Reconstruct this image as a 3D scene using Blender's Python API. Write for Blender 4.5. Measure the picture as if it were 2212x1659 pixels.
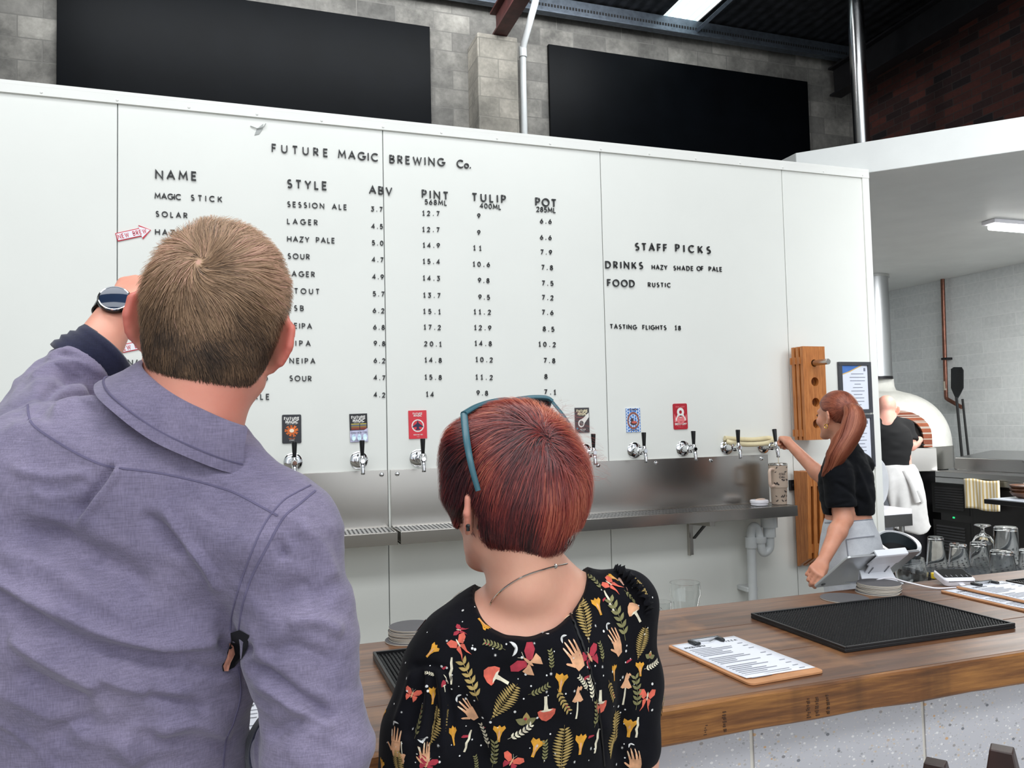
import bpy, bmesh, math, random
import numpy as np
from mathutils import Vector, Matrix, Euler
from mathutils.bvhtree import BVHTree
random.seed(7); RS=np.random.RandomState(11)
for o in list(bpy.data.objects): bpy.data.objects.remove(o)
SC=bpy.context.scene; COL=SC.collection
PI=math.pi
# ---------------------------------------------------------------- camera
FPX=1700.0; YAW,PIT,ROL=.3315,.0498,-.0226
CP=np.array([.5236,-3.872,1.57])
_f=np.array([math.sin(YAW)*math.cos(PIT),math.cos(YAW)*math.cos(PIT),math.sin(PIT)])
_r=np.array([math.cos(YAW),-math.sin(YAW),0]); _u=np.cross(_r,_f)
CR=math.cos(ROL)*_r+math.sin(ROL)*_u; CU=-math.sin(ROL)*_r+math.cos(ROL)*_u; CF=_f
cd=bpy.data.cameras.new('camera'); cam=bpy.data.objects.new('camera',cd); COL.objects.link(cam)
cd.sensor_fit='HORIZONTAL'; cd.sensor_width=36; cd.lens=FPX/2212*36; cd.clip_start=.05; cd.clip_end=100
cam.matrix_world=Matrix([[CR[i],CU[i],-CF[i],CP[i]] for i in range(3)]+[[0,0,0,1]])
SC.camera=cam
# ---------------------------------------------------------------- world, lights, exposure
SC.view_settings.view_transform='Standard'; SC.view_settings.look='None'
SC.view_settings.gamma=1; SC.view_settings.exposure=-.10
wd=bpy.data.worlds.new('world'); SC.world=wd; wd.use_nodes=True
bg=wd.node_tree.nodes['Background']; bg.inputs[0].default_value=(.86,.93,1,1); bg.inputs[1].default_value=.85
def area(name,loc,target,sx,sy,power,col=(1,1,1),spread=PI):
    l=bpy.data.lights.new(name,'AREA'); l.shape='RECTANGLE'; l.size=sx; l.size_y=sy; l.energy=power; l.color=col; l.spread=spread
    o=bpy.data.objects.new(name,l); COL.objects.link(o); o.location=loc
    d=Vector(target)-Vector(loc); o.rotation_euler=d.to_track_quat('-Z','Y').to_euler(); return o
area('daylight_door',(1.5,-9.3,2.6),(1.5,0,1.6),10,4.2,130,(.93,.97,1))
area('overhead_daylight_fill',(1.0,-6.2,6.1),(1.2,-1.2,1.3),9,1.8,300,(.95,.98,1))  # added high light behind the camera to bring out cloth folds
area('overhead_daylight_fill',(-.2,-2.6,6.0),(-.2,-2.4,0),4.4,1.6,150,(.95,.98,1))
area('overhead_daylight_fill',(3.2,-2.3,6.0),(3.0,-2.2,0),3.2,1.5,75,(.95,.98,1))
area('overhead_daylight_fill',(1.8,2.6,6.1),(1.8,4,4.9),6.0,.8,260,(.95,.98,1))  # added light aimed at the block wall to brighten it
area('kitchen_tube_light',(6.5,.75,3.0),(6.5,.9,0),1.3,.2,60,(1,1,.97))
area('kitchen_fill',(5.6,-3.8,3.4),(6.6,2.5,1.2),2.4,1.4,50,(.95,.98,1),1.1)  # added fill that lifts the kitchen

# ---------------------------------------------------------------- pixel helpers (photo frame 2212 x 1659)
def ray(x,y): return CF+CR*(x-1106)/FPX-CU*(y-829.5)/FPX
def at(x,y,d): return CP+ray(x,y)*d
def onY(x,y,Y): r=ray(x,y); return CP+r*(Y-CP[1])/r[1]
def onX(x,y,X): r=ray(x,y); return CP+r*(X-CP[0])/r[0]
def onZ(x,y,Z): r=ray(x,y); return CP+r*(Z-CP[2])/r[2]
def proj(P):
    v=np.asarray(P,float)-CP; z=v@CF
    return np.stack([1106+FPX*(v@CR)/z, 829.5-FPX*(v@CU)/z, z],-1)
# ---------------------------------------------------------------- materials
def lin(c): return tuple((v/255/12.92 if v/255<=.04045 else ((v/255+.055)/1.055)**2.4) for v in c[:3])+(1,)
class NT:
    def __init__(s,name):
        s.m=bpy.data.materials.new(name); s.m.use_nodes=True; s.t=s.m.node_tree; s.b=s.t.nodes['Principled BSDF']
    def n(s,typ,ins=None,**kw):
        nd=s.t.nodes.new('ShaderNode'+typ)
        for k,v in kw.items(): setattr(nd,k,v)
        for k,v in (ins or {}).items():
            if isinstance(v,bpy.types.NodeSocket): s.t.links.new(v,nd.inputs[k])
            else: nd.inputs[k].default_value=v
        return nd
    def l(s,a,b): s.t.links.new(a,b)
    def set(s,**kw):
        for k,v in kw.items():
            k=k.replace('_',' ')
            if isinstance(v,bpy.types.NodeSocket): s.t.links.new(v,s.b.inputs[k])
            else: s.b.inputs[k].default_value=v
    def co(s,scale=(1,1,1),rot=(0,0,0),kind='Object'):
        tc=s.n('TexCoord'); return s.n('Mapping',{'Vector':tc.outputs[kind],'Scale':scale,'Rotation':rot}).outputs[0]
    def noise(s,vec,scale,detail=4,rough=.55): return s.n('TexNoise',{'Vector':vec,'Scale':scale,'Detail':detail,'Roughness':rough}).outputs[0]
    def ramp(s,fac,stops,interp='LINEAR'):
        r=s.n('ValToRGB',{'Fac':fac}); r.color_ramp.interpolation=interp; e=r.color_ramp.elements
        while len(e)<len(stops): e.new(.5)
        for i,(p,c) in enumerate(stops): e[i].position=p; e[i].color=c if len(c)==4 else lin(c)
        return r.outputs[0]
    def mix(s,fac,a,b,mode='MIX'):
        nd=s.n('Mix',data_type='RGBA',blend_type=mode)
        for i,v in ((0,fac),(6,a),(7,b)):
            if isinstance(v,bpy.types.NodeSocket): s.t.links.new(v,nd.inputs[i])
            else: nd.inputs[i].default_value=v if i==0 or len(v)==4 else lin(v)
        return nd.outputs[2]
    def math(s,op,a,b=0.):
        nd=s.n('Math',operation=op)
        for i,v in ((0,a),(1,b)):
            if isinstance(v,bpy.types.NodeSocket): s.t.links.new(v,nd.inputs[i])
            else: nd.inputs[i].default_value=v
        return nd.outputs[0]
    def bump(s,h,strength=.3,dist=.01):
        nd=s.n('Bump',{'Height':h,'Strength':strength,'Distance':dist}); s.l(nd.outputs[0],s.b.inputs['Normal'])
def mat(name,c,rough=.5,metal=0,var=.06,vs=12,bump=0,bs=60,**kw):
    k=NT(name); v=k.co(); n=k.noise(v,vs)
    d=tuple(x*(1-var) for x in c); e=tuple(min(255,x*(1+var)) for x in c)
    k.set(Base_Color=k.ramp(n,[(.3,d),(.7,e)]),Roughness=rough,Metallic=metal,**kw)
    if bump: k.bump(k.noise(v,bs),bump,.004)
    return k.m
# ---------------------------------------------------------------- mesh builder
def wm(o):
    m=o.matrix_basis.copy()
    while o.parent: o=o.parent; m=o.matrix_basis@m
    return m
def link(name,me,parent=None,loc=None):
    o=bpy.data.objects.new(name,me); COL.objects.link(o)
    if parent: o.parent=parent
    return o
def smooth_me(me,ang):
    me.polygons.foreach_set('use_smooth',[True]*len(me.polygons))
    if ang is not None and ang<3.1: me.set_sharp_from_angle(angle=ang)
def frame(d):
    d=np.asarray(d,float); d=d/np.linalg.norm(d); a=np.array([0,0,1.]) if abs(d[2])<.9 else np.array([1.,0,0])
    u=np.cross(a,d); u/=np.linalg.norm(u); return u,np.cross(d,u),d
class MB:
    def __init__(s): s.v=[]; s.f=[]; s.mi=[]
    def add(s,vs,fs,m=0):
        k=len(s.v); s.v.extend([tuple(map(float,p)) for p in vs]); s.f.extend([tuple(i+k for i in f) for f in fs]); s.mi.extend([m]*len(fs)); return s
    def box(s,x0,x1,y0,y1,z0,z1,m=0):
        return s.add([(x,y,z) for x in (x0,x1) for y in (y0,y1) for z in (z0,z1)],[(0,1,3,2),(4,6,7,5),(0,4,5,1),(2,3,7,6),(0,2,6,4),(1,5,7,3)],m)
    def obox(s,c,ax,h,m=0):
        c=np.asarray(c,float); A=[np.asarray(a,float)*k for a,k in zip(ax,h)]
        return s.add([c+i*A[0]+j*A[1]+k*A[2] for i in (-1,1) for j in (-1,1) for k in (-1,1)],[(0,1,3,2),(4,6,7,5),(0,4,5,1),(2,3,7,6),(0,2,6,4),(1,5,7,3)],m)
    def hexa(s,b,t,m=0):   # 4 bottom points, 4 top points (counter-clockwise from above)
        return s.add(list(b)+list(t),[(3,2,1,0),(4,5,6,7),(0,1,5,4),(1,2,6,5),(2,3,7,6),(3,0,4,7)],m)
    def tube(s,pts,r,n=12,m=0,caps=True,sq=1.0):
        P=[np.asarray(p,float) for p in pts]; R=r if hasattr(r,'__len__') else [r]*len(P); vs=[]; u=None
        for i,p in enumerate(P):
            d=(P[min(i+1,len(P)-1)]-P[max(i-1,0)]); d=d/(np.linalg.norm(d)+1e-12)
            if u is None: u,_,_=frame(d)
            u=u-d*(u@d); u/=np.linalg.norm(u); w=np.cross(d,u)
            for k in range(n):
                a=2*PI*k/n; vs.append(p+R[i]*(math.cos(a)*u+sq*math.sin(a)*w))
        fs=[(i*n+k,i*n+(k+1)%n,(i+1)*n+(k+1)%n,(i+1)*n+k) for i in range(len(P)-1) for k in range(n)]
        if caps: fs+= [tuple(range(n-1,-1,-1)),tuple((len(P)-1)*n+k for k in range(n))]
        return s.add(vs,fs,m)
    def lathe(s,prof,o=(0,0,0),axis=(0,0,1),n=32,m=0,close=True):
        u,w,d=frame(axis); o=np.asarray(o,float); vs=[]
        for r,z in prof:
            for k in range(n):
                a=2*PI*k/n; vs.append(o+d*z+max(r,1e-5)*(math.cos(a)*u+math.sin(a)*w))
        fs=[(i*n+k,i*n+(k+1)%n,(i+1)*n+(k+1)%n,(i+1)*n+k) for i in range(len(prof)-1) for k in range(n)]
        if close: fs+=[tuple(range(n-1,-1,-1)),tuple((len(prof)-1)*n+k for k in range(n))]
        return s.add(vs,fs,m)
    def prism(s,poly,o,u,v,w,m=0):  # polygon in (u,v) extruded by w
        o,u,v,w=[np.asarray(a,float) for a in (o,u,v,w)]; n=len(poly)
        a=[o+u*p[0]+v*p[1] for p in poly]; b=[p+w for p in a]
        return s.add(a+b,[tuple(range(n-1,-1,-1)),tuple(range(n,2*n))]+[(i,(i+1)%n,n+(i+1)%n,n+i) for i in range(n)],m)
    def build(s,name,mats,parent=None,ang=.6,bevel=0,loc=None,fix=True,seg=2):
        me=bpy.data.meshes.new(name); V=np.array(s.v)
        if parent is not None:
            M=np.array(wm(parent).inverted()); V=V@M[:3,:3].T+M[:3,3]
        else:
            loc=np.array(loc if loc is not None else [(V[:,0].min()+V[:,0].max())/2,(V[:,1].min()+V[:,1].max())/2,V[:,2].min()]); V=V-loc
        me.from_pydata(V.tolist(),[],s.f)
        for m in (mats if isinstance(mats,(list,tuple)) else [mats]): me.materials.append(m)
        if max(s.mi,default=0): me.polygons.foreach_set('material_index',s.mi)
        if fix:
            bm=bmesh.new(); bm.from_mesh(me); bmesh.ops.recalc_face_normals(bm,faces=bm.faces); bm.to_mesh(me); bm.free()
        smooth_me(me,ang); o=link(name,me,parent)
        if parent is None: o.location=loc
        if bevel:
            b=o.modifiers.new('bevel','BEVEL'); b.width=bevel; b.segments=seg; b.limit_method='ANGLE'; b.angle_limit=.6; b.harden_normals=False
        return o
def T(name,label,cat,loc=(0,0,0),rz=0,group=None):
    o=bpy.data.objects.new(name,None); COL.objects.link(o); o.location=loc; o.rotation_euler=(0,0,rz); o.empty_display_size=.05
    return tag(o,label,cat,group)
def tag(o,label,cat,group=None,kind=None):
    o['label']=label; o['category']=cat
    if group: o['group']=group
    if kind: o['kind']=kind
    return o
def struct(o): o['kind']='structure'; return o
def dup(root,loc,rz=None,label=None):
    r=root.copy(); COL.objects.link(r); r.location=loc
    if rz is not None: r.rotation_euler=(0,0,rz)
    if label: r['label']=label
    def rec(a,b):
        for ch in list(a.children):
            c=ch.copy(); COL.objects.link(c); c.parent=b; rec(ch,c)
    rec(root,r); return r
def arc(cx,cy,rx,ry,a0,a1,n=10): return [(cx+rx*math.cos(math.radians(a0+(a1-a0)*i/n)),cy+ry*math.sin(math.radians(a0+(a1-a0)*i/n))) for i in range(n+1)]
def rrect(w,h,r,n=4):
    p=[]
    for cx,cy,a in ((w/2-r,h/2-r,0),(-w/2+r,h/2-r,90),(-w/2+r,-h/2+r,180),(w/2-r,-h/2+r,270)): p+=arc(cx,cy,r,r,a,a+90,n)
    return p
# ================================================================ STRUCTURE
def block_mat(name,c1,c2,mortar,bw,bh,axis,off=.5,rough=.9,bstr=.5,dirt=True,msize=.006,moff=(0,0)):
    k=NT(name); tc=k.n('TexCoord'); sp=k.n('SeparateXYZ',{0:tc.outputs['Object']})
    cb=k.n('CombineXYZ',{0:sp.outputs[axis],1:sp.outputs[2]}).outputs[0]
    br=k.n('TexBrick',{'Vector':cb,'Color1':(0,0,0,1),'Color2':(1,1,1,1),'Mortar':(.5,.5,.5,1),'Scale':1.,'Mortar Size':msize,'Mortar Smooth':.3,'Bias':0.,'Brick Width':bw,'Row Height':bh},offset=off)
    base=k.ramp(br.outputs[0],[(0.,c1),(.5,tuple((a+b)/2 for a,b in zip(c1,c2))),(1.,c2)])
    n=k.noise(tc.outputs['Object'],1.7,6,.65)
    if dirt: base=k.mix(k.ramp(n,[(.38,(0,0,0)),(.62,(235,235,235))]),base,tuple(x*.66 for x in c1))
    n2=k.noise(tc.outputs['Object'],28,5)
    base=k.mix(.16,base,k.ramp(n2,[(.3,(40,40,40)),(.7,(230,230,230))]),'OVERLAY')
    col=k.mix(br.outputs[1],base,mortar)
    k.set(Base_Color=col,Roughness=rough); h=k.math('SUBTRACT',k.math('MULTIPLY',n2,.3),br.outputs[1]); k.bump(h,bstr,.006); return k.m
white_panel=mat('white_panel_paint',(231,232,226),.28,0,.006,3)
white_trim=mat('white_trim_paint',(233,233,228),.35,0,.008,5)
concrete=mat('concrete_floor',(158,154,148),.5,0,.1,1.5,.2,30)
block_m=block_mat('grey_concrete_block',(112,110,106),(152,149,142),(108,106,102),.4,.204,0)
pil_m=block_mat('pilaster_block',(134,130,121),(164,158,147),(110,107,100),.4,.204,0,off=.5)
brick_m=block_mat('dark_clinker_brick',(30,24,27),(92,48,40),(62,52,50),.24,.086,1,dirt=False,bstr=.6)
tile_m=block_mat('white_painted_brick',(205,208,208),(214,217,217),(222,224,224),.4,.13,1,dirt=False,rough=.45,bstr=.35,msize=.004)
white_wall=mat('kitchen_white_paint',(212,214,212),.5,0,.02,3)
roof_m=NT('dark_roof_insulation')
_v=roof_m.co(); _n=roof_m.noise(_v,9,5); _w=roof_m.n('TexWave',{'Vector':_v,'Scale':2.2,'Distortion':1.5},wave_type='BANDS',bands_direction='X').outputs[1]
roof_m.set(Base_Color=roof_m.ramp(_n,[(.35,(20,21,24)),(.75,(52,54,60))]),Roughness=.6,Metallic=.3); roof_m.bump(_w,.5,.03); roof_m=roof_m.m
purlin_m=mat('galvanised_purlin',(96,104,114),.45,.75,.1,20)
beam_m=mat('red_oxide_steel',(74,40,38),.55,.1,.2,8,.1,40)
dark_steel=mat('dark_steel',(30,29,32),.5,.4,.15,10)
board_m=mat('black_board',(6,8,11),.42,0,.2,3,.03,300,Specular_IOR_Level=.06)
pvc=mat('grey_pvc',(205,208,208),.35,0,.02,10)
chrome=mat('chrome',(225,226,228),.07,1,.01,10)
def brushed(name,c,rough=.3,axis=(1,60,1)):
    k=NT(name); v=k.co(axis); n=k.noise(v,14,3); k.set(Base_Color=c and lin(c),Metallic=1.,Roughness=k.n('MapRange',{0:n,1:.3,2:.7,3:rough-.03,4:rough+.03}).outputs[0])
    return k.m
steel=brushed('brushed_steel',(188,184,178),.24,(160,160,1.5))
steel_h=brushed('brushed_steel_bench',(186,186,186),.3,(1.5,160,160))
flue_m=brushed('polished_flue_steel',(205,205,205),.18,(40,40,1))

o=MB().box(-7,9,-10,4.3,-.1,0).build('floor',concrete); struct(o)
o=MB().box(-7,8.3,4.0,4.25,0,6.9).build('wall_back',block_m); struct(o)
mb=MB().box(2.815,3.248,3.62,3.998,0,5.56)
o=mb.build('trim_1',pil_m,bevel=.012); struct(o)   # block pilaster
# right wall: brick above, painted below
o=MB().box(8.1,8.3,-7,4.0,3.3,6.2).build('wall_right',brick_m); struct(o)
o=MB().box(8.06,8.3,-7,4.0,6.2,6.8).build('trim_2',block_m); struct(o)
o=MB().box(8.1,8.3,-7,3.97,0,3.3).build('wall_kitchen_right',tile_m); struct(o)
o=MB().box(4.3,8.1,3.94,3.995,0,3.2).build('wall_kitchen_back',tile_m); struct(o)
o=MB().box(-7,-6.8,-10,4.0,0,6.6).build('wall_left',white_wall); struct(o)
# roof
mb=MB().box(-7,5.13,-5.8,3.999,6.21,6.3).box(5.6,8.059,-5.8,3.999,6.21,6.3).box(5.13,5.6,-5.8,2.6,6.21,6.3).box(5.13,5.6,3.93,3.999,6.21,6.3)
o=mb.build('ceiling',roof_m); struct(o)
k=NT('translucent_skylight'); w=k.n('TexWave',{'Vector':k.co((1,1,1)),'Scale':3.3,'Distortion':.6},bands_direction='X').outputs[1]
k.set(Base_Color=(.8,.85,.85,1),Emission_Color=k.ramp(w,[(0,(150,185,190)),(1,(250,255,255))]),Emission_Strength=2.2)
mb=MB(); nx=24
vs=[];fs=[]
for i in range(nx+1):
    x=5.125+.48*i/nx; z=6.225+.008*math.sin(i*PI/2)
    vs+=[(x,2.6,z),(x,3.93,z),(x,3.93,z+.01),(x,2.6,z+.01)]
for i in range(nx):
    a=i*4
    for q in range(4): fs.append((a+q,a+(q+1)%4,a+4+(q+1)%4,a+4+q))
mb.add(vs,fs); o=mb.build('window_1',k.m); struct(o)
# purlins (Z sections with slotted holes) – each a thing
dk=mat('slot_dark',(14,15,17),.8)
def purlin(y,z,label,x0=-6.9,x1=8.05):
    t=T('roof_purlin',label,'roof beam',(0,y,z))
    MB().box(x0,x1,y-.02,y+.02,z,z+.2).box(x0,x1,y-.07,y-.0205,z,z+.018).box(x0,x1,y+.0205,y+.07,z+.182,z+.2).build('web',purlin_m,t,bevel=.002)
    m=MB()
    for i in range(170):
        x=1.6+i*.036
        if x>7.9: break
        m.box(x,x+.02,y-.024,y-.0202,z+.085,z+.115)
    o=m.build('slot_row',dk,t)
purlin(3.86,5.99,'long galvanised roof purlin running along the top of the grey block wall')
purlin(2.2,5.995,'galvanised roof purlin crossing in front of the skylight')
t=tag(MB().tube([tuple(onZ(1506,66,6.08)),tuple(onZ(1582,-4,6.16))],.028,4).build('roof_brace',purlin_m),'short diagonal metal brace beside the bright skylight','brace')
# rafters
def rafter(x,y0,z0,y1,z1,w,h,label,m):
    mb=MB(); d=np.array([0,y1-y0,z1-z0]); d/=np.linalg.norm(d); n=np.cross([1,0,0],d); c=np.array([x,(y0+y1)/2,(z0+z1)/2]); L=math.hypot(y1-y0,z1-z0)/2
    mb.obox(c+n*h,(np.array([1,0,0]),d,n),(w,L,.011)); mb.obox(c-n*h,(np.array([1,0,0]),d,n),(w,L,.011)); mb.obox(c,(np.array([1,0,0]),d,n),(.011,L,h))
    tag(mb.build('steel_rafter',m),label,'steel beam')
rafter(3.062,3.72,5.70,-5.5,5.98,.075,.13,'rusty red steel rafter resting on the grey block pier',beam_m)
rafter(7.55,3.9,5.72,-5.5,5.98,.09,.17,'black steel rafter beside the tall polished flue',dark_steel)
mb=MB().box(7.95,8.09,-6.9,3.9,6.0,6.14); tag(mb.build('edge_beam',dark_steel),'black steel edge beam above the dark brick wall','steel beam')
# black boards
for x0,x1,z0,l in ((-1.03,2.40,3.3,'big black board left of the block pier, above the menu wall'),(3.73,7.185,3.3,'big black board right of the white downpipe')):
    t=T('blackout_board',l,'board',(x0,3.98,z0)); MB().box(x0,x1,3.955,3.998,z0,5.72).build('panel',board_m,t,bevel=.004)
# downpipe
P=[onY(1162,-30,3.55),onY(1156,6,3.58),onY(1132,92,3.8),onY(1129,108,3.84)]
P=[np.array(p) for p in P]; P+= [np.array([P[-1][0]+.003,3.86,5.2]),np.array([P[-1][0]+.01,3.88,2.9])]
t=T('downpipe','white plastic downpipe bending down beside the block pier','pipe',P[-1])
MB().tube(P,.036,16).build('pipe',pvc,t,ang=1.2); MB().tube([P[3]+np.array([0,0,.03]),P[3]-np.array([0,.002,.08])],.043,16).build('collar',pvc,t)
# menu wall
XR=4.243
mb=MB(); xs=[-3.6,-2.4,-1.2,0,1.2,2.4,3.6,XR]
for a,b in zip(xs[:-1],xs[1:]): mb.box(a+.0022,b-.0022,0,.1,0,3.09)
mb.box(-3.6,XR-.01,.006,.094,0,3.08,1)
o=mb.build('wall_menu',[white_panel,mat('panel_joint',(120,122,122),.8)],bevel=.0012); struct(o)
mb=MB().box(-3.6,XR+.006,-.012,-.0005,3.052,3.0903).box(-3.6,XR+.006,-.012,.11,3.0905,3.107)
for i in range(26): mb.lathe([(.006,0),(.005,.003),(.0,.004)],(-3.3+i*.3,-.012,3.066),(0,-1,0),10)
o=mb.build('trim_3',white_trim); struct(o)
mb=MB().box(XR-.045,XR+.0004,-.009,-.0005,0,3.0518).box(XR+.0005,XR+.006,-.009,.11,0,3.0518)
o=mb.build('trim_4',white_trim); struct(o)
# kitchen ceiling slab cut at 45 degrees
A=np.array([3.957,.301]);B=np.array([4.853,-.587]); d=(B-A)/np.linalg.norm(B-A); Cc=B+d*4.2
poly=[(A[0],A[1]),(Cc[0],Cc[1]),(8.098,Cc[1]),(8.098,3.935),(3.957,3.935)]
o=MB().prism(poly,(0,0,3.092),(1,0,0),(0,1,0),(0,0,.2)).build('ceiling_kitchen',white_wall,bevel=.004); struct(o)
# roof flue and kitchen flue
fx,fy=7.06,2.92
t=T('oven_flue','tall polished steel flue rising above the white kitchen ceiling','flue',(fx,fy,3.3))
p1=at(1862,312,8.65); p0=at(1846,-20,8.5)
MB().tube([p1+(p1-p0)*.05,p0+(p0-p1)*.6],.083,32).build('pipe',flue_m,t,ang=1.2)
MB().lathe([(.13,0),(.13,.02),(.085,.03)],p1+(p1-p0)*.05,(0,0,1),32).build('collar',flue_m,t)
t=T('oven_chimney','wide grey metal chimney duct over the pizza oven','flue',(fx,fy,1.96))
MB().tube([(fx,fy,1.98),(fx,fy,3.085)],.155,36).build('duct',brushed('grey_duct',(188,190,192),.38,(30,30,1)),t,ang=1.2)
MB().tube([(fx,fy,1.955),(fx,fy,1.985)],.158,36).build('base_ring',dark_steel,t)
MB().tube([(fx,fy,3.06),(fx,fy,3.09)],.17,36).build('top_ring',flue_m,t)
# ================================================================ LETTERING (raised stroke letters)
def _font():
    F={}
    def g(ch,w,*st): F[ch]=(w,[list(s) for s in st])
    g('A',.84,[(0,0),(.42,1),(.84,0)],[(.16,.34),(.68,.34)])
    g('B',.58,[(0,0),(0,1),(.3,1)]+arc(.3,.76,.24,.24,90,-90)+[(0,.52)],[(.12,.50),(.3,.52)]+arc(.31,.26,.27,.26,90,-90)+[(0,0)])
    g('C',.82,arc(.5,.5,.5,.5,48,312,16)); g('D',.78,[(0,0),(0,1),(.28,1)]+arc(.28,.5,.5,.5,90,-90,12)+[(0,0)])
    g('E',.5,[(.5,0),(0,0),(0,1),(.5,1)],[(0,.52),(.44,.52)]); g('F',.48,[(0,0),(0,1),(.48,1)],[(0,.52),(.42,.52)])
    g('G',.92,arc(.5,.5,.5,.5,48,355,16)+[(.58,.46)]); g('H',.72,[(0,0),(0,1)],[(.72,0),(.72,1)],[(0,.52),(.72,.52)])
    g('I',.0,[(0,0),(0,1)]); g('K',.66,[(0,0),(0,1)],[(.62,1),(.02,.42)],[(.2,.58),(.66,0)]); g('J',.4,[(.4,1),(.4,.25)]+arc(.2,.22,.2,.22,0,-150))
    g('L',.44,[(0,1),(0,0),(.44,0)]); g('M',.94,[(0,0),(.1,1),(.47,.25),(.84,1),(.94,0)]); g('N',.76,[(0,0),(0,1),(.76,0),(.76,1)])
    g('O',1.0,arc(.5,.5,.5,.5,0,360,24)); g('P',.54,[(0,0),(0,1),(.28,1)]+arc(.28,.73,.26,.27,90,-90)+[(0,.46)])
    g('Q',1.0,arc(.5,.5,.5,.5,0,360,24),[(.6,.25),(1,-.05)]); g('R',.58,[(0,0),(0,1),(.28,1)]+arc(.28,.74,.26,.26,90,-90)+[(0,.48)],[(.16,.52),(.58,0)])
    g('S',.54,arc(.28,.755,.23,.245,50,270,10)+arc(.27,.255,.26,.255,90,-140,10)); g('T',.62,[(0,1),(.62,1)],[(.31,1),(.31,0)])
    g('U',.68,[(0,1),(0,.34)]+arc(.34,.34,.34,.34,180,360)+[(.68,1)]); g('V',.78,[(0,1),(.39,0),(.78,1)]); g('W',1.12,[(0,1),(.28,0),(.56,.9),(.84,0),(1.12,1)])
    g('X',.7,[(0,0),(.7,1)],[(0,1),(.7,0)]); g('Y',.7,[(0,1),(.35,.45),(.7,1)],[(.35,.45),(.35,0)]); g('Z',.64,[(0,1),(.64,1),(0,0),(.64,0)])
    g('o',.56,arc(.28,.28,.28,.28,0,360,18)); g('/',.4,[(0,-.05),(.4,1.05)]); g('.',.08,[(0,.05),(.1,.05)]); g('&',.6,[(.6,0),(.1,.8),(.3,1),(.4,.8),(.0,.25),(.3,0),(.6,.4)])
    g('0',.62,arc(.31,.5,.31,.5,0,360,20)); g('1',.3,[(0,.82),(.2,1),(.2,0)],[(0,0),(.4,0)]); g('2',.54,arc(.27,.73,.26,.27,165,-30,10)+[(0,0),(.56,0)])
    g('3',.54,[(.02,1),(.5,1),(.24,.62)]+arc(.24,.31,.29,.31,80,-150,10)); g('4',.62,[(.46,0),(.46,1),(0,.28),(.64,.28)])
    g('5',.54,[(.5,1),(.1,1),(.05,.56)]+arc(.25,.32,.29,.32,120,-145,10)); g('6',.58,[(.42,1),(.06,.46)]+arc(.29,.3,.29,.3,150,-210,20))
    g('7',.54,[(0,1),(.54,1),(.16,0)]); g('8',.56,arc(.28,.75,.22,.25,0,360,16),arc(.28,.26,.28,.26,0,360,16)); g('9',.58,[(.16,0),(.52,.54)]+arc(.29,.7,.29,.3,-30,330,20))
    return F
FONT=_font(); _lm={}
def stroke_strip(pts,t):
    P=[np.array(p,float) for p in pts]; closed=np.linalg.norm(P[0]-P[-1])<1e-6
    if closed: P=P[:-1]
    n=len(P); L=[];R=[]
    for i in range(n):
        a=P[i]-P[i-1] if (i>0 or closed) else None; b=P[(i+1)%n]-P[i] if (i<n-1 or closed) else None
        if a is None: a=b
        if b is None: b=a
        a=a/np.linalg.norm(a); b=b/np.linalg.norm(b); na=np.array([-a[1],a[0]]); nb=np.array([-b[1],b[0]]); m=na+nb; q=np.linalg.norm(m)
        m=m/q if q>.2 else na; k=1/max(.45,m@na); L.append(P[i]+m*t/2*k); R.append(P[i]-m*t/2*k)
    return L,R,closed
def letter_mb(mb,ch,o,u,v,w,h,t,m=0,mirror=1):  # draws a letter into a builder
    wd,st=FONT[ch]
    for s in st:
        L,R,cl=stroke_strip(s,t); n=len(L); k=len(mb.v)
        pt=lambda p,z: o+u*p[0]*h+v*p[1]*h+w*z
        vs=[pt(p,0) for p in L]+[pt(p,0) for p in R]+[pt(p,1) for p in L]+[pt(p,1) for p in R]; fs=[]
        for i in range(n if cl else n-1):
            j=(i+1)%n; fs+=[(2*n+i,3*n+i,3*n+j,2*n+j),(i,2*n+i,2*n+j,j),(n+i,n+j,3*n+j,3*n+i)]
        if not cl: fs+=[(0,n,3*n,2*n),(n-1,3*n-1,4*n-1,2*n-1)]
        mb.add(vs,fs,m)
def letter_mesh(ch,t,mt):
    if (ch,t,mt.name) not in _lm:
        mb=MB(); letter_mb(mb,ch,np.array([0,0,t/2]),np.array([1,0,0]),np.array([0,0,1]),np.array([0,-.2,0]),1.-t,t)
        me=bpy.data.meshes.new('letter'); me.from_pydata(mb.v,[],mb.f); me.materials.append(mt)
        bm=bmesh.new(); bm.from_mesh(me); bmesh.ops.recalc_face_normals(bm,faces=bm.faces); bm.to_mesh(me); bm.free(); _lm[(ch,t,mt.name)]=me
    return _lm[(ch,t,mt.name)]
def text_layout(s,width,h,sp=.55):
    adv=0;out=[]
    ws=[FONT[c][0]*.84+.06 if c!=' ' else sp for c in s]; tot=sum(ws)*h; gap=(width-tot)/max(1,len(s)-1)
    x=0
    for c,w in zip(s,ws): out.append((c,x)); x+=w*h+gap
    return out
ink=mat('black_acrylic_letter',(18,18,20),.35,0,.05,20)
def wall_text(s,x0,y0,x1,y1,hpx,label,t=.16,group=None):
    a=onY(x0,y0,-.0008); b=onY(x1,y1,-.0008); dep=proj(a)[2]; h=hpx/FPX*dep*1.02
    W=b[0]-a[0]; root=T('menu_lettering',label,'lettering',(a[0],-.0006,a[2]-h/2),0,group)
    for c,x in text_layout(s,W,h):
        if c==' ': continue
        o=link('letter',letter_mesh(c,t,ink),root); o.location=(x,0,(b[2]-a[2])*x/max(W,.01)); o.scale=(h,h,h)
    return root
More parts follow.
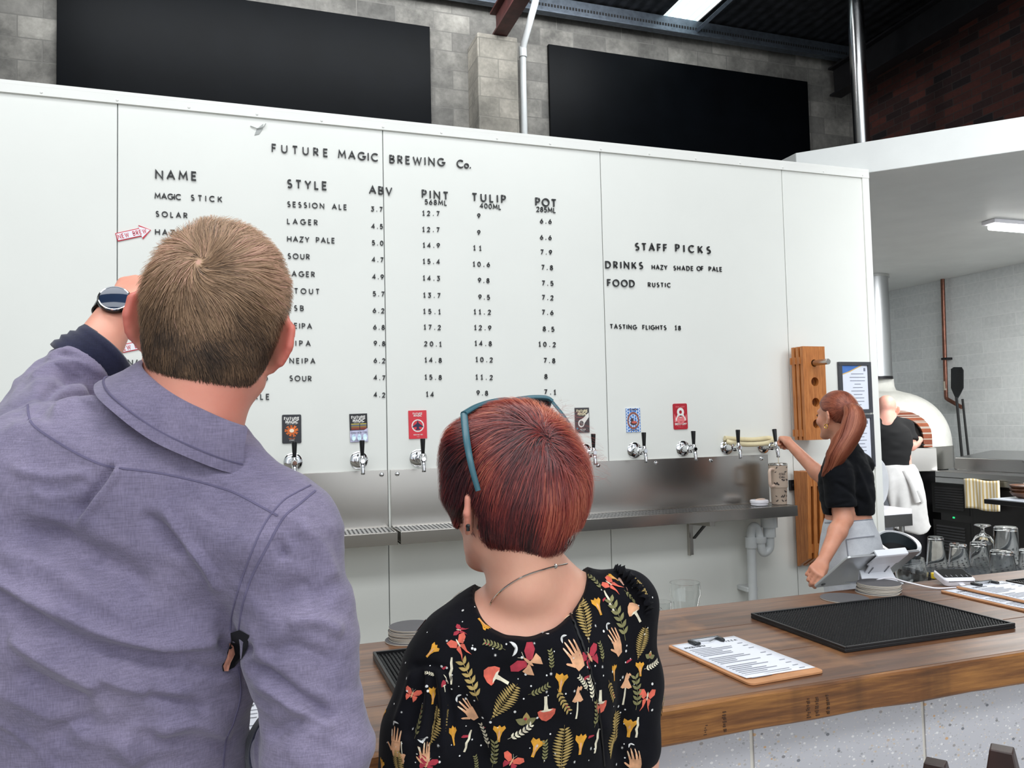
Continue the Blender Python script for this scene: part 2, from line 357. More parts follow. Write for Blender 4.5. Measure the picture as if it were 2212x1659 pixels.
def words(lst,label,hpx,t=.16):
    r=None
    for s,x0,y0,x1,y1 in lst:
        q=wall_text(s,x0,y0,x1,y1,hpx,label,t)
        if r is None: r=q
        else:
            for ch in list(q.children):
                d=q.location-r.location; ch.parent=r; ch.location=ch.location+d
            bpy.data.objects.remove(q)
    return r
words([('FUTURE',588,320,708,331),('MAGIC',731,333,816,341),('BREWING',842,344,960,351),('Co.',987,354,1017,356)],'raised black lettering FUTURE MAGIC BREWING Co. across the top of the menu wall',18,.15)
wall_text('NAME',337,377,425,381,20,'large black lettering NAME heading the leftmost menu column',.17)
words([('MAGIC',335,423,391,426),('STICK',413,427,480,431)],'black lettering MAGIC STICK, first beer under NAME',13,.17)
wall_text('SOLAR',337,462,405,466,12.5,'black lettering SOLAR above the young man\'s hair',.17)
words([('HAZY',336,501,392,504),('SHADE',408,505,452,507),('OF',463,507,478,508),('PALE',490,508,530,510)],'black lettering starting HA, cut off by the man\'s hair beside the upper arrow sticker',13,.17)
wall_text('N/A',277,783,313,783,13,'black lettering N/A beside the man\'s neck',.17)
wall_text('D',569,818,577,818,12.5,'single black letter D right of the man\'s neck',.17)
wall_text('ALE',546,857,582,857,13,'black lettering ALE at the bottom of the NAME column',.17)
wall_text('STYLE',621,397,706,402,19,'large black lettering STYLE heading the second menu column',.17)
sty=[('SESSION ALE',621,441,749,448),('LAGER',621,478,686,481),('HAZY PALE',621,516,723,520),('SOUR',622,553,669,555),('LAGER',620,591,680,593),('STOUT',623,628,690,630),('ESB',623,665,656,666),('NEIPA',622,703,674,705),('TIPA',624,741,671,742),('NEIPA',626,779,681,780),('SOUR',626,817,673,818)]
rown=['SESSION ALE','upper LAGER','HAZY PALE','upper SOUR','lower LAGER','STOUT','ESB','upper NEIPA','TIPA','lower NEIPA','lower SOUR','bottom ALE']
for i,(s,a,b,c,d) in enumerate(sty):
    wall_text(s,a,b,c,d,12.3,f"black lettering {s} in the STYLE column, "+(f"just below {sty[i-1][0]}" if i else "directly under its heading"),.17,'beer styles on the menu wall')
wall_text('ABV',798,410,847,414,18,'large black lettering ABV across a panel joint',.17)
wall_text('PINT',912,419,968,424,18,'large black lettering PINT heading a price column',.17)
wall_text('568ML',918,436,965,439,11.5,'small black lettering 568ML under PINT',.17)
wall_text('TULIP',1020,426,1092,431,18,'large black lettering TULIP heading a price column',.17)
wall_text('400ML',1037,444,1082,448,11.5,'small black lettering 400ML under TULIP',.17)
wall_text('POT',1157,436,1201,440,18,'large black lettering POT heading the last price column',.17)
wall_text('285ML',1159,452,1200,455,11.5,'small black lettering 285ML under POT',.17)
def colm(vals,name):
    for i,(s,x,y) in enumerate(vals):
        w={1:7,2:16,3:24,4:36}[len(s)]
        wall_text(s,x-w/2,y-.6,x+w/2,y+.6,11.2,f"black numerals {s} in the {name} column, on the {rown[i]} row",.19,f'{name} figures on the menu wall')
colm([('3.7',814,452),('4.5',815,489),('5.0',816,525),('4.7',816,561),('4.9',817,598),('5.7',818,635),('6.2',818,671),('6.8',819,707),('9.8',820,742),('6.2',820,779),('4.7',820,816),('4.2',820,853)],'ABV')
colm([('12.7',931,461),('12.7',931,496),('14.9',932,530),('15.4',932,565),('14.3',932,601),('13.7',933,638),('15.1',933,673),('17.2',934,707),('20.1',935,743),('14.8',936,778),('15.8',936,815),('14',929,852)],'PINT')
colm([('9',1035,467),('9',1035,503),('11',1031,536),('10.6',1040,571),('9.8',1045,606),('9.5',1046,642),('11.2',1042,674),('12.9',1043,708),('14.8',1044,742),('10.2',1046,777),('11.2',1046,815),('9.8',1042,849)],'TULIP')
colm([('6.6',1179,478),('6.6',1179,513),('7.9',1180,545),('7.8',1182,578),('7.5',1183,612),('7.2',1183,643),('7.6',1183,675),('8.5',1185,711),('10.2',1182,744),('7.8',1187,779),('8',1180,814),('7.1',1188,847)],'POT')
words([('STAFF',1372,533,1440,536),('PICKS',1459,536,1534,541)],'large black lettering STAFF PICKS right of the price columns',17,.17)
wall_text('DRINKS',1308,572,1388,574,16,'large black lettering DRINKS left of HAZY SHADE OF PALE',.17)
words([('HAZY',1408,577,1441,578),('SHADE',1455,579,1497,580),('OF',1505,580,1519,580),('PALE',1531,581,1559,582)],'small black lettering HAZY SHADE OF PALE beside DRINKS',10.5,.19)
wall_text('FOOD',1312,611,1370,613,16,'large black lettering FOOD below DRINKS',.17)
wall_text('RUSTIC',1400,615,1448,616,10.5,'small black lettering RUSTIC beside FOOD',.19)
words([('TASTING',1318,705,1375,707),('FLIGHTS',1388,707,1439,708),('18',1458,708,1470,709)],'small black lettering TASTING FLIGHTS 18 alone on the right of the menu wall',10.5,.19)
# arrow stickers
red_ink=mat('red_print',(206,40,62),.5); white_gloss=mat('white_gloss',(240,238,244),.25,0,.01)
def arrow_sticker(x0,y0,x1,y1,label):
    a=onY(x0,y0,-.001); b=onY(x1,y1,-.001); u=(b-a); L=np.linalg.norm(u); u/=L; v=np.array([-u[2],0,u[0]]) if False else np.array([-u[2],0,u[0]])
    t=T('arrow_sticker',label,'sticker',a); h=L*.13
    sh=[(0,-h),(L*.7,-h),(L*.7,-h*1.75),(L,0),(L*.7,h*1.75),(L*.7,h),(0,h)]
    MB().prism(sh,a,u,v,np.array([0,-.004,0])).build('outline',red_ink,t)
    cx_=L*.52; s2=[(cx_+(p[0]-cx_)*.955,p[1]*.80) for p in sh]
    MB().prism(s2,a+np.array([0,-.0042,0]),u,v,np.array([0,-.001,0])).build('face',white_gloss,t)
    mb=MB()
    for c,x in text_layout('NEW BREW',L*.80/.72,.018): 
        if c!=' ': letter_mb(mb,c,a+np.array([0,-.0054,0])+u*(x*.72+L*.05)-v*.009,u*.72,v,np.array([0,-.0006,0]),.018,.2)
    mb.build('print',red_ink,t)
arrow_sticker(252,513,326,497,'white arrow sticker NEW BREW pointing at the HA lettering')
arrow_sticker(256,755,330,740,'white arrow sticker NEW BREW half hidden behind the man\'s ear')
a=onY(560,280,-.001); grey_r=mat('scuffed_grey',(172,175,172),.6)
o=MB().prism([(-.012,.0),(.018,.03),(.016,.004),(.0,-.022),(-.022,-.03)],a,(1,0,0),(0,0,1),(0,-.002,0)).tube([a+[-.04,-.004,.012],a+[-.01,-.006,.002],a+[.02,-.008,.012],a+[.03,-.008,.03]],.0022,6).build('torn_tape',grey_r); tag(o,'small torn scrap of grey tape near the top of the menu wall','tape')
# ================================================================ TAPS, BADGES
tap_black=mat('black_tap_handle',(14,15,18),.2,0,.05)
def make_tap(label,handle_tilt=0.):
    t=T('beer_tap',label,'tap',(0,0,0),0,'beer taps along the menu wall')
    MB().lathe([(.043,0),(.043,.004),(.036,.009),(.02,.012)],(0,0,0),(0,-1,0),40).build('flange',chrome,t)
    MB().lathe([(.020,.008),(.021,.03),(.018,.05),(.018,.062),(.0225,.063),(.0225,.08),(.016,.082),(.014,.1),(.014,.128),(.010,.134)],(0,0,0),(0,-1,0),28).build('shank',chrome,t)
    m=MB().lathe([(.014,-.004),(.015,.008),(.011,.016),(.009,.024)],(0,-.114,.002),(0,0,1),20)
    m.tube([(0,-.112,-.004),(0,-.124,-.02),(0,-.130,-.038),(0,-.131,-.056)],[.0135,.012,.010,.0085],16); m.tube([(0,-.131,-.055),(0,-.131,-.062)],[.0105,.0085],16)
    m.build('faucet',chrome,t)
    h=MB(); d=np.array([0,-math.sin(handle_tilt),math.cos(handle_tilt)]); o=np.array([0,-.114,.02])
    h.lathe([(.007,0),(.0085,.006),(.009,.012),(.0125,.07),(.0128,.076),(.011,.0785)],o,d,24).build('handle',tap_black,t)
    return t
tp=make_tap('leftmost chrome beer tap, half hidden behind the man\'s shoulder')
tap_lab=[None,'chrome beer tap under the badge that is half black, half silver','chrome beer tap under the red badge with a fighter jet','chrome beer tap under the comet badge, just right of the woman\'s hair','chrome beer tap under the blue and white badge','chrome beer tap under the red badge with a figure eight','chrome beer tap with a cream hose looped over it','chrome beer tap being pulled by the barmaid']
tx=[.752,1.061,1.353,2.259,2.555,2.859,3.145,3.395]
tp.location=(tx[0],0,1.41)
taps=[tp]
for x,l in zip(tx[1:-1],tap_lab[1:-1]): taps.append(dup(tp,(x,0,1.407),None,l))
t=make_tap(tap_lab[-1],-.12) ; t.location=(tx[-1],0,1.405)
del_h=[c for c in t.children if c.name.startswith('handle')][0]
hose=mat('cream_hose',(226,212,172),.4,0,.03)
def bez(P,n=10):
    P=[np.array(p,float) for p in P]; out=[]
    for i in range(len(P)-1):
        p0=P[max(i-1,0)];p1=P[i];p2=P[i+1];p3=P[min(i+2,len(P)-1)]
        for k in range(n):
            q=k/n; out.append(.5*((2*p1)+(p2-p0)*q+(2*p0-5*p1+4*p2-p3)*q*q+(3*p1-p0-3*p2+p3)*q**3))
    out.append(P[-1]); return out
o=MB()
o.tube(bez([(3.115,-.05,1.440),(3.14,-.07,1.431),(3.22,-.075,1.420),(3.32,-.075,1.420),(3.40,-.06,1.428),(3.43,-.04,1.440),(3.42,-.022,1.450),(3.36,-.020,1.446)]),.0135,12)
o.tube(bez([(3.12,-.022,1.458),(3.2,-.022,1.450),(3.3,-.020,1.444),(3.365,-.020,1.446)]),.0135,12)
tag(o.build('beer_hose',hose,ang=1.2),'loop of cream hose resting on the two rightmost taps','hose')
# badges
white_ink=mat('white_print',(236,233,228),.5,0,.01); orange=mat('orange_print',(224,104,40),.5,0,.25,60); navy=mat('navy_print',(32,36,70),.5)
def badge(x0,y0,x1,y1,col,label,deco,rr=.006,rot=0,mt=None):
    a=onY(x0,y0,-.001); b=onY(x1,y1,-.001); w=abs(b[0]-a[0]); h=abs(a[2]-b[2]); c=(a+b)/2
    t=T('tap_badge',label,'badge',(c[0],0,c[2]),0,'tap badges on the menu wall'); u=np.array([math.cos(rot),0,math.sin(rot)]); v=np.array([-math.sin(rot),0,math.cos(rot)])
    MB().prism(rrect(w,h,rr),c+[0,.0005,0],u,v,(0,-.005,0)).build('plate',mt or mat('badge_'+col[0],col[1],.3,0,.03),t)
    S=lambda poly,m,nm,z=0,holes=None: MB().prism([(p[0]*w,p[1]*h) for p in poly],c+[0,-.0047-z,0],u,v,(0,-.0006,0)).build(nm,m,t)
    def TX(s,cx,cy,W,H,m,tk=.26,nm='print'):
        mb=MB()
        for ch,x in text_layout(s,W*w,H*h,.3):
            if ch!=' ': letter_mb(mb,ch,c+[0,-.0048,0]+u*((cx-W/2)*w+x)+v*((cy-H/2)*h),u,v,np.array([0,-.0006,0]),H*h,tk)
        return mb.build(nm,m,t)
    deco(S,TX,c,u,v,w,h,t)
def ring(t,c,u,v,cx,cy,r0,r1,m,nm,sy=1.,n=32,z=.0047):
    mb=MB(); vs=[];fs=[]
    for i in range(n):
        a=2*PI*i/n
        for r in (r0,r1): vs.append(c+[0,-z-.0006,0]+u*(cx+r*math.cos(a))+v*(cy+r*sy*math.sin(a)))
    for i in range(n): fs.append((2*i,2*i+1,(2*i+3)%(2*n),(2*i+2)%(2*n)))
    mb.add(vs,fs).build(nm,m,t,fix=False)
circ=lambda cx,cy,rx,ry,n=20: [(cx+rx*math.cos(2*PI*i/n),cy+ry*math.sin(2*PI*i/n)) for i in range(n)]
def logo(TX,m,y=.36,s=1.): TX('FUTURE',0,y,.76*s,.085*s,m,.34); TX('MAGIC',0,y-.115*s,.62*s,.085*s,m,.34); TX('BREWING CO',0,y-.185*s,.5*s,.025*s,m,.2)
def d1(S,TX,c,u,v,w,h,t):
    logo(TX,white_ink); rr=random.Random(3)
    for i in range(9):
        a=2*PI*i/9; q=.30+.06*rr.random(); S([(q*math.cos(a+.5*k/4)*(1 if k%2==0 else 1.15),-.07+.62*q*math.sin(a+.5*k/4)) for k in range(5)]+[(.12*math.cos(a+.2),-.07+.07*math.sin(a+.2))],orange,'swirl',.0002*(i%3))
    S(circ(0,-.07,.24,.125),orange,'core',.0008); S(circ(0,-.06,.12,.065),mat('pale_core',(255,226,200),.5),'core',.0016)
    TX('SOLAR',0,-.335,.3,.035,orange); TX('LAGER',0,-.39,.24,.028,white_ink); TX('ALC',0,-.44,.2,.015,white_ink)
def d2(S,TX,c,u,v,w,h,t):
    S([(-.5,-.5),(.5,-.5),(.5,-.02),(.3,-.09),(-.5,-.09)],mat('silver_foil',(170,168,190),.25,.6,.2,40),'foil',.0001)
    logo(TX,white_ink,.37)
    for i,cc in enumerate([(214,196,90),(120,130,150),(178,140,70),(170,90,50),(150,50,50)]):
        m=mat('stripe',cc,.5)
        for x0,x1 in ((-.42,.04),(.08,.44)): S([(x0,.15-.045*i),(x1,.15-.045*i),(x1,.12-.045*i),(x0,.12-.045*i)],m,'stripe')
    TX('ENGLISH BITTER',0,-.17,.86,.045,mat('pale_lilac',(214,208,224),.4),.18)
    for x in (-.3,.02,.34): S(circ(x,-.34,.11,.12),mat('foil_glint',(190,214,240),.15,.5,.2,60),'glint',.0003)
def d3(S,TX,c,u,v,w,h,t):
    TX('FUTURE',0,.39,.5,.055,white_ink,.3); TX('MAGIC',0,.315,.42,.055,white_ink,.3)
    ring(t,c,u,v,0,-.04*h,.28*w,.345*w,white_ink,'ring')
    jet=[(0,.17),(.03,.09),(.06,.04),(.3,-.07),(.3,-.1),(.07,-.07),(.06,-.13),(.14,-.18),(.14,-.2),(0,-.18)]
    S(jet+[(-x,y) for x,y in jet[::-1][1:]],navy,'jet',.0004); TX('REDHAWK RED',0,-.36,.5,.03,white_ink); TX('ALE',0,-.43,.12,.02,white_ink)
def d4(S,TX,c,u,v,w,h,t):
    logo(TX,mat('cream_print',(238,224,190),.5),.37,.98)
    S([(-.24,-.02),(.06,.08),(.46,.30),(.47,.12),(.16,-.12),(-.05,-.28)],white_ink,'tail',.0002); S(circ(-.08,-.13,.22,.16),white_ink,'comet',.0006); S(circ(-.07,-.13,.15,.11),mat('grey_print',(96,92,92),.6,0,.5,90),'crater',.001)
    S(circ(-.37,-.33,.07,.04),mat('teal_print',(60,140,160),.5),'planet'); TX('HAZY SHADE',.02,-.37,.4,.03,white_ink); TX('PALE',.02,-.43,.24,.03,white_ink)
def d5(S,TX,c,u,v,w,h,t):
    bl=mat('bavarian_blue',(66,128,206),.4)
    for i in range(7):
        for j in range(9):
            x=-.5+i/6; y=-.5+(j+.5*(i%2))/8.
            pl=[(min(.5,max(-.5,x+a)),min(.5,max(-.5,y+b))) for a,b in ((0,.0625),(.083,0),(0,-.0625),(-.083,0))]
            if abs(y)<=.5: S(pl,bl,'lozenge')
    ring(t,c,u,v,0,-.02*h,.33*w,.42*w,mat('pretzel_brown',(150,88,72),.5),'pretzel_ring',1.3,40,.0056)
    br=mat('sausage_red',(204,96,84),.5); dkb=mat('dark_brown_print',(80,52,48),.5)
    S(circ(.02,-.12,.24,.085),dkb,'bun',.0012); S(circ(.06,-.09,.19,.05),br,'sausage',.002); S([(-.2,-.05),(-.14,.1),(.0,.06),(.02,-.03)],dkb,'hat',.0014); S([(.08,0),(.14,.1),(.2,-.01)],bl,'feather',.0014)
    TX('FESTBIER',0,.44,.6,.06,dkb,.3); TX('LAGER',0,.36,.4,.05,bl,.3); TX('FUTURE MAGIC',0,-.42,.66,.04,dkb,.26)
def d6(S,TX,c,u,v,w,h,t):
    pk=mat('pink_print',(226,120,124),.5)
    TX('PINK LADY',0,.37,.62,.05,pk,.22); S([(-.44,.12),(-.36,.02),(-.3,-.08),(.3,-.06),(.44,.1),(.42,-.16),(.2,-.2),(-.2,-.2),(-.44,-.22)],pk,'wave',.0001)
    ring(t,c,u,v,0,.17*h,.10*w,.25*w,white_ink,'loop',1.1,32,.006)
    S([(-.2,.09),(.2,.09),(.36,-.1),(.34,-.17),(.26,-.16),(.15,-.06),(-.15,-.06),(-.26,-.16),(-.34,-.17),(-.36,-.1)],white_ink,'loop',.0006)
    ring(t,c,u,v,0,-.13*h,.16*w,.27*w,pk,'lower_loop',1.,32,.006)
    TX('EIGHTH DAY',0,-.29,.8,.065,white_ink,.26); TX('SOUR ALE',0,-.36,.6,.03,pk); TX('FOUR',0,-.42,.3,.025,pk)
badge(609,896,651,957,('charcoal',(42,42,48)),'charcoal tap badge with an orange swirl, nearest the man',d1)
badge(755,894,794,954,('black',(18,18,22)),'tap badge, black above and crumpled silver foil below',d2,.001,.02)
badge(882,887,922,947,('red',(214,38,54)),'bright red tap badge with a dark fighter jet in a ring',d3,.002,.012)
badge(1241,881,1273,934,('slate',(58,54,58)),'dark tap badge with a white comet, right of the woman\'s hair',d4,.001)
badge(1351,882,1383,933,('white',(228,234,244)),'blue and white chequered tap badge with a brown ring',d5,.002,.01)
badge(1453,872,1485,927,('crimson',(180,26,44)),'crimson tap badge with a white figure eight',d6,.008,.012)
# ================================================================ DRIP TRAYS
hole=mat('drain_dark',(90,90,92),.6,.5)
def drip_tray(x0,x1,label,bolts):
    t=T('drip_tray',label,'drip tray',((x0+x1)/2,0,1.02))
    MB().box(x0,x1,-.012,-.001,1.06,1.355).build('backsplash',steel,t,bevel=.001)
    m=MB().box(x0,x1,-.252,-.012,1.025,1.034).box(x0,x1,-.254,-.246,1.025,1.083).box(x0,x0+.006,-.25,-.012,1.025,1.083).box(x1-.006,x1,-.25,-.012,1.025,1.083)
    m.box(x0,x1,-.25,-.228,1.078,1.083).box(x0,x1,-.04,-.012,1.078,1.083); m.build('pan',steel,t,bevel=.0015)
    MB().box(x0+.01,x1-.01,-.228,-.04,1.0345,1.05).build('pan_floor',hole,t)
    m=MB(); n=int((x1-x0)/.02)
    for i in range(n):
        x=x0+.012+i*.02
        m.hexa([(x,-.228,1.078),(x+.011,-.228,1.078),(x+.021,-.04,1.078),(x+.010,-.04,1.078)],[(x,-.228,1.0815),(x+.011,-.228,1.0815),(x+.021,-.04,1.0815),(x+.010,-.04,1.0815)])
    for y in (-.19,-.15,-.11,-.075): m.box(x0+.01,x1-.01,y-.004,y+.004,1.079,1.0812)
    m.build('drip_grate',steel_h,t)
    m=MB()
    for x in bolts: m.lathe([(.011,0),(.011,.003),(.007,.008),(.0,.0095)],(x,-.012,1.334),(0,-1,0),16)
    m.build('dome_screws',chrome,t)
drip_tray(.02,1.198,'shorter steel drip tray and splashback ending left of the woman',[.1,.6,1.168])
drip_tray(1.212,3.415,'long steel drip tray and splashback running behind the woman to the barmaid',[1.245,1.7,2.33,2.68,3.03,3.37])
# brackets
for x,l in ((2.885,'steel shelf bracket under the long drip tray'),(.55,'steel shelf bracket under the shorter drip tray, behind the man')):
    t=T('shelf_bracket',l,'bracket',(x,0,.82),0,'drip tray brackets')
    MB().box(x-.018,x+.018,-.006,-.0005,.815,1.0235).box(x-.018,x-.013,-.028,-.006,.815,1.0235).build('upright',steel,t,bevel=.001)
    MB().hexa([(x-.016,-.23,1.0),(x+.016,-.23,1.0),(x+.016,-.006,.985),(x-.016,-.006,.985)],[(x-.016,-.23,1.0238),(x+.016,-.23,1.0238),(x+.016,-.006,1.0238),(x-.016,-.006,1.0238)]).build('arm',steel,t,bevel=.001)
    MB().obox((x,-.14,.985),((1,0,0),(0,.8,-.6),(0,.6,.8)),(.008,.12,.004)).build('brace',dark_steel,t)
# drain trap
t=T('drain_trap','white plastic waste pipe with a bottle trap under the right end of the drip tray','pipe',(3.22,-.1,0))
m=MB().tube([(3.325,-.12,1.024),(3.325,-.12,.955)],.046,24).tube([(3.325,-.12,.955),(3.325,-.12,.9)],.034,24)
m.build('waste_outlet',pvc,t)
P=bez([(3.325,-.12,.91),(3.325,-.12,.87),(3.318,-.12,.835),(3.285,-.12,.815),(3.268,-.12,.835),(3.262,-.118,.88),(3.255,-.112,.935),(3.24,-.108,.962),(3.222,-.105,.955),(3.214,-.102,.92),(3.214,-.1,.87)],6)
MB().tube(P,.024,18).build('trap',pvc,t,ang=1.5)
MB().tube([(3.214,-.1,.905),(3.214,-.1,.845)],.032,24).tube([(3.214,-.1,.845),(3.214,-.1,0)],.025,24).build('stand_pipe',pvc,t)
MB().lathe([(.03,0),(.034,.01),(.034,.03),(.03,.035)],(3.262,-.118,.87),(0,0,1),20).build('lock_nut',pvc,t)
MB().box(3.18,3.25,-.098,-.001,.60,.625).build('pipe_clip',pvc,t,bevel=.003)
# ================================================================ TASTING PADDLES
honey=NT('honey_timber'); v=honey.co((14,14,1.6)); n=honey.noise(v,6,6,.6)
honey.set(Base_Color=honey.ramp(n,[(.25,(148,84,36)),(.5,(188,116,58)),(.75,(206,138,78))]),Roughness=.42); honey.bump(n,.08,.002); honey=honey.m
honey_d=mat('shadowed_timber_slot',(96,54,26),.6)
def paddle_mesh(name,mats,c,w,h,t,holes,parent):
    # board in the x-z plane with round holes, thickness t along -y
    n=24; mb=MB(); x0,x1=c[0]-w/2,c[0]+w/2; zs=[c[2]-h/2]+[ (a[1]+b[1])/2 for a,b in zip(holes[:-1],holes[1:])]+[c[2]+h/2]
    for k,(hx,hz,r) in enumerate(holes):
        za,zb=zs[k],zs[k+1]; out=[];inn=[]
        for i in range(n):
            a=2*PI*i/n; dx,dz=math.cos(a),math.sin(a); q=min([(x1-hx)/dx if dx>1e-6 else 9,(x0-hx)/dx if dx<-1e-6 else 9,(zb-hz)/dz if dz>1e-6 else 9,(za-hz)/dz if dz<-1e-6 else 9])
            out.append((hx+dx*q,hz+dz*q)); inn.append((hx+dx*r,hz+dz*r))
        # add exact corners
        vs=[];fs=[]
        for y in (c[1],c[1]-t):
            vs+=[(p[0],y,p[1]) for p in out]+[(p[0],y,p[1]) for p in inn]
        N=2*n
        for i in range(n):
            j=(i+1)%n
            fs+=[(i,j,n+j,n+i),(N+i,N+n+i,N+n+j,N+j),(n+i,n+j,N+n+j,N+n+i)]
        cn=[(x0,za),(x1,za),(x1,zb),(x0,zb)]
        for cx,cz in cn:
            # nearest out points both sides of the corner
            for i in range(n):
                j=(i+1)%n; a,b=out[i],out[j]
                if (abs(a[0]-cx)<1e-6)!=(abs(b[0]-cx)<1e-6) and (abs(a[1]-cz)<1e-6)!=(abs(b[1]-cz)<1e-6):
                    if (abs(a[0]-cx)<1e-6 and abs(b[1]-cz)<1e-6) or (abs(a[1]-cz)<1e-6 and abs(b[0]-cx)<1e-6):
                        k0=len(vs); vs+=[(cx,c[1],cz),(cx,c[1]-t,cz)]; fs+=[(i,k0,j),(N+i,N+j,k0+1)]
        mb.add(vs,fs)
    z0,z1=zs[0],zs[-1]; y0,y1=c[1]-t,c[1]
    mb.add([(x0,y0,z0),(x1,y0,z0),(x1,y1,z0),(x0,y1,z0),(x0,y0,z1),(x1,y0,z1),(x1,y1,z1),(x0,y1,z1)],[(0,1,2,3),(4,5,6,7),(0,4,7,3),(1,5,6,2)])
    return mb.build(name,mats,parent)
PX,PZ0,PZ1=3.655,1.435,1.975
def paddles(x,z0,z1,ys,label_f,peg,w=.155):
    for i,y in enumerate(ys):
        t=T('tasting_paddle',label_f[i],'tasting paddle',(x,y,z0),0,'tasting paddles hanging on the wall')
        c=(x,y,(z0+z1)/2); L=z1-z0
        hs=[(x,z0+L*k,.026 if k<.8 else .021) for k in (.17,.40,.62,.82)]
        paddle_mesh('board',honey,c,w,L,.024,hs,t)
        MB().box(x-w/2-.004,x-w/2+.018,y+.0005,y+.012,z0+.02,z0+.06).box(x-w/2-.004,x-w/2+.018,y+.0005,y+.012,z1-.1,z1-.06).build('cleat',honey,t)
paddles(PX,PZ0,PZ1,[-.125,-.088,-.05],['front tasting paddle of the upper set, honey wood with round holes','middle tasting paddle of the upper set, seen edge on','rear tasting paddle of the upper set, against the white wall'],True)
o=MB().tube([(PX,-.001,PZ0+.82*.54),(PX,-.265,PZ0+.82*.54)],.0165,20); tag(o.build('wall_peg',steel,bevel=.001),'thick steel peg holding the upper tasting paddles','peg')
# lower set hangs edge-on: slats in a row
zc0,zc1=.70,1.255
for i in range(5):
    x=3.575+i*.042
    t=T('tasting_paddle','lower tasting paddle hanging edge on, '+['nearest the drip tray','second from the drip tray','middle one of the five','second from the barmaid','nearest the barmaid'][i],'tasting paddle',(x,0,zc0),0,'tasting paddles hanging on the wall')
    MB().hexa([(x,-.13,zc0+.06),(x+.024,-.13,zc0+.06),(x+.024,-.03,zc0),(x,-.03,zc0)],[(x,-.15,zc1),(x+.024,-.15,zc1),(x+.024,-.03,zc1),(x,-.03,zc1)]).build('board',honey,t,bevel=.002)
    MB().box(x+.0245,x+.0415,-.14,-.05,zc1-.085,zc1-.03).box(x+.0245,x+.0415,-.125,-.05,zc0+.09,zc0+.14).build('spacer',honey,t)
o=MB().tube([(3.565,-.02,1.17),(3.81,-.02,1.17)],.009,12).box(3.56,3.82,-.0195,-.001,1.14,1.2); tag(o.build('paddle_rail',dark_steel),'dark wall rail behind the lower tasting paddles','rail')
# frames
paper=mat('white_paper',(234,236,244),.45,0,.015,8); frame_m=mat('dark_grey_frame',(62,64,70),.4)
paper_glass=mat('glazed_certificate',(226,230,242),.12,0,.02,6)
def certificate(x0,x1,z0,z1,label,band):
    t=T('certificate_frame',label,'picture frame',((x0+x1)/2,0,z0)); b=.022
    MB().box(x0,x1,-.02,-.0005,z1-b,z1).box(x0,x1,-.02,-.0005,z0,z0+b).box(x0,x0+b,-.02,-.0005,z0+b,z1-b).box(x1-b,x1,-.02,-.0005,z0+b,z1-b).build('frame',frame_m,t,bevel=.001)
    MB().box(x0+b*.8,x1-b*.8,-.01,-.001,z0+b*.8,z1-b*.8).build('sheet',paper_glass,t)
    W=x1-x0-2*b; xl=x0+b
    if band:
        MB().prism([(0,0),(W*.75,0),(W*.3,-.035),(0,-.055)],(xl,-.0102,z1-b),(1,0,0),(0,0,1),(0,-.0004,0)).build('blue_corner',mat('blue_print',(74,118,190),.3),t)
        MB().prism([(0,-.058),(W*.32,-.039),(W*.8,0),(W*.72,0),(W*.3,-.034),(0,-.052)],(xl,-.0106,z1-b),(1,0,0),(0,0,1),(0,-.0004,0)).build('gold_band',mat('gold_print',(214,176,96),.3),t)
    m=MB(); g=random.Random(int(z0*100))
    for i in range(11):
        z=z1-.075-i*.021; w=W*(.2+.4*g.random()); cx=(x0+x1)/2+.02; m.box(cx-w/2,cx+w/2,-.0108,-.0102,z,z+.004)
    m.box(x1-b-.03,x1-b-.016,-.0108,-.0102,z1-b-.035,z1-b-.015); m.build('print',mat('grey_text',(120,124,140),.4),t)
certificate(3.948,4.19,1.585,1.897,'upper dark framed certificate with a blue corner, behind the barmaid\'s head',True)
certificate(3.95,4.192,1.255,1.575,'lower dark framed certificate, mostly hidden by the barmaid',False)
# tumbler and lid on the drip tray
tan=mat('tan_enamel',(196,176,158),.4,0,.02); motif=mat('dark_motif',(62,54,52),.5); peach=mat('peach_plastic',(222,196,178),.4,0,.02)
tc=np.array([3.383,-.14,1.083])
t=T('tumbler','tall tan tumbler with bat motifs being filled under the tap','tumbler',tc)
prof=[(.0395,.0),(.041,.003),(.044,.088),(.0465,.092),(.0495,.096),(.0515,.21),(.0515,.218)]
MB().lathe(prof,tc,(0,0,1),40).build('body',tan,t)
MB().lathe([(.0517,.2165),(.0522,.222),(.050,.228),(.047,.228),(.046,.18),(.0,.178)],tc,(0,0,1),40,close=False).build('steel_rim',steel,t)
hp=tc+np.array([-.048,-.012,0]); hv=np.array([-.92,-.38,0]); hp=tc+hv*.046
MB().tube(bez([hp+[0,0,.195],hp+hv*.03+[0,0,.198],hp+hv*.045+[0,0,.186],hp+hv*.045+[0,0,.15],hp+hv*.043+[0,0,.118],hp+hv*.03+[0,0,.104],hp+[0,0,.106]],6),.0085,12).build('handle',peach,t,ang=1.5)
m=MB()
def onlathe(th,z,r,du,dz): a=th+du/r; return tc+np.array([math.sin(a)*r,-math.cos(a)*r,z+dz])
bat=[(0,.004),(.004,.008),(.013,.006),(.010,-.002),(.005,-.001),(0,-.006),(-.005,-.001),(-.010,-.002),(-.013,.006),(-.004,.008)]
g=random.Random(5)
for i in range(26):
    th=-1.3+2.9*g.random(); z=g.choice([.02,.045,.07,.115,.135,.205,.18]); r=np.interp(z,[p[1] for p in prof],[p[0] for p in prof])+.0006; s=.45+.6*g.random(); ro=g.random()*2-1
    if .14<z<.2 and abs(th+.2)<.35: continue
    m.add([onlathe(th,z,r,s*(p[0]*math.cos(ro)-p[1]*math.sin(ro)),s*(p[0]*math.sin(ro)+p[1]*math.cos(ro))) for p in bat],[tuple(range(len(bat)))])
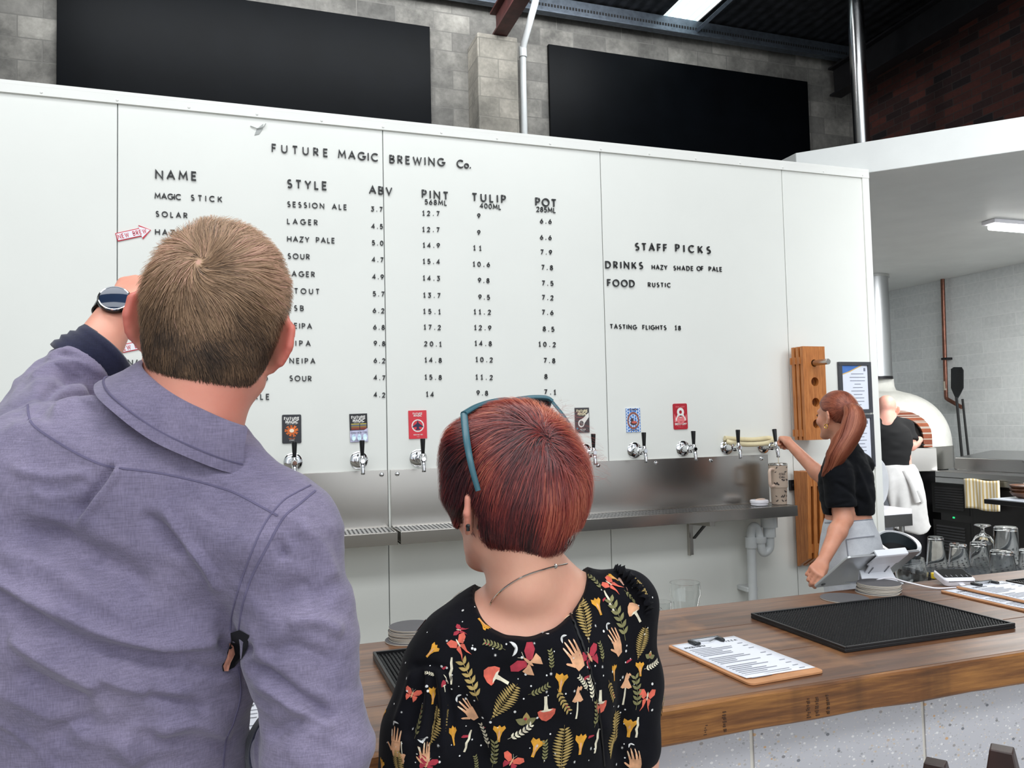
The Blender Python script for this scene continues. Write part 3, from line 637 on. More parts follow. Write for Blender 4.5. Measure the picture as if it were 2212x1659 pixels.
for row,s in enumerate(('COLD','CHILL')):
    for c,x in text_layout(s,.034,.010):
        mm=MB(); letter_mb(mm,c,np.zeros(3),np.array([1,0,0]),np.array([0,0,1]),np.array([0,0,0]),.010,.28)
        m.add([onlathe(-.22,.165-.017*row,.0511,x-.017+p[0],p[2]) for p in mm.v],mm.f)
m.build('bat_print',motif,t,fix=False)
tag(MB().tube([(3.395,-.1305,1.345),(3.395,-.133,1.27)],.0016,8).build('beer_stream',mat('pale_beer',(214,200,160),.1)),'thin stream of beer running from the tap into the tumbler','beer stream')
t=T('cup_lid','round white and peach tumbler lid lying on the drip tray','lid',(3.25,-.14,1.083))
MB().lathe([(.04,0),(.046,.002),(.046,.012)],(3.25,-.14,1.083),(0,0,1),36).build('seal',white_gloss,t)
MB().lathe([(.047,.0125),(.0505,.015),(.0505,.026),(.046,.03),(.03,.0305),(.0,.029)],(3.25,-.14,1.083),(0,0,1),36,close=False).build('cap',white_gloss,t)
MB().tube(bez([(3.22,-.15,1.112),(3.235,-.155,1.116),(3.262,-.15,1.116),(3.285,-.14,1.112)],5),.006,10).build('spout_tab',peach,t)
# ================================================================ BAR COUNTER
ct=NT('dark_stained_timber'); tc_=ct.n('TexCoord').outputs['Object']
v=ct.n('Mapping',{'Vector':tc_,'Scale':(1.1,16,16)}).outputs[0]; n=ct.noise(v,3.2,8,.62); v2=ct.n('Mapping',{'Vector':tc_,'Scale':(.6,3.2,3.2)}).outputs[0]; n2=ct.noise(v2,2.2,4,.6)
base=ct.ramp(n,[(.22,(56,34,23)),(.42,(104,66,42)),(.6,(138,92,58)),(.8,(168,122,80))])
base=ct.mix(ct.ramp(n2,[(.40,(0,0,0)),(.62,(255,255,255))]),base,ct.mix(.55,base,(60,38,28)))
base=ct.mix(ct.math('MULTIPLY',ct.ramp(ct.noise(ct.n('Mapping',{'Vector':tc_,'Scale':(2,2,2)}).outputs[0],3,4),[(.6,(0,0,0)),(.75,(255,255,255))]),.5),base,(176,124,78))
ct.set(Base_Color=base,Roughness=ct.n('MapRange',{0:n2,1:.3,2:.7,3:.28,4:.45}).outputs[0],Coat_Weight=.25,Coat_Roughness=.25); ct.bump(n,.12,.003); ct=ct.m
ce=NT('worn_timber_edge'); tc_=ce.n('TexCoord').outputs['Object']; v=ce.n('Mapping',{'Vector':tc_,'Scale':(1.4,10,26)}).outputs[0]; n=ce.noise(v,2.6,8,.65)
base=ce.ramp(n,[(.25,(70,40,18)),(.45,(118,74,36)),(.62,(160,108,54)),(.8,(196,142,78))])
n3=ce.noise(ce.n('Mapping',{'Vector':tc_,'Scale':(7,1,.3)}).outputs[0],1.3,3); base=ce.mix(ce.ramp(n3,[(.58,(0,0,0)),(.72,(180,180,180))]),base,(52,30,16))
ce.set(Base_Color=base,Roughness=.45); ce.bump(n,.25,.004); ce=ce.m
CZ=1.06; YF=-2.616; YB=-1.975
t=T('timber_counter','long dark stained timber bar top with three planks and a pale worn front edge','counter',(1.5,-2.3,.995))
for a,b,nm in ((YF+.012,-2.405,'plank'),(-2.403,-2.19,'plank'),(-2.188,YB,'plank')): MB().box(-2.2,5.2,a,b,.997,CZ).build(nm,ct,t,bevel=.0015)
m=MB(); nx=150; g=random.Random(2); pf=[]
for i in range(nx+1):
    x=-2.2+7.4*i/nx; e=.002*math.sin(x*9.)+.0018*math.sin(x*23+1)+.0012*g.uniform(-1,1)
    pf+=[(x,YF+.0118,CZ-.0004),(x,YF+.004+e*.5,CZ-.0006),(x,YF+e,CZ-.004),(x,YF+e*.6,.999),(x,YF+.004,.995+e*.6),(x,YF+.0118,.995)]
m.add(pf,[(i*6+k,i*6+(k+1)%6,(i+1)*6+(k+1)%6,(i+1)*6+k) for i in range(nx) for k in range(6)]+[tuple(range(6)),tuple(nx*6+k for k in range(6))])
m.build('front_edge',ce,t,ang=.5)
m=MB()
for x0 in (1.235,1.27,1.305,1.345,1.53,1.55,1.575):
    for k in range(9): z=1.003+.0042*k+g.uniform(-.001,.001); m.box(x0+g.uniform(-.002,.002),x0+.004+g.uniform(0,.004),YF-.0012,YF+.003,z,z+.0018)
m.build('saw_marks',mat('saw_mark',(72,46,28),.8),t)
tz=NT('terrazzo'); v=tz.co()
base=lin((198,197,202))
def chips(base,scale,lo,cols,seed):
    vo=tz.n('TexVoronoi',{'Vector':tz.n('Mapping',{'Vector':v,'Location':(seed,seed*2,seed*3),'Scale':(1,1.,1.5)}).outputs[0],'Scale':scale,'Randomness':1.})
    wn=tz.n('TexWhiteNoise',{'Vector':vo.outputs['Position']}); mask=tz.math('MULTIPLY',tz.math('LESS_THAN',vo.outputs['Distance'],lo),tz.math('GREATER_THAN',wn.outputs[0],.45))
    c=tz.ramp(wn.outputs[0],cols,'CONSTANT'); return tz.mix(mask,base,c)
base=chips(base,150,.30,[(0,(226,224,224)),(.6,(184,182,184)),(.8,(214,206,200))],1.3)
base=chips(base,75,.26,[(0,(168,168,172)),(.55,(232,230,230)),(.7,(182,178,178)),(.85,(206,190,172))],4.1)
base=chips(base,34,.15,[(0,(140,138,140)),(.6,(164,158,156)),(.72,(210,170,130)),(.82,(126,128,134)),(.9,(196,180,168))],7.7)
tz.set(Base_Color=base,Roughness=.3); tz=tz.m
grout=mat('pale_grout',(212,206,196),.6)
xs=[onY(1632,1600,-2.57)[0],onY(2005,1560,-2.57)[0]]; pw=xs[1]-xs[0]
g0=[xs[0]+pw*k for k in range(-8,8)]
for i,(a,b) in enumerate(zip(g0[:-1],g0[1:])):
    if b<.6 or a>3.2: continue
    nm=['terrazzo slab under the bar behind the standing couple','terrazzo slab under the bar beside the woman','terrazzo slab between the two pale joints under the bar','terrazzo slab at the right edge under the bar']
    q=0 if b<1.0 else 1 if i<7 or b<=xs[0]+.01 else 2 if b<=xs[1]+.01 else 3
    o=tag(MB().box(a+.0045,b-.0045,-2.5585,-2.555,0,.9935).build('terrazzo_slab',tz,bevel=.001),nm[q],'bar front','terrazzo slabs of the bar front')
o=MB().box(-2.2,5.2,-2.5549,-2.10,0,.9935).build('trim_5',grout); struct(o)
o=tag(MB().box(.9,2.62,-1.97,-1.64,.915,.95).box(.9,2.62,-2.09,-1.97,.915,.95).build('back_shelf',steel_h,bevel=.003),'low steel shelf hidden along the back of the bar, holding glasses','shelf')
t=T('underbar_station','dark underbar station with a grey edged glass mat','bar station',(3.6,-1.5,0))
MB().box(3.06,5.0,-1.96,-1.22,0,.935).box(2.66,3.06,-1.96,-1.62,0,.935).build('cabinet',dark_steel,t,bevel=.004); 
def grid_mat(x0,x1,y0,y1,z,rim,h,name,label,rubber,pitch=.0082,nr=.0026,nh=.0035):
    t=T(name,label,'bar mat',((x0+x1)/2,(y0+y1)/2,z))
    MB().box(x0,x1,y0,y1,z,z+h*.55).box(x0,x0+rim,y0,y1,z+h*.55,z+h).box(x1-rim,x1,y0,y1,z+h*.55,z+h).box(x0+rim,x1-rim,y0,y0+rim,z+h*.55,z+h).box(x0+rim,x1-rim,y1-rim,y1,z+h*.55,z+h).build('base',rubber,t,bevel=.0008,seg=1)
    vs=[];fs=[]; nx=int((x1-x0-2*rim)/pitch); ny=int((y1-y0-2*rim)/pitch)
    for i in range(nx):
        for j in range(ny):
            x=x0+rim+pitch*(i+.5); y=y0+rim+pitch*(j+.5); k=len(vs)
            for q in range(6): vs.append((x+nr*1.15*math.cos(q*PI/3),y+nr*1.15*math.sin(q*PI/3),z+h*.55))
            for q in range(6): vs.append((x+nr*.75*math.cos(q*PI/3),y+nr*.75*math.sin(q*PI/3),z+h*.55+nh))
            fs+=[(k+q,k+(q+1)%6,k+6+(q+1)%6,k+6+q) for q in range(6)]+[tuple(k+6+q for q in range(6))]
    o=MB().add(vs,fs).build('rubber_nubs',rubber,t,fix=False,ang=.8); o['kind']='stuff'; return t
rubber=mat('black_rubber',(20,20,22),.42,0,.08,30)
grid_mat(1.748,2.245,-2.475,-2.143,CZ+.0005,.006,.013,'bar_mat','large black rubber bar mat between the near clipboard and the tablet',rubber)
grid_mat(.793,1.29,-2.44,-2.11,CZ+.0005,.006,.016,'bar_mat','black rubber bar mat half hidden behind the woman\'s shoulder',rubber)
grid_mat(2.662,3.16,-2.44,-2.112,CZ+.0005,.006,.013,'bar_mat','black rubber bar mat at the right edge of the bar',rubber)
grid_mat(3.08,4.9,-1.93,-1.27,.9355,.006,.012,'glass_mat','dark mat under the upturned glasses',mat('dark_grey_rubber',(58,62,66),.5),.03,.004,.003)
# coasters
cs_top=mat('grey_coaster_card',(92,90,92),.7,0,.03); cs_edge=mat('coaster_edge',(216,208,194),.8,0,.03)
def coaster(x,y,z,r,label,grp,th=.0026,tl=(0,0)):
    t=T('coaster',label,'coaster',(0,0,0),0,grp)
    MB().lathe([(r-.0004,0),(r,.0003),(r,th-.0004)],(0,0,0),(0,0,1),40,close=True).build('card',cs_edge,t,ang=.5)
    MB().lathe([(r,th-.0003),(r-.0004,th)],(0,0,0),(0,0,1),40).build('top_face',cs_top,t,ang=.5)
    t.location=(x,y,z); t.rotation_euler=(tl[0],tl[1],0); return t
def stack(x,y,r,n,base,grp,where,loose=None):
    z=CZ+.0006; g=random.Random(n); c0=None; order=['bottom','second','third','fourth','fifth','sixth','seventh','eighth','ninth','tenth','eleventh']
    for i in range(n):
        nm=('topmost grey coaster' if i==n-1 else 'bottom grey coaster' if i==0 else f'{order[i]} grey coaster from the bottom')+f' of the stack {where}'
        dx,dy=(g.uniform(-.002,.002),g.uniform(-.002,.002)) if i else (-.010,-.004)
        if c0 is None: c0=coaster(x+dx,y+dy,z,r,nm,grp)
        else: dup(c0,(x+dx,y+dy,z),None,nm)
        z+=.00285
        if i in (5,): z+=.0008
a=onZ(877,1402,CZ); stack(.905,-1.985,.054,11,0,'coasters stacked on the left','behind the half hidden bar mat')
stack(2.262,-2.036,.059,9,0,'coasters stacked by the tablet','in front of the tablet stand')
coaster(2.112,-2.066,CZ+.0006,.064,'single grey coaster lying flat beside the big bar mat',None)
# tablet on stand
alu=mat('silver_tablet_back',(196,198,200),.32,.75,.01); white_pl=mat('white_stand',(226,228,234),.38,0,.01); black_gl=mat('black_screen',(12,13,15),.1)
tl=onY(1812,1205,-2.02); tr=onY(1972,1190,-2.02); bl=onY(1757,1268,-1.87)
u=(tr-tl); Wd=np.linalg.norm(u); u/=Wd; vv=tl-bl; vv-=u*(vv@u); Hh=np.linalg.norm(vv); vv/=Hh; nn=np.cross(u,vv)   # nn points to the viewer side
if nn[1]>0: nn=-nn
c=bl+u*Wd/2+vv*Hh/2
t=T('tablet','silver tablet seen from behind, tilted on a white stand on the bar','tablet',c)
MB().prism(rrect(Wd,Hh,.012,5),c-nn*.0035,u,vv,nn*.007).build('shell',alu,t,bevel=.0012)
MB().prism(rrect(Wd-.006,Hh-.006,.01,5),c-nn*.0041,u,vv,nn*.0008).build('screen',black_gl,t)
MB().lathe([(.007,0),(.0065,.0015),(.0,.0015)],c-u*(Wd/2-.022)-vv*(Hh/2-.02)+nn*.0035,nn,20).build('camera_lens',black_gl,t)
t=T('tablet_stand','white angled stand clamped over the back of the tablet','stand',(c[0],c[1],CZ))
hw=.058; top=c+vv*Hh/2+u*.02; q=.0055
for a_,b_,nm in ((0,0,'top_clip'),):
    m=MB(); m.obox(top+vv*.004,(u,vv,nn),(hw,.0035,.0105)); m.obox(top-vv*.022+nn*.009,(u,vv,nn),(hw,.026,.0025)); m.obox(top-vv*.006-nn*.0095,(u,vv,nn),(hw,.011,.002)); m.build(nm,white_pl,t,bevel=.002)
mid=c+u*.02+nn*.02; m=MB()
b0=top-vv*.045+nn*.0095; b1=c+u*.02-vv*.035+nn*.022
m.hexa([b0-u*.05-nn*.002,b0+u*.05-nn*.002,b1+u*.034-nn*.002,b1-u*.034-nn*.002],[b0-u*.05+nn*.002,b0+u*.05+nn*.002,b1+u*.034+nn*.002,b1-u*.034+nn*.002]).build('neck_plate',white_pl,t,bevel=.001)
for s in (-1,1): MB().obox((b0+b1)/2+u*s*.03+nn*.0035,(u,(b1-b0)/np.linalg.norm(b1-b0),nn),(.0016,.03,.0006)).build('slot',mat('slot_grey',(110,112,118),.5),t)
# curved foot
foot=[]; fb=np.array([c[0]+.025,c[1]+.0,CZ+.0008]); e=np.array([0,-1.,0])
sec=[b1+nn*.0,b1+e*.012+[0,0,-.012],np.array([b1[0],b1[1]-.028,CZ+.045]),np.array([b1[0],b1[1]-.045,CZ+.014]),np.array([b1[0],b1[1]-.052,CZ+.0008])]
vs=[];fs=[]
for i,p in enumerate(sec):
    w=.046+.022*(i/4); 
    for s,o_ in ((-1,0),(1,0),(1,1),(-1,1)): vs.append(p+np.array([1,0,0])*s*w+np.array([0,.004,.002])*o_)
for i in range(4): fs+=[(i*4+k,i*4+(k+1)%4,(i+1)*4+(k+1)%4,(i+1)*4+k) for k in range(4)]
MB().add(vs,fs+[(0,1,2,3),(16,17,18,19)]).build('foot',white_pl,t,ang=.9)
MB().box(b1[0]-.075,b1[0]+.075,b1[1]-.06,min(b1[1]+.03,YB-.004),CZ+.0006,CZ+.006).build('base_plate',white_pl,t,bevel=.002)
MB().hexa([(b1[0]-.074,b1[1]-.02,CZ+.006),(b1[0]-.07,b1[1]-.02,CZ+.006),(b1[0]-.07,b1[1]+.02,CZ+.006),(b1[0]-.074,b1[1]+.02,CZ+.006)],[tuple(b1-u*.034+[0,-.004,0]),tuple(b1-u*.030+[0,-.004,0]),tuple(b1-u*.030),tuple(b1-u*.034)]).build('side_brace',white_pl,t)
# card reader, cable, coaster below
rc=onZ(2062,1262,CZ); rc=np.array([rc[0],rc[1],CZ])
coaster(rc[0]+.035,rc[1]-.01,CZ+.0006,.058,'grey coaster under the white card reader',None)
t=T('card_reader','white card payment reader with a dark screen on the bar','card reader',(rc[0],rc[1],CZ+.004)); a=.35
u=np.array([math.cos(a)*1.,-math.sin(a),0]); w2=np.array([math.sin(a),math.cos(a),0]); tilt=np.array([w2[0]*.97,w2[1]*.97,.24]); n_=np.cross(u,tilt); C0=rc+[0,0,.021]
MB().prism(rrect(.092,.078,.014,5),C0-n_*.013,u,tilt,n_*.022).build('body',white_gloss,t,bevel=.004)
MB().prism(rrect(.084,.056,.004,3),C0+tilt*.006+n_*.0092,u,tilt,n_*.0006).build('screen',black_gl,t)
for i in range(5): MB().obox(C0-tilt*.012+u*(-.03+.015*i)+n_*.0099,(u,tilt,n_),(.0006,.006,.0002)).build('key_mark',mat('key_grey',(170,172,176),.4),t)
MB().obox(C0-tilt*.0345+n_*.004,(u,tilt,n_),(.036,.005,.0009)).build('card_slot',black_gl,t)
pl=C0-tilt*.042-n_*.006
o=MB().tube(bez([pl,pl-tilt*.02-n_*.006,(rc[0]-.05,rc[1]-.055,CZ+.0045),(rc[0]-.11,rc[1]-.03,CZ+.004),(rc[0]-.16,rc[1]+.02,CZ+.016),(rc[0]-.21,rc[1]+.04,CZ+.03),(rc[0]-.27,rc[1]+.045,CZ+.02),(rc[0]-.32,rc[1]+.05,CZ+.004)],8),.0024,10)
o.obox(pl-tilt*.006,(u,tilt,n_),(.0075,.011,.004)); tag(o.build('charging_cable',white_gloss,ang=1.3),'white charging cable looping from the card reader to the tablet','cable')
# clipboards
kraft=mat('tan_hardboard',(196,140,96),.6,0,.06,20); kraft_e=mat('dark_hardboard_edge',(66,46,36),.8); txt=mat('printed_grey_text',(150,152,160),.7); dtx=mat('printed_dark_text',(84,86,92),.7); clipm=mat('gunmetal_clip',(58,60,62),.35,.6)
def clipboard(cx,cy,z,w,l,rz,label,seed,head='FOOD MENU',purple=False):
    t=T('clipboard',label,'clipboard',(0,0,0)); 
    MB().prism(rrect(w,l,.012,4),(0,0,.0002),(1,0,0),(0,1,0),(0,0,.0046)).build('board',[kraft],t,bevel=.0006)
    # sheets: gently curled paper
    m=MB(); nx,ny=6,18; pw,ph=w*.93,l*.90; vs=[];fs=[]
    g=random.Random(seed)
    for j in range(ny+1):
        for i in range(nx+1):
            x=-pw/2+pw*i/nx+.003; y=l/2-.006-ph*j/ny; zz=.0060+.0035*max(0,(j/ny-.75))**2*8*(1-i/nx)+.0006*math.sin(j*.9+seed)*(i/nx-.5); vs.append((x,y,zz))
    for j in range(ny):
        for i in range(nx): k=j*(nx+1)+i; fs.append((k,k+nx+1,k+nx+2,k+1))
    o=m.add(vs,fs).build('menu_sheet',paper,t,ang=None); s=o.modifiers.new('thick','SOLIDIFY'); s.thickness=.0006; s.offset=-1
    m=MB(); 
    def row(x0,x1,y,h): m.box(x0,x1,y,y+h,.0068,.0070)
    for k in range(22):
        y=l/2-.062-k*l*.034
        if k in (6,12): continue
        row(-pw/2+.014,-pw/2+.014+pw*(.28+.38*g.random()),y,.0026)
        if k%2==0: row(pw/2-.030,pw/2-.016,y,.0026)
    m.build('print',txt,t); m=MB()
    for s_,x0,y0,W,H in ((head,-pw/2+.014,l/2-.047,.05,.0075),('PIZZA',pw/2-.05,l/2-.04,.036,.0075)):
        for ch,x in text_layout(s_,W,H,.4):
            if ch!=' ': letter_mb(m,ch,np.array([x0+x,y0,.0068]),np.array([1,0,0]),np.array([0,1,0]),np.array([0,0,.0002]),H,.2)
    m.build('heading',dtx,t)
    if purple: MB().tube(bez([(-pw/2+.01,l/2-.02,.0072),(-.02,l/2-.014,.0072),(.02,l/2-.022,.0072),(pw/2-.01,l/2-.012,.0072)]),.0012,6).build('purple_flourish',mat('purple_print',(140,90,160),.6),t)
    m=MB().tube([(-.036,l/2-.014,.0125),(.036,l/2-.014,.0125)],.0026,10).tube(bez([(-.03,l/2-.018,.012),(0,l/2-.03,.009),(.03,l/2-.018,.012)]),.0011,8); m.box(-.034,.034,l/2-.012,l/2-.003,.006,.0085)
    cl=m.build('clip',chrome,t)
    for s_ in (-1,1): MB().box(s_*.036-.005,s_*.036+.005,l/2-.032,l/2-.008,.0068,.0135).box(s_*.036-.005 if s_>0 else s_*.036-.005,s_*.036+.012 if s_<0 else s_*.036+.005,l/2-.036,l/2-.028,.0068,.0125).build('clip_lug',clipm,t,bevel=.0015)
    t.location=(cx,cy,z); t.rotation_euler=(0,0,rz); return t
clipboard(1.519,-2.427,CZ+.0004,.182,.288,.05,'near tan clipboard with a white food menu, beside the woman',1)
clipboard(2.505,-2.262,CZ+.0004,.20,.30,.0,'lower clipboard of the pair near the card reader',2)
clipboard(2.55,-2.268,CZ+.0092,.185,.30,.02,'upper clipboard of the pair, white menu facing up',3)
clipboard(.475,-2.435,CZ+.0004,.182,.285,-.06,'clipboard with a menu sheet, glimpsed under the man\'s right arm',4,'MENU',True)
# ================================================================ GLASSWARE
gl=bpy.data.materials.new('clear_glass'); gl.use_nodes=True; b=gl.node_tree.nodes['Principled BSDF']; b.inputs['Transmission Weight'].default_value=1; b.inputs['Roughness'].default_value=.0; b.inputs['IOR'].default_value=1.45; b.inputs['Base Color'].default_value=(.97,.985,.98,1)
def glass_obj(prof,label,loc,inv=False,grp='glasses behind the bar'):
    L=max(z for r,z in prof); pr=[(r,L-z) for r,z in prof] if inv else prof
    o=MB().lathe(pr,(0,0,0),(0,0,1),40,close=False).build('glass',gl,loc=(0,0,0),ang=.9); o.location=loc; return tag(o,label,'glass',grp)
tumb=lambda r0,r1,h: [(0,0),(r0*.9,0),(r0,.004),(r1,h),(r1-.0022,h),(r0-.0032,.016),(r0*.6,.0135),(0,.013)]
pint=[(0,0),(.029,0),(.0305,.004),(.034,.07),(.040,.105),(.0445,.118),(.0435,.150),(.0415,.150),(.0425,.119),(.038,.106),(.0315,.07),(.028,.012),(0,.010)]
tulip=[(0,0),(.030,0),(.033,.004),(.022,.008),(.008,.014),(.006,.03),(.012,.042),(.030,.055),(.044,.085),(.046,.11),(.038,.145),(.036,.158),(.0345,.158),(.0365,.145),(.0445,.11),(.0425,.086),(.0285,.058),(.010,.046),(0,.044)]
GZ=.9515
def gpos(x,y,z): p=onZ(x,y,z); return (p[0],p[1],z)
glass_obj(tumb(.0285,.039,.118),'upturned tall glass nearest the tablet, dark fridge behind it',gpos(2024,1222,GZ),True)
glass_obj(tumb(.031,.040,.088),'upturned short glass, second along the dark mat',gpos(2072,1221,GZ),True)
glass_obj(tumb(.030,.039,.092),'upturned short glass, third along the dark mat',gpos(2116,1220,GZ),True)
glass_obj(tumb(.043,.049,.145),'tallest upturned glass at the back of the dark mat',gpos(2176,1214,GZ),True)
glass_obj(tumb(.040,.047,.078),'wide low upturned glass in front of the tallest one',gpos(2166,1232,GZ),True)
glass_obj(tumb(.036,.042,.07),'upturned glass cut off at the right edge of the photo',gpos(2226,1224,GZ),True)
glass_obj([(r*.98,z*.9) for r,z in tulip],'upturned stemmed glass beside the tallest glass',gpos(2126,1206,GZ),True)
q=onY(1970,1255,-1.865); glass_obj([(r*1.05,z) for r,z in tulip],'upright tulip glass standing behind the tablet',(q[0],-1.865,GZ),False)
p=onY(1481,1312,-1.86); glass_obj(pint,'empty pint glass on the shelf behind the bar',(p[0],-1.86,.9505))
for x,l in ((1405,'small glass peeking over the bar beside the woman\'s shoulder'),(1428,'second small glass peeking over the bar, right of the first')):
    p=onY(x,1312,-1.9 if x<1410 else -1.78); glass_obj(tumb(.026,.031,.098 if x<1410 else .082),l,(p[0],-1.9 if x<1410 else -1.78,.9505))
p=onY(2020,1262,-1.84); t=T('bottle','dark bottle with a yellow cap behind the bar','bottle',(p[0],-1.84,.95))
MB().lathe([(.0,0),(.021,0),(.022,.004),(.022,.05),(.010,.072),(.009,.082)],(p[0],-1.84,GZ-.001),(0,0,1),20).build('body',mat('dark_bottle',(22,20,18),.1),t)
MB().lathe([(.0105,.078),(.0115,.08),(.0115,.094),(.010,.096)],(p[0],-1.84,GZ-.001),(0,0,1),20).build('cap',mat('yellow_cap',(230,196,40),.4),t)
# ================================================================ BAR STOOL (tops of two posts show)
dw=mat('dark_stool_timber',(46,26,22),.4,0,.2,20)
t=T('bar_stool','dark timber bar stool with two tapered posts, at the lower right edge','stool',(1.42,-3.1,0))
p1=at(2021,1645,1.05); p2=at(2164,1616,.98)
cc=(p1+p2)/2
def post(P,w,zb):
    a=.62; u=np.array([math.cos(a),math.sin(a),0]); v=np.array([-math.sin(a),math.cos(a),0]); top=[P+w*(-u-v),P+w*(u-v),P+w*(u+v),P+w*(-u+v)]; k=2.0
    b=np.array([P[0],P[1],P[2]-.075]); bot=[b+w*k*(-u-v),b+w*k*(u-v),b+w*k*(u+v),b+w*k*(-u+v)]
    c_=np.array([P[0],P[1],zb]); low=[c_+w*1.5*(-u-v),c_+w*1.5*(u-v),c_+w*1.5*(u+v),c_+w*1.5*(-u+v)]
    return MB().hexa(bot,top).hexa(low,[q-np.array([0,0,.0002]) for q in bot]).build('back_post',dw,t,bevel=.0015)
post(p1,.0125,.72); post(p2,.0125,.72)
MB().box(cc[0]-.17,cc[0]+.17,cc[1]-.33,cc[1]+.03,.69,.73).build('seat',dw,t,bevel=.008)
for sx in (-.14,.14):
    for sy in (-.30,0): MB().hexa([(cc[0]+sx*1.2-.018,cc[1]+sy-.018,0),(cc[0]+sx*1.2+.018,cc[1]+sy-.018,0),(cc[0]+sx*1.2+.018,cc[1]+sy+.018,0),(cc[0]+sx*1.2-.018,cc[1]+sy+.018,0)],[(cc[0]+sx-.018,cc[1]+sy-.018,.69),(cc[0]+sx+.018,cc[1]+sy-.018,.69),(cc[0]+sx+.018,cc[1]+sy+.018,.69),(cc[0]+sx-.018,cc[1]+sy+.018,.69)]).build('leg',dw,t)
# ================================================================ KITCHEN
plaster=mat('oven_plaster',(222,221,214),.85,0,.04,8,.35,40); fbrick=block_mat('oven_mouth_brick',(120,64,46),(168,96,66),(180,168,156),.11,.06,2,dirt=False)
OC=np.array([7.13,3.0,0]); OR=.70
t=T('pizza_oven','white plastered dome pizza oven on a round steel base','oven',OC)
pr=[(OR,1.235)]+[(OR*math.cos(a)**.8 if a<PI/2-1e-3 else .0,1.235+.60*math.sin(a)**.92) for a in [PI/2*i/16 for i in range(1,16)]]
pr=[p for p in pr if p[0]>.2]+[(.19,1.835),(.175,1.88),(.17,1.955)]
m=MB().lathe(pr,OC,(0,0,1),48); m.build('dome',plaster,t,ang=1.)
MB().lathe([(OR-.03,1.0),(OR+.01,1.005),(OR+.01,1.232),(OR-.02,1.234)],OC,(0,0,1),56).build('base_band',steel,t,ang=.6)
MB().lathe([(OR-.05,0.),(OR-.05,1.0)],OC,(0,0,1),40).build('plinth',dark_steel,t)
# mouth with brick arch facing the cook
md=np.array([-.50,-.866,0]); mu=np.array([.866,-.50,0]); mo=OC+md*.60+[0,0,1.24]
arch=[(.30,0),(.30,.12)]+arc(0,.12,.30,.25,0,180,14)+[(-.30,0)]; inn=[(.22,0),(.22,.11)]+arc(0,.11,.22,.19,0,180,14)+[(-.22,0)]
vs=[];fs=[];N=len(arch)
for dz in (0,.17):
    for p_ in arch+inn: vs.append(mo+mu*p_[0]+np.array([0,0,p_[1]])+md*dz)
for i in range(N-1):
    fs+=[(i,i+1,2*N+i+1,2*N+i),(N+i,3*N+i,3*N+i+1,N+i+1),(2*N+i,2*N+i+1,3*N+i+1,3*N+i)]
MB().add(vs,fs).build('brick_arch',fbrick,t)
MB().prism(inn,mo+md*.12,mu,(0,0,1),-md*.02).build('mouth',mat('soot',(22,18,16),.9),t)
ledge=[(-.36,.0),(.36,.0),(.33,.19),(-.33,.19)]
MB().prism(ledge,OC+md*.60+[0,0,1.0],mu,md,(0,0,.232)).build('landing_shelf',steel,t,bevel=.004)
# prep fridge along the right wall
FX=7.0; y0,y1=-1.5,2.12; black_ap=mat('black_appliance',(24,23,24),.35,0,.1,10)
t=T('prep_fridge','long black and steel pizza prep fridge with a lidded top','fridge',(7.4,.4,0))
MB().box(FX,7.74,y0,y1,.12,.952).build('cabinet',black_ap,t,bevel=.004)
MB().box(FX-.05,7.75,y0,y1,.952,1.011).build('worktop',steel_h,t,bevel=.006)
MB().box(FX-.03,FX+.06,y0,y1+.02,.895,.9515).build('rail',steel_h,t,bevel=.004)
hz=MB().add([(FX+.22,y0,1.0112),(FX+.22,y1+.02,1.0112),(7.74,y1+.02,1.0112),(7.74,y0,1.0112),(FX+.24,y0,1.13),(FX+.24,y1+.02,1.13),(7.74,y1+.02,1.188),(7.74,y0,1.188)],[(0,1,2,3),(7,6,5,4),(0,4,5,1),(1,5,6,2),(2,6,7,3),(3,7,4,0)]).build('topping_lid',steel_h,t,bevel=.006)
MB().tube([(FX+.235,1.38,1.107),(FX+.2,1.38,1.12),(FX+.2,1.22,1.12),(FX+.235,1.22,1.107)],.011,10).build('lid_handle',chrome,t)
def vent(za,zb,ya,yb):
    m=MB(); n=9
    for i in range(n): z=za+(zb-za)*i/n; m.obox((FX-.006,(ya+yb)/2,z+.012),((0,1,0),(.5,0,.86),(.86,0,-.5)),((yb-ya)/2,.011,.0015))
    m.build('vent_louvres',mat('louvre_black',(44,44,46),.3),t)
vent(.64,.86,1.85,2.17); vent(.24,.49,1.85,2.17)
MB().box(FX-.004,FX,1.79,2.21,.60,.885).box(FX-.004,FX,1.79,2.21,.21,.53).build('vent_panel',mat('vent_panel_black',(14,14,15),.5),t)
MB().box(FX-.01,FX-.0005,1.18,1.75,.22,.87).build('door',black_ap,t,bevel=.004)
MB().box(FX-.01,FX-.0005,.35,1.14,.22,.87).build('door',black_ap,t,bevel=.004)
MB().box(FX-.006,FX-.0005,1.96,1.98,.56,.575).build('pilot_light',mat('green_lamp',(40,200,120),.4,Emission_Color=lin((40,220,130)),Emission_Strength=1.),t)
for y in (-1.3,2.1): MB().tube([(7.06,y,0),(7.06,y,.12)],.025,12).tube([(7.65,y,0),(7.65,y,.12)],.025,12).build('foot',dark_steel,t)
tw=NT('striped_tea_towel'); vv_=tw.co(); w_=tw.n('TexWave',{'Vector':vv_,'Scale':9.,'Distortion':.4},bands_direction='Y').outputs[1]
tw.set(Base_Color=tw.ramp(w_,[(.3,(232,226,212)),(.62,(222,204,160)),(.8,(206,178,116))]),Roughness=.9); tw=tw.m
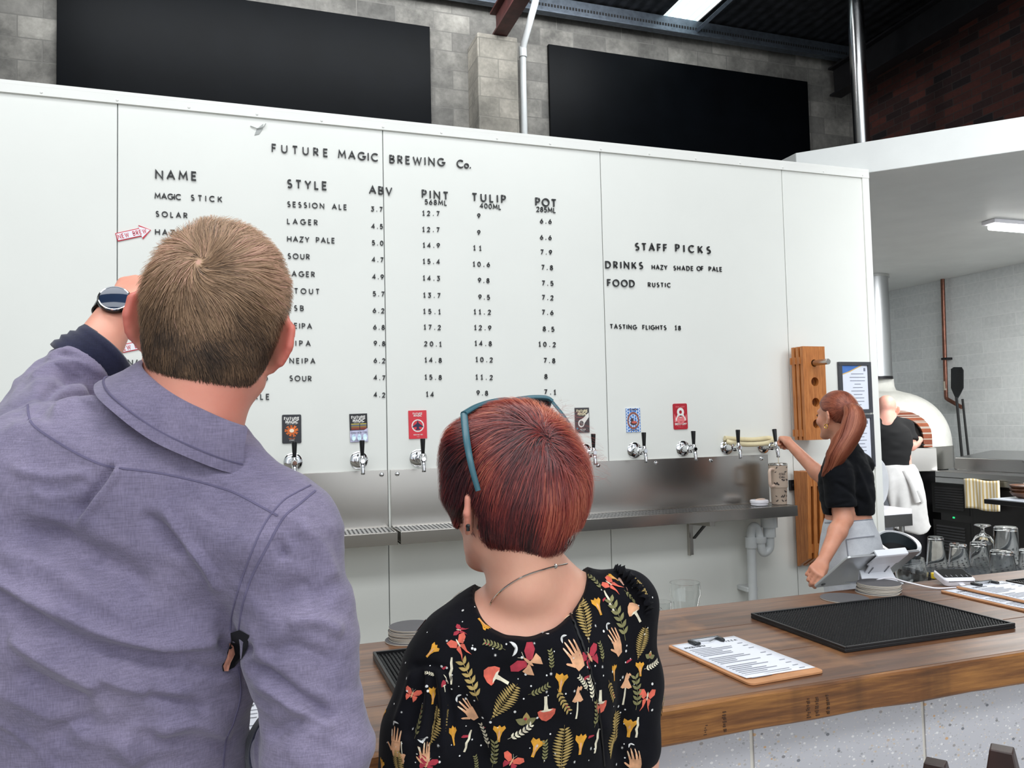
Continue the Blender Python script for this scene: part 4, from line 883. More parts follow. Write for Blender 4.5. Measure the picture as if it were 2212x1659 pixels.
def towel(ya,yb,za,label):
    nx=14;ny=12;vs=[];fs=[]
    for j in range(ny+1):
        for i in range(nx+1):
            y=yb+(ya-yb)*i/nx; z=.955+(za-.955)*j/ny; vs.append((FX-.065-.006*math.sin(i*1.1)*(.3+j/ny)-.002*math.cos(i*2.3+j*.4),y+.008*(j/ny)*math.sin(i),z+.006*math.sin(i*.5)))
    for j in range(ny):
        for i in range(nx): k=j*(nx+1)+i; fs.append((k,k+1,k+nx+2,k+nx+1))
    o=MB().add(vs,fs).build('tea_towel',tw,ang=None); s=o.modifiers.new('thick','SOLIDIFY'); s.thickness=.004; return tag(o,label,'towel',None)
towel(1.41,1.78,.68,'pale striped tea towel hanging on the fridge rail'); towel(.83,1.18,.66,'striped tea towel behind the black serving table, at the right edge')
# copper pipe and peel
cop=mat('copper_pipe',(120,80,66),.35,.7,.15,20); X=8.04
pa=onX(2036,603,X);pb=onX(2044,862,X);pc=onX(2078,880,X)
t=T('copper_pipe','copper pipe running down the white brick kitchen wall','pipe',pb)
MB().tube([(X,pa[1],3.09),(X,pb[1],pb[2]+.03),(X,pb[1]-.004,pb[2]+.008),(X,pb[1]-.03,pb[2]-.01),(X,pc[1],pc[2]+.0)],.022,12).build('pipe',cop,t,ang=1.2)
q=onX(2043,775,X); MB().box(X-.03,8.099,q[1]-.035,q[1]+.035,q[2]-.012,q[2]+.012).build('clip',dark_steel,t)
MB().tube([(X,pb[1],pb[2]+.10),(X,pb[1],pb[2]+.2)],.0235,12).build('pale_joint',mat('solder',(206,196,180),.5),t)
X2=7.86
def peelpt(x,y): return onX(x,y,X2)
t=T('pizza_peel','black perforated pizza peel standing on end against the white wall','pizza peel',peelpt(2078,973))
hd=[(2054,797),(2060,793),(2076,793),(2080,800),(2080,838),(2073,852),(2066,864),(2060,852),(2054,838)]
P=[peelpt(*h) for h in hd]; vs=[p for p in P]+[p+[.012,0,0] for p in P]; N=len(P)
peelm=mat('black_peel_metal',(40,42,44),.35,.5)
MB().add(vs,[tuple(range(N)),tuple(range(2*N-1,N-1,-1))]+[(i,(i+1)%N,N+(i+1)%N,N+i) for i in range(N)]).build('blade',peelm,t)
m=MB()
for r in range(11):
    for c_ in range(2): p=peelpt(2070+c_*5-r*.35,800+r*4.3); m.box(X2-.0015,X2-.0004,p[1]-.012,p[1]+.012,p[2]-.005,p[2]+.005)
m.build('perforation',mat('perforation_dark',(12,12,12),.6),t)
a=peelpt(2066,858);b_=peelpt(2077,974); b_=a+(b_-a)*((a[2]-.016)/(a[2]-b_[2])); MB().tube([a,b_],.014,10).build('handle',mat('black_handle',(18,18,20),.4),t)
a=peelpt(2070,862);b_=peelpt(2082,974); b_=a+(b_-a)*((a[2]-.016)/(a[2]-b_[2])); tag(MB().tube([a+[.06,0,0],b_+[.06,0,0]],.012,10).build('thin_pole',mat('black_pole',(20,20,22),.4)),'second thin black pole leaning beside the pizza peel','pole')
# ceiling tube light
t=T('tube_light','fluorescent tube light on the kitchen ceiling','ceiling light',(6.5,.75,3.03))
MB().box(6.12,7.5,.66,.78,3.06,3.0915).build('housing',white_gloss,t,bevel=.004)
MB().tube([(6.14,.72,3.035),(7.48,.72,3.035)],.024,14).build('tube',mat('lit_tube',(255,255,255),.4,0,0,Emission_Color=(1,1,.97,1),Emission_Strength=6.),t)
# black serving table with bowl, white side table with crate, bin
bt=mat('black_table_edge',(26,26,28),.4,0,.08)
t=T('serving_table','black kitchen table with a pale top at the right edge','table',(5.75,-.25,0))
c0=at(2125,1078,5.2); 
MB().box(c0[0],c0[0]+1.2,c0[1]-.75,c0[1]-.0,c0[2]-.03,c0[2]+.0).build('table_top',bt,t,bevel=.003)
MB().box(c0[0]+.02,c0[0]+1.18,c0[1]-.73,c0[1]-.02,c0[2],c0[2]+.004).build('pale_surface',mat('pale_laminate',(206,212,222),.3),t)
for dx,dy in ((.2,-.2),(1.05,-.2),(.2,-.6),(1.05,-.6)): MB().box(c0[0]+dx-.03,c0[0]+dx+.03,c0[1]+dy-.03,c0[1]+dy+.03,0,c0[2]-.03).build('leg',bt,t)
bp=onZ(2206,1076,c0[2]+.005); t=T('wooden_bowl','stack of dark wooden bowls on the black table at the right edge','bowl',bp)
bwm=mat('dark_bowl_timber',(92,58,38),.4,0,.25,20)
for k in range(3): MB().lathe([(.05,.0),(.085,.018),(.10,.04),(.096,.042),(.07,.02),(.0,.012)],bp+[.03,-.02,k*.022],(0,0,1),32,close=False).build('bowl',bwm,t)
b0=at(1924,1100,6.1)
t=T('side_bench','small steel side bench with a white top behind the wall corner','bench',(b0[0],b0[1],0))
MB().box(b0[0]-.5,b0[0]+.16,b0[1]-.05,b0[1]+.5,b0[2]-.04,b0[2]).build('top',white_gloss,t,bevel=.004)
MB().box(b0[0]-.5,b0[0]+.16,b0[1]-.05,b0[1]-.03,b0[2]-.13,b0[2]-.04).build('apron',steel_h,t)
for dx in (-.45,.1):
    for dy in (.0,.45): MB().tube([(b0[0]+dx,b0[1]+dy,0),(b0[0]+dx,b0[1]+dy,b0[2]-.04)],.02,10).build('leg',steel_h,t)
cr=mat('grey_plastic',(176,178,182),.45,0,.02)
m=MB().prism(arc(.0,.0,.13,.40,-90,90,12)+[(-.35,.40),(-.35,-.40)],(b0[0]-.03,b0[1]+.10,b0[2]+.205),(1,0,0),(0,0,.5),(0,.25,0)); tag(m.build('plastic_tub',cr,bevel=.01),'grey rounded plastic tub standing on the white side bench','tub')
bn=at(1939,1166,4.45); t=T('waste_bin','black waste bin with a bright metal rim beside the wall corner','bin',(bn[0],bn[1],0)); R=.108
prf=[(R*.86,0),(R,.70)]
n=40; ri=lambda r,dz,sl: [(bn[0]+r*math.cos(2*PI*i/n),bn[1]+r*math.sin(2*PI*i/n),max(.002,bn[2]-.02+sl*(math.sin(2*PI*i/n+.35)*.05)+dz)) for i in range(n)]
rings=[ri(R*.8,-bn[2],0),ri(R,0,1),ri(R-.012,0,1),ri(R*.8,-bn[2]+.05,0)]; q=lambda a,b:[(a*n+i,a*n+(i+1)%n,b*n+(i+1)%n,b*n+i) for i in range(n)]
MB().add(sum(rings,[]),q(0,1)+q(1,2)+q(2,3)+[tuple(range(n)),tuple(range(3*n,4*n))]).build('body',mat('black_bin',(44,52,56),.35),t)
MB().add(ri(R-.013,-.06,1)+ri(R-.02,-.14,1),q(0,1)+[tuple(range(n,2*n))]).build('liner',mat('black_liner',(10,11,12),.6),t)
MB().add(ri(R+.010,-.010,1)+ri(R+.011,.008,1)+ri(R-.010,.009,1)+ri(R-.011,-.006,1),q(0,1)+q(1,2)+q(2,3)+q(3,0)).build('rim',mat('bright_rim',(226,228,232),.3,.3),t)
# ================================================================ FIGURE TOOLKIT (signed distance shapes -> one continuous surface)
f32=np.float32
def V3(*a): return np.array(a,float)
def seg(a,b,ra,rb,k=.02): return ('seg',np.asarray(a,float),np.asarray(b,float),ra,rb,k)
def ell(c,r,M=None,k=.02): return ('ell',np.asarray(c,float),np.asarray(r,float),np.eye(3) if M is None else M,k)
def fnp(f,k=.02): return ('fn',f,k)
def chain(pts,rs,k=.02): return [seg(pts[i],pts[i+1],rs[i],rs[i+1],k) for i in range(len(pts)-1)]
def ev(prims,P):
    d=None
    for p in prims:
        if p[0]=='seg':
            a,b=p[1],p[2]; pa=P-a; ba=b-a; h=np.clip(pa@ba/(ba@ba+1e-12),0,1); e=np.linalg.norm(pa-h[:,None]*ba,axis=1)-(p[3]+(p[4]-p[3])*h)
        elif p[0]=='ell':
            q=(P-p[1])@p[3]; k0=np.linalg.norm(q/p[2],axis=1); k1=np.linalg.norm(q/p[2]**2,axis=1)+1e-9; e=k0*(k0-1)/k1
        else: e=p[1](P)
        k=p[-1]
        if d is None: d=e
        elif k>0:
            h=np.clip(.5+.5*(d-e)/k,0,1); d=d+(e-d)*h-k*h*(1-h)
        else:
            k=-k; h=np.clip(.5-.5*(d+e)/k,0,1); d=d+(-e-d)*h+k*h*(1-h)
    return d
def loft(P0,P1,ts,a,b,M,cx=None):   # elliptical tube from P0 to P1; widths a (along M[:,0]) and b (along M[:,1]) at parameters ts
    ax=P1-P0; L2=ax@ax; L=math.sqrt(L2)
    def f(P):
        t=(P-P0)@ax/L2; tc=np.clip(t,0,1); A=np.interp(tc,ts,a); B=np.interp(tc,ts,b); q=P-(P0+tc[:,None]*ax)
        if cx is not None: q=q-np.stack([np.interp(tc,ts,[c[i] for c in cx]) for i in range(3)],1)
        x=q@M[:,0]; y=q@M[:,1]; z=(t-tc)*L
        n=np.sqrt((x/A)**2+(y/B)**2+(z/np.minimum(A,B))**2); g=np.sqrt((x/A**2)**2+(y/B**2)**2+(z/np.minimum(A,B)**2)**2)+1e-9
        return n*(n-1)/g
    return f
def surfnet(f,lo,hi,h,smooth=2,B=8):
    lo=np.asarray(lo,float); n=np.ceil((np.asarray(hi)-lo)/h/B).astype(int)*B+1
    nb=(n-1)//B; cc=np.stack(np.meshgrid(*[np.arange(k) for k in nb],indexing='ij'),-1).reshape(-1,3)
    dc=f(lo+h*(cc*B+B/2)); D=np.full(n,1.,f32); R=h*B*1.0
    ctr=np.where(dc<0,-1.,1.).astype(f32)
    D3=ctr.reshape(nb); big=np.repeat(np.repeat(np.repeat(D3,B,0),B,1),B,2); D[:-1,:-1,:-1]=big
    act=cc[np.abs(dc)<R*1.35]
    g=np.stack(np.meshgrid(*[np.arange(B+1)]*3,indexing='ij'),-1).reshape(-1,3)
    for s in range(0,len(act),1500):
        ids=(act[s:s+1500,None,:]*B+g[None]).reshape(-1,3); D[ids[:,0],ids[:,1],ids[:,2]]=f(lo+h*ids)
    S=D<0; c=np.zeros(n-1,np.int8)
    for i in (0,1):
        for j in (0,1):
            for k in (0,1): c+=S[i:n[0]-1+i,j:n[1]-1+j,k:n[2]-1+k]
    mx=(c>0)&(c<8); cells=np.argwhere(mx); idx=np.full(n-1,-1,np.int32); idx[mx]=np.arange(len(cells))
    acc=np.zeros((len(cells),3)); cnt=np.zeros(len(cells))
    for ax in range(3):
        o1,o2=[q for q in range(3) if q!=ax]
        for i in (0,1):
            for j in (0,1):
                a=np.zeros(3,int); a[o1]=i;a[o2]=j; b=a.copy(); b[ax]=1
                ca=cells+a; cb=cells+b; da=D[ca[:,0],ca[:,1],ca[:,2]]; db=D[cb[:,0],cb[:,1],cb[:,2]]; x=(da<0)!=(db<0)
                t=np.where(x,da/(da-db+1e-12),0); p=a+t[:,None]*(b-a); acc+=p*x[:,None]; cnt+=x
    V=lo+h*(cells+acc/np.maximum(cnt,1)[:,None]); F=[]
    for ax in range(3):
        o1,o2=[(1,2),(2,0),(0,1)][ax]; sl=[slice(None)]*3; sl2=[slice(None)]*3; sl[ax]=slice(0,-1); sl2[ax]=slice(1,None)
        e=np.argwhere(S[tuple(sl)]!=S[tuple(sl2)]); e=e[(e[:,o1]>0)&(e[:,o2]>0)&(e[:,o1]<n[o1]-1)&(e[:,o2]<n[o2]-1)]
        q=[]
        for d1,d2 in ((0,0),(-1,0),(-1,-1),(0,-1)):
            k=e.copy(); k[:,o1]+=d1; k[:,o2]+=d2; q.append(idx[k[:,0],k[:,1],k[:,2]])
        q=np.stack(q,1); fl=S[e[:,0],e[:,1],e[:,2]]; q[~fl]=q[~fl][:,::-1]; F.append(q)
    F=np.concatenate(F); F=F[(F>=0).all(1)]
    for _ in range(smooth): V=lap(V,F)
    return V,F
def lap(V,F,w=.5):
    s=np.zeros_like(V); c=np.zeros(len(V))
    for a,b in ((0,1),(1,2),(2,3),(3,0)):
        np.add.at(s,F[:,a],V[F[:,b]]); np.add.at(s,F[:,b],V[F[:,a]]); np.add.at(c,F[:,a],1); np.add.at(c,F[:,b],1)
    return V*(1-w)+w*s/np.maximum(c,1)[:,None]
def vnorm(V,F):
    n=np.cross(V[F[:,2]]-V[F[:,0]],V[F[:,3]]-V[F[:,1]]); N=np.zeros_like(V)
    for k in range(4): np.add.at(N,F[:,k],n)
    return N/(np.linalg.norm(N,axis=1)[:,None]+1e-12)
def npmesh(name,V,F,mats,parent=None,mi=None,attrs=None,smooth=True,ang=None):
    V=np.asarray(V,float); me=bpy.data.meshes.new(name); loc=None
    if parent is not None: M=np.array(wm(parent).inverted()); V=V@M[:3,:3].T+M[:3,3]
    else: loc=np.array([V[:,0].mean(),V[:,1].mean(),V[:,2].min()]); V=V-loc
    k=F.shape[1]; me.vertices.add(len(V)); me.vertices.foreach_set('co',V.astype(f32).ravel()); me.loops.add(F.size); me.loops.foreach_set('vertex_index',F.astype(np.int32).ravel())
    me.polygons.add(len(F)); me.polygons.foreach_set('loop_start',np.arange(0,F.size,k,dtype=np.int32)); me.polygons.foreach_set('loop_total',np.full(len(F),k,np.int32))
    for m in (mats if isinstance(mats,(list,tuple)) else [mats]): me.materials.append(m)
    if mi is not None: me.polygons.foreach_set('material_index',np.asarray(mi,np.int32))
    me.polygons.foreach_set('use_smooth',np.full(len(F),smooth)); me.update(calc_edges=True); me.validate()
    for a,val in (attrs or {}).items():
        at_=me.attributes.new(a,'FLOAT','POINT'); at_.data.foreach_set('value',np.asarray(val,f32))
    if ang: me.set_sharp_from_angle(angle=ang)
    o=link(name,me,parent)
    if loc is not None: o.location=loc
    return o
def hsh(i,j,k,s): 
    x=np.sin(i*127.1+j*311.7+k*74.7+s*53.3)*43758.5453; return x-np.floor(x)
def vn(P,s=0):
    I=np.floor(P); f=P-I; f=f*f*(3-2*f); r=0
    for a in (0,1):
        for b in (0,1):
            for c in (0,1): r=r+(f[:,0] if a else 1-f[:,0])*(f[:,1] if b else 1-f[:,1])*(f[:,2] if c else 1-f[:,2])*hsh(I[:,0]+a,I[:,1]+b,I[:,2]+c,s)
    return r*2-1
def fbm(P,o=3,s=0): return sum(vn(P*2**k+k*7.3,s+k)/2**k for k in range(o))
def polydist(p,line):
    L=np.asarray(line,float); best=np.full(len(p),1e9); sd=np.zeros(len(p)); tt=np.zeros(len(p))
    for i in range(len(L)-1):
        a,b=L[i],L[i+1]; ba=b-a; h=np.clip(((p-a)@ba)/(ba@ba),0,1); q=p-a-h[:,None]*ba; d=np.linalg.norm(q,axis=1); m=d<best
        best=np.where(m,d,best); sd=np.where(m,np.sign(q[:,0]*-ba[1]+q[:,1]*ba[0]),sd); tt=np.where(m,(i+h)/(len(L)-1),tt)
    return best,sd,tt
def smooth_line(pts,n=8): return np.array(bez([(x,y,0) for x,y in pts],n))[:,:2]
def sculpt(V,N,cr,facing=.05):
    px=proj(V); w=np.clip(((CP-V)*N).sum(1)/np.linalg.norm(CP-V,axis=1)/.3-facing,0,1); d=np.zeros(len(V))
    for c in cr:
        L=smooth_line(c[0]); dist,sd,t=polydist(px[:,:2],L); q=dist/c[1]; e=np.clip(np.minimum(t,1-t)*6,0,1) if (len(c)<4 or c[3]) else np.clip((1-t)*4,0,1)
        if len(c)>4: prof=np.where(sd*c[4]>0,np.exp(-q**2),np.exp(-(q*2.6)**2))   # lopsided fold
        else: prof=np.exp(-q**2)
        d+=c[2]*prof*e
    return V+N*(d*w)[:,None]
def HM(th,pit=0,rol=0):
    th,pit,rol=[math.radians(a) for a in (th,pit,rol)]
    r=V3(math.cos(th),-math.sin(th),0); f=V3(math.sin(th),math.cos(th),0); u=V3(0,0,1)
    f,u=f*math.cos(pit)+u*math.sin(pit),u*math.cos(pit)-f*math.sin(pit)
    u,r=u*math.cos(rol)+r*math.sin(rol),r*math.cos(rol)-u*math.sin(rol)
    return np.stack([r,f,u],1)
def head(c,M,s=1.,ear=1.,neck=True,female=False,flare=.0):
    L=lambda x,y,z: c+M@(V3(x,y,z)*s)
    skull=[ell(L(0,-.012,.030),V3(.077,.098,.092)*s,M,.02)]
    pr=list(skull)
    pr+=[ell(L(0,.035,-.040),V3(.058,.060,.072)*s,M,.03*s)]
    jw=.047 if female else .053
    for sg in (-1,1): pr+=[seg(L(sg*jw,.005,-.058),L(sg*.012,.078,-.104),.020*s,.018*s,.025*s),ell(L(sg*.04,.068,-.028),V3(.026,.022,.024)*s,M,.02*s)]
    pr+=[seg(L(-.032,.082,.022),L(.032,.082,.022),.012*s,.012*s,.015*s)]
    for sg in (-1,1): pr+=[ell(L(sg*.031,.100,.002),V3(.017,.016,.012)*s,M,-.012*s),ell(L(sg*.031,.080,.002),V3(.0125,.0125,.0125)*s,M,.004*s)]
    pr+=[seg(L(0,.092,.006),L(0,.112,-.034),.007*s,.011*s,.010*s),ell(L(.011,.100,-.036),V3(.009,.010,.008)*s,M,.008*s),ell(L(-.011,.100,-.036),V3(.009,.010,.008)*s,M,.008*s)]
    pr+=[ell(L(0,.088,-.064),V3(.023,.013,.006)*s,M,.006*s),ell(L(0,.087,-.074),V3(.020,.013,.007)*s,M,.006*s),ell(L(0,.078,-.106),V3(.018,.016,.014)*s,M,.015*s)]
    if neck: pr+=[seg(L(0,-.022,-.05),L(0,-.035,-.12),.054*s*(.88 if female else 1),.054*s*(.88 if female else 1),.03*s)]
    for sg in (-1,1):
        a=-math.radians(42)*sg; E=M@np.array([[math.cos(a),math.sin(a),0],[-math.sin(a),math.cos(a),0],[0,0,1]])
        fl=lambda x,y,z,sg=sg: L(sg*x,y,z)
        pr+=[ell(fl(.0885*ear,-.016,-.005),V3(.0060,.0235,.0330)*s,E,.008*s),ell(fl(.081*ear,-.004,-.034),V3(.0065,.011,.012)*s,E,.008*s)]
        rim=[(.080,-.002,.022),(.0905,-.015,.0275),(.1015,-.029,.015),(.103,-.0315,-.006),(.095,-.022,-.028),(.084,-.006,-.040)]
        pr+=chain([fl(x*ear,y,z) for x,y,z in rim],[.0036*s]*6,.006*s)
    return pr
def hand(w,f,n,left=False,curl=(.5,.6,.6,.7),s=1.,spread=.06,thumb=.6,tcurl=.4,tside=None):
    # w wrist point, f forward (to the knuckles), n back-of-hand normal
    f=f/np.linalg.norm(f); n=n-f*(n@f); n/=np.linalg.norm(n); r=np.cross(f,n)*(-1 if left else 1)   # r points to the thumb side
    if not left: r=-r
    r=np.cross(n,f) if left else np.cross(f,n)
    pr=[]; K=[]
    for i,(o,L) in enumerate(((.027,.088),(.009,.092),(-.009,.087),(-.026,.078))):
        b=w+f*.012*s+r*o*.55*s; k=w+f*L*s+r*o*s; K.append(k); pr.append(seg(b,k,.0135*s,.0115*s,.012*s))
    ph=((.043,.026,.021),(.047,.030,.022),(.044,.028,.021),(.034,.021,.019)); rad=(.0092,.0094,.0090,.0080)
    for i in range(4):
        a=0; p=K[i]; d0=f*math.cos(spread*(1.5-i))+r*math.sin(spread*(1.5-i)); rr=rad[i]*s
        for j in range(3):
            a+=curl[i]*(.9,1.15,.8)[j]; d=d0*math.cos(a)-n*math.sin(a); q=p+d*ph[i][j]*s; pr.append(seg(p,q,rr*(1.08-.06*j),rr*(1-.08*j),.0035*s)); p=q
    t0=w+f*.022*s+r*.022*s-n*.008*s; t1=t0+(f*math.cos(thumb)+r*math.sin(thumb)-n*.25)*.046*s
    d=(f*math.cos(thumb-tcurl)+r*math.sin(thumb-tcurl)-n*(.25+tcurl*.6)); d/=np.linalg.norm(d); t2=t1+d*.034*s; d2=d-n*tcurl*.4-r*tcurl*.3; d2/=np.linalg.norm(d2); t3=t2+d2*.026*s
    pr+=[seg(t0,t1,.015*s,.0115*s,.010*s),seg(t1,t2,.0108*s,.0098*s,.003*s),seg(t2,t3,.0098*s,.0082*s,.003*s)]
    return pr
def bbox(prims,pad=.03):
    pts=[]
    for p in prims:
        if p[0]=='seg':
            for c,r in ((p[1],p[3]),(p[2],p[4])): pts+=[c-r,c+r]
        elif p[0]=='ell' and p[-1]>0: pts+=[p[1]-p[2].max(),p[1]+p[2].max()]
    pts=np.array(pts); return pts.min(0)-pad,pts.max(0)+pad
def grad(f,P,e=.002):
    g=np.stack([f(P+V3(*[e if i==k else 0 for i in range(3)]))-f(P-V3(*[e if i==k else 0 for i in range(3)])) for k in range(3)],1); return g/(np.linalg.norm(g,axis=1)[:,None]+1e-9)
def strands(shell,roots,flow,length,K,off,rad,jit,rs,wav=0.):
    # trace strands over the shell surface; off(t) is the height above the shell, arrays of shape (S,)
    S=len(roots); P=roots.copy(); out=np.zeros((S,K,3)); nn=np.zeros((S,K,3)); J=rs.normal(0,1,(S,3)); ph=rs.uniform(0,6.28,S)
    for k in range(K):
        n=grad(shell,P); d=shell(P); tgt=off(k/(K-1)); P=P+n*((tgt-d))[:,None]; out[:,k]=P; nn[:,k]=n
        t=flow(P)+J*jit; t=t-n*(t*n).sum(1)[:,None]; t/=np.linalg.norm(t,axis=1)[:,None]+1e-9
        if wav: t=t+np.cross(n,t)*(wav*np.sin(ph+k*1.3))[:,None]
        P=P+t*(length/(K-1))[:,None]
    return out,nn
def strand_mesh(C,N,rad,tip=.25,flat=.6):
    S,K,_=C.shape; T_=np.gradient(C,axis=1); T_/=np.linalg.norm(T_,axis=2,keepdims=True)+1e-9; B=np.cross(T_,N); B/=np.linalg.norm(B,axis=2,keepdims=True)+1e-9; U=np.cross(B,T_)
    r=(np.asarray(rad).reshape(-1,1)*np.linspace(1,tip,K)[None,:])[:,:,None]
    V=np.stack([C+B*r,C+U*r*flat,C-B*r],2).reshape(-1,3); b=(np.arange(S)[:,None]*K+np.arange(K-1)[None])*3; F=[]
    for a,c in ((0,1),(1,2)): F.append(np.stack([b+a,b+c,b+3+c,b+3+a],-1).reshape(-1,4))
    return V,np.concatenate(F)
def hair_obj(name,parent,m,parts):
    Vs=[];Fs=[];Ts=[];k=0
    for V,F,t in parts: Vs.append(V);Fs.append(F+k);Ts.append(t);k+=len(V)
    return npmesh(name,np.concatenate(Vs),np.concatenate(Fs),m,parent,attrs={'tone':np.concatenate(Ts)})
def hair_mat(name,stops,rough=.38,spec=.5):
    k=NT(name); a=k.n('Attribute',attribute_name='tone'); k.set(Base_Color=k.ramp(a.outputs['Fac'],stops),Roughness=rough,Specular_IOR_Level=spec); return k.m
def skin_mat(name,c,c2,red=.25):
    k=NT(name); v=k.co(); n=k.noise(v,18,5); b=k.ramp(n,[(.3,c),(.7,c2)]); a=k.n('Attribute',attribute_name='flush'); b=k.mix(a.outputs['Fac'],b,(214,104,92)); k.set(Base_Color=b,Roughness=.48,Subsurface_Weight=.18,Subsurface_Radius=(.012,.004,.002),Subsurface_Scale=1.)
    k.bump(k.noise(v,420,3),.10,.0008); return k.m
def flush(V,hc,M):
    q=(V-hc)@M; return np.clip((np.abs(q[:,0])-.076)/.014,0,1)*(np.abs(q[:,2])<.07)*(np.linalg.norm(q,axis=1)<.15)*.75
def surf_path(bvh,pts,lift=.0006,n=8):
    out=[]
    for x,y in smooth_line(pts,n):
        h=bvh.ray_cast(Vector(CP),Vector(ray(x,y)).normalized())
        if h[0] is not None: out.append((np.array(h[0])+np.array(h[1])*lift,np.array(h[1])))
    return out
def ribbon(path,w,th=.0008):
    vs=[];fs=[]
    for i,(p,n) in enumerate(path):
        a=path[min(i+1,len(path)-1)][0]-path[max(i-1,0)][0]; a/=np.linalg.norm(a)+1e-9; s=np.cross(a,n); s/=np.linalg.norm(s)+1e-9
        vs+=[p-s*w-n*th*2,p-s*w*.8+n*th,p+s*w*.8+n*th,p+s*w-n*th*2]
    for i in range(len(path)-1):
        for k in range(3): fs.append((i*4+k,i*4+k+1,i*4+5+k,i*4+4+k))
    return vs,fs
def bvh_of(V,F): return BVHTree.FromPolygons(V.tolist(),F.tolist())
# ================================================================ YOUNG MAN IN THE LINEN SHIRT
def fabric_mat(name,c1,c2,weave=900,rough=.85,slub=True):
    k=NT(name); v=k.co(); n=k.noise(v,10,6,.65); s1=k.noise(k.n('Mapping',{'Vector':v,'Scale':(14,14,160)}).outputs[0],5,3); s2=k.noise(k.n('Mapping',{'Vector':v,'Scale':(160,160,14)}).outputs[0],5,3)
    b=k.ramp(n,[(.3,c1),(.7,c2)])
    if slub: b=k.mix(.35,b,k.ramp(k.math('MULTIPLY',k.math('ADD',s1,s2),.5),[(.38,(70,70,74)),(.62,(190,190,190))]),'OVERLAY')
    k.set(Base_Color=b,Roughness=rough,Specular_IOR_Level=.15,Sheen_Weight=.25,Sheen_Roughness=.5); k.bump(k.math('ADD',s1,s2),.22,.0012); return k.m
linen=fabric_mat('blue_violet_linen',(122,115,141),(147,138,163)); linen_d=fabric_mat('dark_navy_cuff_lining',(34,36,58),(46,48,74))
seam_m=mat('shirt_seam_thread',(104,98,126),.9); denim=fabric_mat('dark_denim',(34,38,56),(44,50,70))
skin1=skin_mat('pink_fair_skin',(226,152,130),(236,170,146))
T0=T('person','young man from behind in a blue-violet linen shirt, left hand raised to his head','person',tuple(at(235,1659,.97)*V3(1,1,0)))
Mm=HM(4,4,11); hc=at(462,706,.985)
nb=at(410,905,.985)
shL=at(104,1020,.95); elL=at(128,895,1.15); wrL=at(254,676,1.265)
shR=at(616,1158,.955); elR=at(690,1625,.90); wrR=at(575,1606,1.2)
sp0=at(228,1700,.985); sp1=at(240,1330,.975); sp2=at(318,1050,.975)
Zt=np.eye(3)
pel=V3(sp0[0]-.005,sp0[1]-.0,.98)
# body core (skin)
fw=wrL-elL; fw/=np.linalg.norm(fw)
hn=V3(-.15,-.25,.95)
hb=wrL+fw*.012
hf=V3(.22,.72,.58)
body=[fnp(loft(pel,sp1,[0,.35,1],[.140,.128,.145],[.092,.088,.092],Zt),.04),fnp(loft(sp1,sp2,[0,.6,1],[.145,.135,.08],[.092,.085,.06],Zt),.05)]
body+=[seg(sp2,nb,.05,.050,.04),seg(sp2,shL,.055,.05,.05),seg(sp2,shR,.055,.044,.05)]
body+=chain([shL,elL],[.050,.044],.03)+chain([elL,elL+(wrL-elL)*.3,wrL],[.044,.043,.0285],.02)+chain([shR,elR],[.044,.042],.03)+chain([elR,elR+(wrR-elR)*.3,wrR],[.043,.041,.0285],.02)
body+=[seg(nb,hc+Mm@V3(0,-.028,-.055),.058,.053,.03)]
body+=head(hc,Mm,1.0,.92)
body+=hand(hb,hf,hn,True,(.5,.45,.45,.5),1.0,.05,.5,.3)
body+=hand(wrR,V3(.1,.9,-.2),V3(.1,.2,.97),False,(.3,.3,.3,.3),1.0)
for sx in (-1,1):
    hp=pel+V3(sx*.085,0,-.06); kn=V3(pel[0]+sx*.10,pel[1]+.01,.50); an=V3(pel[0]+sx*.11,pel[1]-.02,.09)
    body+=chain([hp,kn,an],[.085,.055,.04],.03)+[seg(an+V3(0,-.02,-.05),an+V3(sx*.02,.15,-.055),.036,.030,.02)]
fb=lambda P: ev(body,P)
lo,hi=bbox(body); Vb,Fb=surfnet(fb,lo,hi,.0036,2)
man_body=npmesh('body',Vb,Fb,skin1,T0,attrs={'flush':np.maximum(flush(Vb,hc,Mm),.35*np.exp(-(np.linalg.norm(Vb-at(470,850,.92),axis=1)/.06)**2))})
# shirt
ax=nb-sp2
ca=(CU*.85+CR*.50-CF*.03); ca/=np.linalg.norm(ca); cc=at(424,890,.972)
sh=[fnp(loft(V3(sp0[0],sp0[1],.93),sp1,[0,.4,.7,1],[.174,.165,.160,.174],[.128,.120,.116,.122],Zt),.04),fnp(loft(sp1,sp2,[0,.55,1],[.174,.162,.105],[.122,.112,.085],Zt),.05)]
sh+=[seg(sp2,nb-(nb-sp2)*.1,.088,.064,.05),seg(sp2+V3(0,0,.01),shL+V3(.0,0,.0),.085,.068,.06),seg(at(425,965,.975),shR,.050,.058,.05),seg(sp2+V3(0,0,-.035),shR+V3(-.03,0,0),.08,.062,.05)]
cuf=at(208,792,1.17); cd_=CR*.72+CU*.58+CF*.38; cd_/=np.linalg.norm(cd_)
sh+=chain([shL,shL+(elL-shL)*.6,elL,cuf],[.070,.064,.062,.059],.035)
sh+=chain([shR,shR+(elR-shR)*.5,elR],[.060,.060,.056],.035)+chain([elR,elR+(wrR-elR)*.30],[.056,.054],.03)
sh+=[seg(shL-V3(.02,0,.14),shL+V3(.02,0,-.02),.07,.075,.05)]
def fs_(P):
    q=P-cc; h=q@ca; r=np.linalg.norm(q-h[:,None]*ca,axis=1); d=ev(sh,P)
    d=np.where(r<.23,np.maximum(d,h-.004),d); return np.maximum(d,np.where(h>-.05,.062-r,-1))
